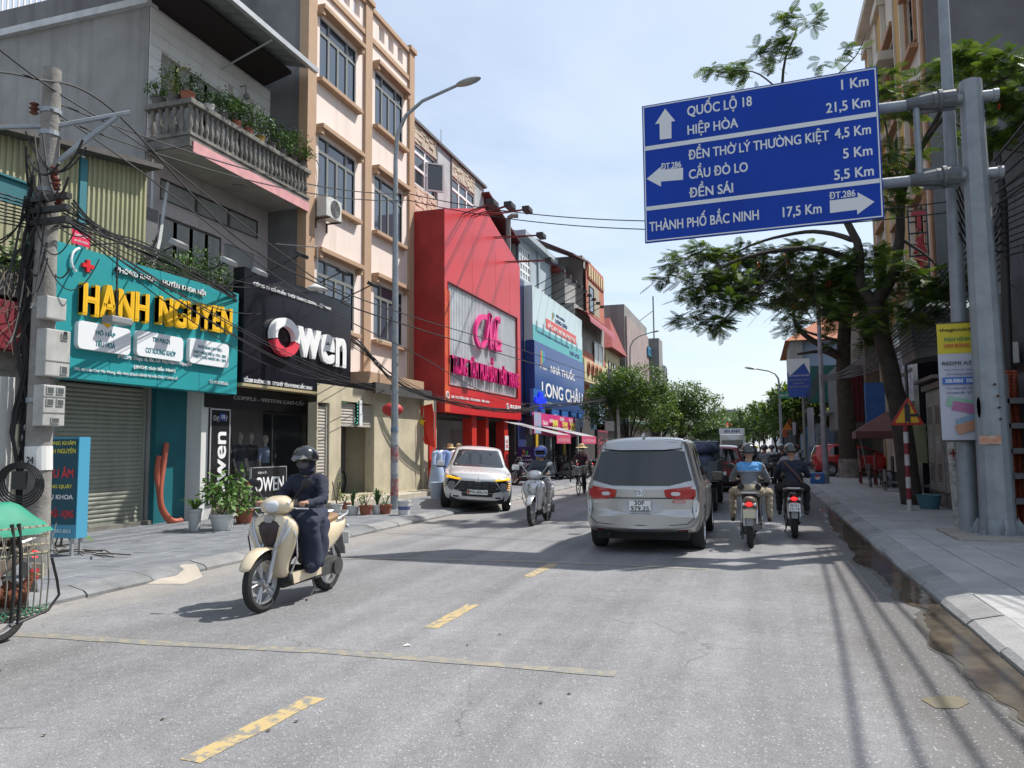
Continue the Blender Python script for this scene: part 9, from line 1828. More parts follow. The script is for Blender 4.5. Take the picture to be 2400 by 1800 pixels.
# ochre and cream building
OB=thing('ochre_building','tall cream and ochre building with balcony mouldings and barred windows','building',(6,34,0)); CRW=M('cream_facade',(.55,.5,.42),.8,var=(.8,.3),streak=(2,.25)); OCH=M('ochre_panel',(.45,.26,.07),.8,var=(1,.3)); T=TR(6.0); y0,y1,H=28.9,41.0,22.5
hol=[(-31.3,-30.0,z,z+2.2) for z in (4.2,8.2,12.2,16.2,19.9)]+[(-35.6,-33.6,z,z+2.6) for z in (8.0,12.0,16.0)]+[(-39.6,-37.8,z,z+2.6) for z in (8.0,12.0,16.0)]
wall(OB,T,-y1,-y0,0,H,hol,CRW,.3)
m=MB(); m.box(6.3,22,y0,y1,0,H); part(m,'wall',M('side_grey_render',(.135,.135,.14),.92,var=(.5,.5),bump=(14,.2)),OB); m=MB(); m.box(6.0,6.3,y0-.002,y0,0,H);m.box(6.01,22,y0-.3,y0-.01,0,H-1); part(m,'side_wall',MG('side_grey_render'),OB)
for (a,b,c,d) in hol: window(OB,T,a,b,c,d,cols=(1,1,1),rows=(1,1,1,1),fm=WOODB,w=-.1,fr=.08)
for (a,b) in ((-33.2,-32.0),(-37.4,-36.1),(-40.8,-40.0)):
 m=mbT(T); m.box(a,b,0.2,H-1.5,.01,.14); part(m,'pilaster',OCH,OB); m=mbT(T); m.box(a-.15,a-.01,.2,H-1.5,.01,.2); m.box(b+.01,b+.15,.2,H-1.5,.01,.2); m.box(a-.25,b+.25,H-1.5,H-1.1,.0,.35); part(m,'moulding',CRW,OB)
TAN2=M('tan_moulding',(.36,.2,.11),.8,var=(3,.3))
for (a,b,c,d) in hol:
 m=mbT(T); m.bbox(a-.2,b+.2,d+.1,d+.3,-.01,.3,.02); m.box(a-.2,a-.04,c,d+.09,.002,.12); m.box(b+.04,b+.2,c,d+.09,.002,.12); m.bbox(a-.25,b+.25,c-.3,c-.1,-.01,.3,.02); part(m,'window_surround',TAN2,OB)
m=mbT(T); m.bbox(-y1-.3,-y0+.1,H-.6,H-.2,-.1,.6,.05); m.bbox(-y1-.3,-34,17.6,18.0,0,.7,.04); m.bbox(-y1-.3,-36,14.9,15.2,0,.6,.04); part(m,'cornice',CRW,OB); m=mbT(T); m.box(-y0-.3,-y0+.02,0,H,.0,.08); part(m,'corner_trim',TAN2,OB)
for k in range(4):
 z=5.6+.75*k; m=mbT(TC(28.3)); 
q=thing('red_letter_sign','vertical sign of stacked red letters on a frame against the ochre building','sign',(5.6,28.2,5.5)); x0_,zt_=pY(1968,455,28.2); x1_,zb2=pY(2005,600,28.2); 
for k,ch in enumerate('TẤT'): text(ch,(x1_-x0_,(zt_-zb2)/3.6),TC(28.2)@Matrix.Translation(((x0_+x1_)/2,zt_-(zt_-zb2)*(k+.5)/3,.0)),M('letter_dark_red',(.3,.015,.02),.5),q,.08,.06)
m=mbT(TC(28.2)); m.box(x0_-.1,x0_-.05,zb2-.2,zt_+.2,-.2,-.12); m.box(x1_+.05,x1_+.1,zb2-.2,zt_+.2,-.2,-.12); 
for k in range(7): m.box(x0_-.1,x1_+.1,zb2+(zt_-zb2)*k/6,zb2+(zt_-zb2)*k/6+.05,-.18,-.14)
part(m,'frame',MG('black_metal'),q)
# maroon parasol awning with its clutter
q=thing('parasol_awning','faded maroon square parasol awning with scalloped edge behind the warning sign','awning',(4.6,30,2.0)); xa,za=pY(1838,940,31); xb,_=pY(1995,940,31); ap=pY(1915,888,31)
m=MB(); rim=[(xa,29.5),(xb,29.5),(xb+.2,32.5),(xa+.2,32.5)]; pts=[(x,y,za+.12) for x,y in rim]+[(ap[0],31,ap[1])]; m.add(pts,[(0,1,4),(1,2,4),(2,3,4),(3,0,4)]); m.add([(x,y,za+.12) for x,y in rim]+[(x,y,za-.14) for x,y in rim],[(i,(i+1)%4,4+(i+1)%4,4+i) for i in range(4)]); part(m,'canopy',M('maroon_canvas',(.16,.065,.06),.85,var=(1.5,.5)),q)
m=MB(); m.tube([(xa+(xb-xa)*.62,30.5,PH),(xa+(xb-xa)*.62,30.5,za+.4)],.03,6); m.tube([(xa+.2,30.2,za),(xa+.5,30.3,PH)],.025,6);part(m,'post',GRF,q)
q=thing('hanging_tarp','pale yellow cloth hung behind the striped sign post','cloth',(4.3,24,1.4)); gridcloth(TC(24.0),pY(1972,930,24)[0],pY(2000,930,24)[0],pY(1980,1000,24)[1],pY(1980,915,24)[1],4,8,.1,M('pale_tarp',(.36,.37,.22),.8),q,'cloth')
# balcony block with red corrugated sheet, blue tarp
RB=thing('red_balcony_house','narrow house with dark red corrugated balcony box and blue panel beyond the tree','building',(5,45,0)); m=MB(); m.box(5.2,18,41.2,52,0,8.4); part(m,'wall',M('brownish_wall',(.2,.16,.13),.9,var=(1,.6)),RB); xa,za=pY(1806,805,44); xb,zb_=pY(1848,905,44); corr(TC(42.0),pY(1806,800,42)[0],pY(1862,800,42)[0],pY(1830,912,42)[1],pY(1830,790,42)[1],.2,.06,M('dark_red_sheet',(.13,.015,.02),.6,var=(2,.4)),RB,w=0); m=MB(); m.box(pY(1806,800,42)[0],5.3,42.02,47,pY(1830,915,42)[1]-.3,pY(1830,790,42)[1]); part(m,'balcony_box',PLD,RB)
m=MB(); xq=pY(1872,900,36)[0]; m.box(xq,xq+.75,36,36.4,2.3,4.3); part(m,'blue_panel',M('blue_panel_cloth',(.02,.09,.28),.6,var=(3,.5)),RB); m=MB(); m.box(4.6,5.3,41,52,.1,2.4); part(m,'green_fence',M('dark_green_sheet',(.04,.05,.05),.7,var=(2,.5)),RB)
m=MB(); m.box(3.6,5.2,44,50,3.4,3.5); part(m,'grey_awning',M('pale_green_awning',(.3,.36,.33),.7),RB)
# pale blue house with orange tile roof, green hoarding, doctor billboard
PB=thing('tile_roof_house','pale blue house with orange tiled roof far on the right','building',(4,57,0)); xa,zt=pY(1722,738,55); xb=9; m=MB(); m.box(xa+.3,16,55,66,0,zt); part(m,'wall',M('light_blue_wall',(.27,.36,.5),.8),PB); m=MB(); zr=pY(1800,708,55)[1]+.9; m.add([(xa-.8,54.2,zt),(12,54.2,zt),(12,67,zt),(xa-.8,67,zt),(xa+3.2,59,zr+1.2),(9,59,zr+1.2)],[(0,1,5,4),(1,2,5),(2,3,4,5),(3,0,4),(0,3,2,1)]); part(m,'roof',M('orange_tile',(.42,.13,.05),.75,var=(6,.6),bump=(9,.9)),PB); m=MB(); m.box(xa-.5,xa+.3,54.5,60,zt-1.9,zt-.02); part(m,'eave_box',PLG,PB)
m=MB(); m.box(xa+.2,9,50,50.3,pY(1760,870,50)[1],pY(1760,790,50)[1]); part(m,'green_hoarding',M('green_hoard',(.02,.11,.09),.6),PB); m=MB(); m.box(xa,xa+5,52,54,2.8,4.6); part(m,'dark_balcony',M('balcony_dark',(.05,.05,.05),.7),PB)
DB=thing('doctor_billboard','vertical blue and white eye doctor billboard far on the right','sign',(2.3,46,4)); Yb=46; xa,zt=pY(1699,776,Yb); xb,zb_=pY(1752,857,Yb); T=TC(Yb); m=mbT(T); m.box(xa,xb,zb_,zt,-.25,0); part(m,'board',M('doctor_blue',(.03,.08,.36),.5),DB); m=mbT(T); m.add([(xa,zt,.01),(xb,zt,.01),(xb,zt-.9,.01),((xa+xb)/2+.3,zt-.25,.01),(xa+.15,zt-.95,.01),(xa,zt-.7,.01)],[(0,5,4,3),(0,3,2,1)]); part(m,'white_corner',WHP,DB)
for tx,f,fw,hh in (('BÁC SỸ CHUYÊN KHOA MẮT',.57,.92,.13),('"Chuyên tư vấn khám và điều trị',.45,.9,.1),('các bệnh về mắt',.36,.45,.1),('Khám: thứ 2 - chủ nhật"',.27,.85,.1)): text(tx,((xb-xa)*fw,hh),T@Matrix.Translation(((xa+xb)/2,zb_+(zt-zb_)*f,.012)),M('doctor_print',(.5,.45,.25),.6) if f<.5 else WHT,DB,.004,.01)
m=MB(); m.tube([((xa+xb)/2+.2,Yb+.1,0),((xa+xb)/2+.2,Yb+.1,zb_)],.08,8); part(m,'post',GRF,DB)
GS=thing('street_name_sign','small green street sign on a pole by the doctor billboard','sign',(1.3,44,4)); xa,z=pY(1683,853,44); xb,_=pY(1705,853,44); m=mbT(TC(44)); m.box(xa,xb,z-.2,z+.17,-.03,0); part(m,'plate',M('sign_green',(.02,.22,.12),.5),GS); text('KÍNH MẮT',((xb-xa)*.8,.2),TC(44)@Matrix.Translation(((xa+xb)/2,z,.004)),WHT,GS,.002,.01)
# grey steel pole in front of the doctor billboard with cloth and cable fan
SP=thing('steel_pole','slim grey steel pole with a cable bundle and hanging cloth, on the right pavement','pole',(2.52,33.7,0)); b0=(pY(1785,1048,33.7)[0],33.7,PH); b1=(*[pY(1763,570,33.7)[0]],33.7,pY(1763,570,33.7)[1]); m=MB(); m.tube([b0,b1],[.13,.06],12); part(m,'shaft',M('steel_pale',(.3,.31,.34),.5,.3,var=(4,.5)),SP,True)
q=thing('cloth_rag','pale grey cloth hanging from the slim steel pole','cloth',(2.4,33.6,1.5)); gridcloth(TC(33.55),pY(1744,920,33.55)[0],pY(1752,920,33.55)[0]+.12,pY(1760,965,33.5)[1],pY(1760,880,33.5)[1],4,10,.12,M('rag_grey',(.3,.3,.32),.9),q,'cloth')
BC=thing('soft_drink_crate','small blue cube sign with a round red and white emblem on the pavement','sign',(3.2,36.5,PH)); x,y=G(1783,1045,PH); m=MB(); m.bbox(x-.55,x-.02,y-.0,y+.4,PH,PH+.42,.02); part(m,'cube',M('pepsi_blue',(.02,.12,.35),.5),BC); m=mbT(TC(y-.01)); m.lathe([(.11,0),(.11,.01)],(x-.28,PH+.26,0),16); part(m,'emblem',M('emblem_white',(.6,.6,.62),.5),BC); m=mbT(TC(y-.022)); m.prism([(x-.39,PH+.27),(x-.17,PH+.29),(x-.2,PH+.35),(x-.28,PH+.37),(x-.36,PH+.34)],'Z',0,.004); part(m,'emblem_red',M('emblem_red',(.45,.03,.05),.5),BC)
x,y=G(1930,1052,PH); q=thing('bucket','pale bucket among the clutter under the maroon awning','bucket',(x,y,PH)); m=MB(); m.lathe([(.14,PH),(.18,PH+.5),(.16,PH+.5)],(x,y,0),14); part(m,'body',M('bucket_grey',(.3,.33,.36),.5),q,True)
random.seed(12)
for k in range(10):
 x=random.uniform(4.0,5.8); y=random.uniform(23.5,34); h=random.uniform(.5,1.3); m=MB(); m.box(x-.3,x+.3,y-.25,y+.25,h*.6,h*.6+.05)
 for sx in (-1,1):
  for sy in (-1,1): m.box(x+sx*.27-.02,x+sx*.27+.02,y+sy*.22-.02,y+sy*.22+.02,PH,h*.6)
 m.box(x-.3,x-.26,y-.25,y+.25,h*.6,h+.2); tagit(m.build('stool_chair',[[MG('black_metal'),PLD,M('stool_red',(.15,.02,.02),.6)][k%3]],None),['dark','grey','dark red'][k%3]+' plain chair stored in the shade along the right shop fronts, '+['nearest','second','third','fourth','fifth','sixth','seventh','eighth','ninth','farthest'][k],'chair','chairs along the right shop fronts')
# small signs and stalls farther up on the right
xq,zq=pY(1706,915,52); q=thing('warning_sign','small far orange triangular warning sign on a pole','sign',(xq,52,2.2)); m=mbT(TC(52)); m.prism([(xq-.45,zq-.4),(xq+.45,zq-.4),(xq,zq+.42)],'Z',0,.02); part(m,'plate',M('tri_orange',(.6,.2,.01),.5),q); m=MB(); m.tube([(xq,52.02,PH),(xq,52.02,zq)],.035,6); part(m,'post',GRF,q)
for k,(px0,px1,py0,py1,Y,c,lab) in enumerate([(1712,1720,912,940,50,(.45,.45,.47),'narrow white shop sign beside the small triangle'),(1722,1742,912,935,54,(.45,.22,.04),'orange shop sign beyond the triangle'),(1735,1762,922,955,47,(.05,.2,.4),'blue picture board by the pavement far right'),(1690,1702,925,945,56,(.5,.1,.05),'small red-orange hanging sign far right'),(1762,1785,915,960,49,(.25,.3,.3),'pale covered cart on the far right pavement')]):
 xa,za=pY(px0,py0,Y); xb,zb_=pY(px1,py1,Y); m=MB(); m.bbox(xa,xb,Y,Y+.3,max(zb_,PH),za,.03); tagit(m.build('shop_sign',[M('small_sign_%d'%k,c,.6,var=(3,.8))],None),lab,'sign')
RR=thing('far_right_shop_row','dark low shop row under trees far up the right pavement','building',(6,80,0)); m=MB(); m.box(5.5,18,66.5,150,0,6.5); part(m,'wall',M('shop_row_brown',(.1,.08,.07),.9,var=(.5,.8),col2=(.2,.17,.14)),RR)
RL=thing('far_left_shop_row','low grey shop row far up the left pavement','building',(-11,140,0)); m=MB(); m.box(-22,-9.6,b2+1,220,0,7); part(m,'wall',M('shop_row_grey',(.2,.2,.19),.9,var=(.5,.6)),RL)
# traffic light far centre
xl,_=pY(1535,960,110); q=thing('traffic_light','far traffic light arm with two red lamps over the junction','traffic light',(-6.5,110,0)); z=pY(1575,918,110)[1]; xr=pY(1582,918,110)[0]; m=MB(); m.tube([(xl,110,0),(xl,110,z),(xr,110,z)],.09,6); part(m,'pole',GRF,q)
for px in (1571,1581): x,zz=pY(px,917,110); m=MB(); m.bbox(x-.3,x+.3,109.7,110.0,zz-.3,zz+.35,.04); p=part(m,'lamp_case',MG('black_metal'),q); m=MB(); m.ball((x,109.68,zz),(.2,.05,.2),10,6); m.build('red_lamp',[M('signal_red',(.8,.02,.02),.4,emit=(1,.03,.02,3))],p)
xa,z=pY(1618,911,120); xb,_=pY(1655,911,120); q=thing('height_gantry','pale overhead bar on thin posts far down the road','gantry',(xa,120,0)); m=MB(); m.box(xa,xb,120,120.15,z-.1,z+.12); m.tube([(xb-.2,120,0),(xb-.2,120,z+2)],.08,6); m.tube([(xa+.1,120,0),(xa+.1,120,z)],.06,6); part(m,'bar',M('bar_pale',(.5,.52,.52),.5),q)
# cables of the right side
RPOLES=[Vector((3.6,15.5,6.0)),Vector((4.75,17,6.3))]
for k in range(12): cable(Vector((4.7,17,6.6-.12*k)),Vector((7.5+.1*k,2-.4*k,8.2-.25*k)),.4+.06*(k%3),.013+.004*(k%2),'black cable of the fan running from the black pipe post over the right pavement','cables fanning out at the right edge')
for k in range(12): cable(Vector((4.65,17.05,6.3-.13*k)),Vector((2.55,33.7,4.2+.1*(k%4))),.5+.08*(k%4),.014+.004*(k%2),'black cable strung from the pipe post to the slim steel pole under the tree','cables strung along the right pavement')
for k in range(8): cable(Vector((2.55,33.7,4.2+.09*k)),Vector((2.9,60,4.6+.1*k)),.5,.014,'black cable continuing from the slim steel pole up the street','cables continuing up the right side')
for k in range(5): cable(Vector((4.62,16.9,7.2-.22*k)),Vector((2.9+.42*k,-4,6.6-.2*k)),.4,.024,'overhead cable running above the right lane toward the viewer','cables above the right lane')
for k in range(6): 
 a=Vector((3.55,15.2,6.4-.2*k)); cable(a,Vector((4.7,17,5.4+.2*k)),.4+.05*k,.02,'short black cable looped between the slim column and the pipe post','cable loops behind the gantry post')

# ---------------- trees ----------------
BARK=M('bark',(.06,.048,.038),.95,var=(5,.7),bump=(25,.9)); BARKG=M('bark_grey',(.11,.1,.085),.95,var=(5,.7),bump=(25,.9))
def leafmat(key,c,c2):
 m=M(key,c,.55,var=(1.6,.9),col2=c2); b=m.node_tree.nodes['Principled BSDF']; t=m.node_tree
 tr=N(t,'ShaderNodeBsdfTranslucent'); tr.inputs[0].default_value=(c2[0]*1.6,c2[1]*1.8,c2[2],1); mx_=N(t,'ShaderNodeMixShader'); mx_.inputs[0].default_value=.24; o=[n for n in t.nodes if n.type=='OUTPUT_MATERIAL'][0]
 t.links.new(b.outputs[0],mx_.inputs[1]); t.links.new(tr.outputs[0],mx_.inputs[2]); t.links.new(mx_.outputs[0],o.inputs[0]); return m
FL1=leafmat('flame_leaf',(.022,.05,.012),(.06,.1,.016)); FL2=leafmat('flame_leaf_light',(.07,.12,.018),(.14,.19,.025)); LF1=leafmat('street_leaf',(.04,.085,.016),(.09,.15,.025)); LF2=leafmat('street_leaf_light',(.12,.18,.03),(.2,.26,.04)); LF0=leafmat('dense_leaf',(.018,.045,.008),(.09,.15,.02)); LF3=leafmat('far_leaf',(.05,.09,.035),(.09,.14,.05))
FRED=M('flame_flower',(.65,.07,.02),.6)
def frond():
 vs=[];fs=[];L=1.0
 for k in range(9):
  x=.12+.1*k; l=.30*math.sin(PI*(.18+.75*k/9))+.03; w=.034
  for s in (-1,1):
   b=len(vs); d=Vector((.45,s*1,-.12)).normalized(); p=Vector((x,0,-.12*x*x)); q=Vector((-d.y,d.x,0))*w
   vs+=[p-q*.6,p+d*l*.5-q+Vector((0,0,.01)),p+d*l,p+d*l*.5+q,p+q*.6]; fs.append((b,b+1,b+2,b+3,b+4))
 b=len(vs); vs+=[Vector((0,-.006,0)),Vector((0,.006,0)),Vector((1,.003,-.12)),Vector((1,-.003,-.12))]; fs.append((b,b+1,b+2,b+3)); return np.array([tuple(v) for v in vs]),fs
FV,FF=frond()
def fronds(parent,centers,mats,L=.5,per=34,seed=1,name='foliage'):
 rng=np.random.default_rng(seed); V_=[];Fc=[];mi=[];nf=0
 for (c,r,n) in centers:
  c=np.array(c); twigs=rng.normal(size=(max(3,n//9),3)); twigs/=np.linalg.norm(twigs,axis=1)[:,None]; twigs=c+twigs*np.array([r,r,r*.42])*rng.random((len(twigs),1))**.4
  for k in range(n):
   p=twigs[rng.integers(len(twigs))]+rng.normal(size=3)*.05; out=(p-c)*np.array([1,1,.2]); a=math.atan2(out[1],out[0])+rng.normal()*1.1; el=rng.normal(.0,.35)-.12; l=L*rng.uniform(.6,1.25)
   d=np.array([math.cos(a)*math.cos(el),math.sin(a)*math.cos(el),math.sin(el)]); s=np.cross([0,0,1.],d); s/=np.linalg.norm(s); s=s+rng.normal(size=3)*.22; s/=np.linalg.norm(s); u=np.cross(d,s)
   V_.append(p+l*(FV[:,:1]*d+FV[:,1:2]*s+FV[:,2:]*u)); 
   for f in FF: Fc.append(tuple(nf+i for i in f))
   mi+=[0 if rng.random()<.6 else 1]*len(FF); nf+=len(FV)
 me=bpy.data.meshes.new(name); me.from_pydata(np.concatenate(V_).tolist(),[],Fc)
 for m_ in mats: me.materials.append(m_)
 me.polygons.foreach_set('material_index',mi); return link(name,me,parent)
def limb(parent,pts,r0,r1,mat=None,name='limb',n=9):
 P=[Vector(p) for p in pts]; Q=[]
 for i in range(len(P)-1):
  a=P[max(i-1,0)];b=P[i];c=P[i+1];d=P[min(i+2,len(P)-1)]
  for j in range(5): t=j/5; Q.append(.5*((2*b)+(c-a)*t+(2*a-5*b+4*c-d)*t*t+(3*b-a-3*c+d)*t**3))
 Q.append(P[-1]); q=[p+Vector((noise.noise(p*2)*.04,noise.noise(p*2+Vector((5,0,0)))*.04,0)) for p in Q]; m=MB(); m.tube(q,[r0+(r1-r0)*i/(len(q)-1) for i in range(len(q))],n); return m.build(name,[mat or BARK],parent,'all')
def q3(px,py,Y): x,z=pY(px,py,Y); return (x,Y,z)
FT=thing('flame_tree','large flame tree with feathery leaves and red blossom leaning over the right pavement','tree',(3.6,21.8,PH))
limb(FT,[(3.75,22.1,0),q3(1945,900,22),q3(1925,810,21.8),q3(1890,655,21.6)],.27,.2,name='trunk')
fk=q3(1890,657,21.6)
B={}
limb(FT,[fk,q3(1930,590,21.3),q3(1944,515,21.2),q3(1948,420,21.2),q3(1985,330,21.0),q3(2030,240,20.6)],.17,.05)
limb(FT,[fk,q3(1858,602,21.8),q3(1850,520,22),q3(1800,430,22.5),q3(1740,330,22.6),q3(1690,180,22.5),q3(1722,60,22.4)],.15,.02)
limb(FT,[q3(1853,570,21.9),q3(1780,540,21.5),q3(1690,540,21),q3(1600,560,20.5),q3(1520,600,20.3)],.1,.02)
limb(FT,[q3(1850,520,22),q3(1760,500,23.5),q3(1650,520,24.5),q3(1560,560,25)],.08,.02)
limb(FT,[q3(1700,560,21),q3(1620,640,20.6),q3(1560,690,20.4)],.04,.01)
limb(FT,[q3(1700,220,22.5),q3(1640,160,22.3),q3(1560,150,22)],.03,.01); limb(FT,[q3(1740,330,22.6),q3(1790,190,22.2),q3(1850,120,22),q3(1870,70,22)],.03,.006)
limb(FT,[q3(1985,330,21),q3(2060,230,20),q3(2150,180,19.5),q3(2210,150,19.2)],.06,.015); limb(FT,[q3(1944,420,21.2),q3(1900,370,20.8),q3(1880,300,20.6)],.05,.012); limb(FT,[q3(1948,515,21.2),q3(2010,560,20.8),q3(2050,610,20.5)],.05,.012)
limb(FT,[q3(2030,240,20.6),q3(2120,300,19.6),q3(2200,330,19.2)],.04,.012); limb(FT,[q3(1948,420,21.2),q3(1905,220,21.4),q3(1950,180,21)],.03,.008)
random.seed(31)
for k in range(34):   # bare hanging twigs
 a=Vector(q3(random.uniform(1620,1780),random.uniform(560,600),random.uniform(20.5,22.5))); b=a+Vector((random.uniform(-1.2,-.3),random.uniform(-.3,.3),random.uniform(-1.5,-.5))); m=MB(); m.tube([a,a.lerp(b,.5)+Vector((.25,0,-.1)),b],[.012,.009,.004],4); m.build('twig',[BARK],FT)
CL=[]
def cl(px,py,Y,r,n): CL.append((q3(px,py,Y),r,n))
for a in [(1475,562,21,.55,60),(1520,548,21,.6,70),(1570,560,21.5,.6,70),(1620,555,22,.65,70),(1680,550,22,.7,80),(1740,550,22,.7,80),(1500,600,20.5,.55,60),(1545,610,20.6,.55,60),(1530,650,20.4,.5,60),(1495,690,20.3,.5,60),(1535,700,20.3,.45,45),(1570,655,20.5,.5,50),(1590,610,21,.55,50),(1650,600,22.5,.6,50),(1710,610,23,.7,70),(1770,590,22.5,.7,80),(1800,630,23,.7,80),(1840,600,23,.7,80),(1880,560,22.5,.6,60),(1740,650,24,.7,70),(1780,690,24,.6,50),(1690,655,23,.4,25),
          (1455,600,20.8,.45,34),(1600,655,21,.5,40),(1620,600,22,.6,60),(1660,640,22.5,.55,50),(1730,700,24,.5,34),(1820,560,22,.7,70),(1800,650,22,.7,60),(1470,640,20.5,.35,24),(1560,700,20.3,.4,30),(1850,650,22.5,.8,80),(1880,610,22,.8,80),(1930,600,21,.6,60),(1620,620,25,.8,60),(1690,610,25.5,.9,70),(1750,640,26,1,80),(1800,600,26,1,80),(1860,650,25,1,70),(1720,570,25,.9,70),(1560,600,23,.7,50),(1650,570,24,.8,60),(1960,680,20.5,.6,60),(1900,690,21,.6,60),(2010,605,20.5,.65,80),(2045,620,20.3,.5,50),(1990,650,20.5,.6,60),(1935,560,20.5,.5,40),
          (1535,150,22,.45,34),(1570,140,22,.5,40),(1605,122,22.2,.45,34),(1640,160,22.3,.4,26),(1650,118,22.3,.45,30),(1690,110,22.4,.45,34),(1715,45,22.4,.5,44),(1740,40,22.4,.4,30),(1700,75,22.4,.4,26),(1680,140,22.4,.35,20),(1800,125,22.2,.4,22),(1835,120,22.1,.35,18),
          (1915,170,21.3,.5,44),(1940,205,21,.6,54),(1925,250,21,.5,40),(1985,185,21,.4,24),(2070,130,20.3,.55,60),(2110,115,20,.5,50),(2080,175,20,.55,50),(2140,155,19.6,.6,60),(2190,140,19.3,.5,50),(2200,200,19.2,.5,50),(2160,220,19.5,.55,50),(2120,230,19.8,.45,34),(2200,270,19.2,.55,54),(2150,290,19.5,.5,44),(2180,320,19.3,.45,34),(1925,340,20.8,.45,34),(1960,330,20.9,.4,26),(1920,380,20.6,.5,44),(1950,395,20.9,.4,28),(1935,450,20.8,.45,30),(2020,300,20.8,.4,24)]: cl(a[0],a[1],a[2],a[3]*1.08,int(a[4]*(1.5 if a[1]>260 or a[0]>1890 else .8)))
rest=[c for c in CL]; fronds(FT,rest,[FL1,FL2],.42,seed=4)['kind']='stuff'
rng=np.random.default_rng(8); fp=[]
for (px,py,Y) in [(1470,590,20.6),(1480,610,20.5),(1700,565,21),(1790,610,22),(1745,650,22),(1715,660,22),(1935,175,20.8),(2150,200,19.2),(2170,225,19.2),(2110,170,19.6),(1960,195,20.6),(1925,360,20.4),(1640,575,20.8)]: c=q3(px,py,Y); fp+=[(c[0]+rng.normal()*.07,c[1]+rng.normal()*.07,c[2]+rng.normal()*.06) for k in range(12)]
leafmesh(FT,np.array(fp),.07,rng,FRED,'blossom')['kind']='stuff'
for k in range(5): a=q3(1640+30*k,560,21.6)
def tree(label,name,x,y,h,r,n,ls,m1,m2,trunk_h,group=None,tr=.14,rz=.75,seed=0,bark=None,lobes=9):
 t=thing(name,label,'tree',(x,y,0),group); rng=np.random.default_rng(seed); top=(x,y,h-r*rz)
 limb(t,[(x,y,0),(x+.1,y,trunk_h*.6),(x-.05,y,trunk_h),(x,y,h-r*rz*.9)],tr,tr*.35,bark,'trunk')
 cs=[]
 for k in range(lobes):
  a=2*PI*k/lobes+rng.normal()*.3; e=rng.uniform(-.4,.95); rr=r*.58; c=(x+rr*math.cos(a)*math.cos(e),y+rr*math.sin(a)*math.cos(e),h-r*rz+rr*rz*math.sin(e)*1.1); cs.append(c); limb(t,[(x,y,trunk_h*rng.uniform(.8,1.1)),((x+c[0])/2,(y+c[1])/2,(trunk_h+c[2])/2+.1),c],tr*.4,.02,bark,'limb',6)
 cs+= [(x,y,h-r*rz*.8)]; P_=[]
 for c in cs:
  k=n//len(cs); d=rng.normal(size=(k,3)); d/=np.linalg.norm(d,axis=1)[:,None]; sub=rng.normal(size=(max(4,k//18),3)); sub/=np.linalg.norm(sub,axis=1)[:,None]; q=sub[rng.integers(0,len(sub),k)]*(.82+.2*rng.random((k,1)))+d*.2; P_.append(np.array(c)+q*np.array([r*.5,r*.5,r*.5*rz]))
 o=leafmesh(t,np.concatenate(P_),ls,rng,m1,'crown',m2); o['kind']='stuff'; return t
xA=q3(1358,940,45); tree('round dense bright green tree on the left pavement, nearest of the left row','street_tree',xA[0],45,6.5,2.6,20000,.19,LF0,LF1,1.9,'street trees',.12,.85,1)
xB=q3(1480,940,60); tree('lighter green tree beyond the round one on the left','street_tree',xB[0]-.3,60,6.6,3.0,13000,.22,LF1,LF3,2.0,'street trees',.14,.8,2)
tree('smaller tree tucked between the first two left street trees','street_tree',q3(1420,900,56)[0],57,5.2,1.9,3500,.22,LF1,LF2,1.9,'street trees',.12,.9,3)
names=['left','right']
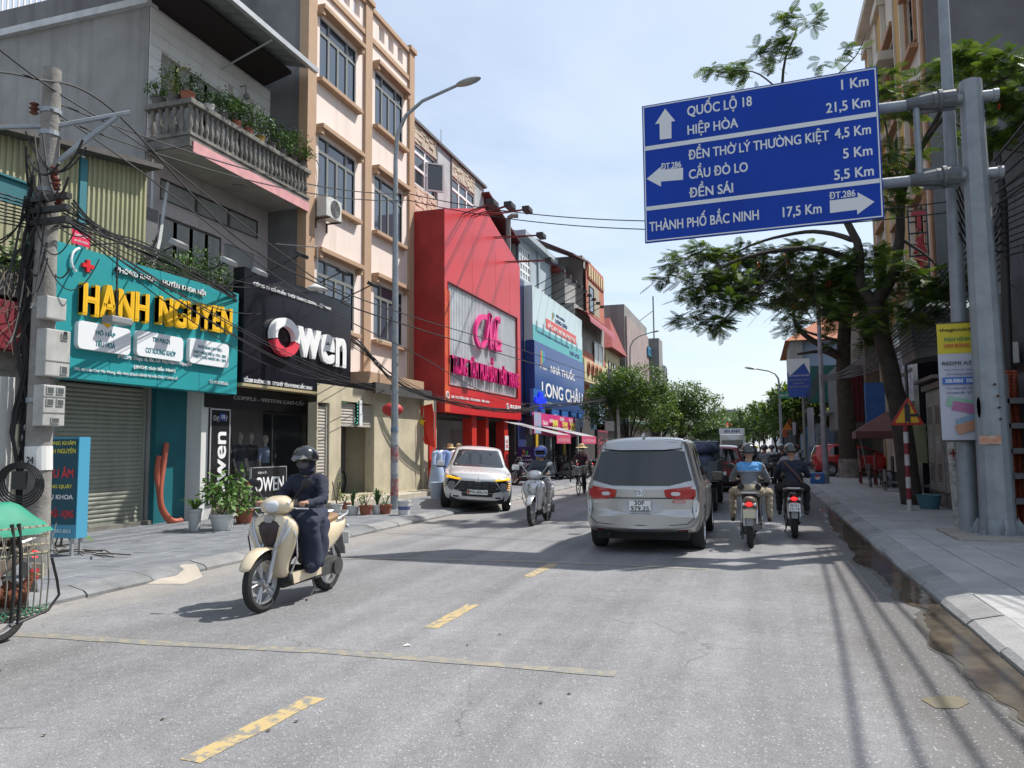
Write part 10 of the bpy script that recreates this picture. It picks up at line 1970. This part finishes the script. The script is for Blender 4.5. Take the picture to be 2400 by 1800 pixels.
for k,(px,Y,h,r,lab) in enumerate([(1555,118,7.2,3.6,'rounded tree under the far grey building'),(1590,140,7.5,3.8,'far tree right of the traffic light'),(1628,105,7.6,3.9,'far tree in the centre behind the pale overhead bar'),(1650,90,7.0,3.4,'far tree left of the doctor billboard pole'),(1675,75,6.0,2.8,'tree below the small green street sign'),(1722,52,5.6,2.0,'bright leafy tree under the doctor billboard'),(1745,58,5.6,2.4,'tree behind the blue picture board'),(1700,64,5.4,2.2,'tree left of the bright leafy one on the right pavement'),(1520,92,5.0,2.5,'low tree at the end of the left row'),(1610,170,9,5,'farthest tree mass at the bend of the road'),(1570,180,9,5,'farthest tree closing the left side of the road'),(1640,130,8,4,'dark tree beside the white tower')]):
 x=q3(px,950,Y)[0]; tree(lab,'street_tree',x,Y,h,r,3600,.2+.0024*Y,LF1 if k in(4,5,6,7) else LF3,LF2 if k==5 else LF1,2.0,'street trees',.14,.8,10+k,lobes=7)
# second large trunk on the right pavement
T2=thing('street_tree','big dark trunked tree with pale painted foot in front of the red parked car','tree',(3.95,39.6,PH),'street trees')
tb=q3(1835,1032,39.6); limb(T2,[(tb[0],39.6,0),q3(1828,900,39.6),q3(1822,800,39.6),q3(1826,700,39.6),q3(1850,600,39.6)],.42,.25,name='trunk',n=12)
m=MB(); m.tube([(tb[0],39.6,PH),(tb[0]-.02,39.6,1.0)],[.5,.44],12); m.build('painted_foot',[M('lime_wash',(.22,.21,.19),.9,var=(4,.8),col2=(.06,.05,.045))],T2)
limb(T2,[q3(1826,775,39.6),q3(1780,750,39),q3(1740,725,38.5),q3(1715,690,38.2),q3(1722,640,38)],.2,.04); limb(T2,[q3(1828,785,39.6),q3(1780,760,39.4),q3(1722,765,39.2)],.14,.05); limb(T2,[q3(1826,700,39.6),q3(1780,660,39),q3(1740,640,38.6),q3(1700,650,38.5)],.14,.03); limb(T2,[q3(1826,740,39.6),q3(1760,722,39.8),q3(1730,712,40)],.1,.03)
C2=[(q3(px,py,Y),r,n) for px,py,Y,r,n in [(1715,650,38,.9,50),(1760,640,38.5,1.2,70),(1700,690,38,.8,30),(1800,620,39,1.4,90),(1840,650,39,1.4,90),(1870,700,38,1.3,80),(1890,640,38,1.3,80),(1860,590,39,1.4,90),(1780,590,39,1.3,80),(1730,600,38.5,1.1,60),(1850,740,38,1.0,50)]]
fronds(T2,C2,[FL1,FL1],.9,seed=9)['kind']='stuff'
random.seed(77)
for k in range(2):
 x,y=((4.9,24.3),(5.2,26.5))[k]; pot(x,y,PH,.25,.3,OLDP,'potted_palm',['palm with drooping fronds behind the striped post','broad leaved plant in the shade by the pilaster'][k],None,'spike',.9,1.6,LG2,40,.08)
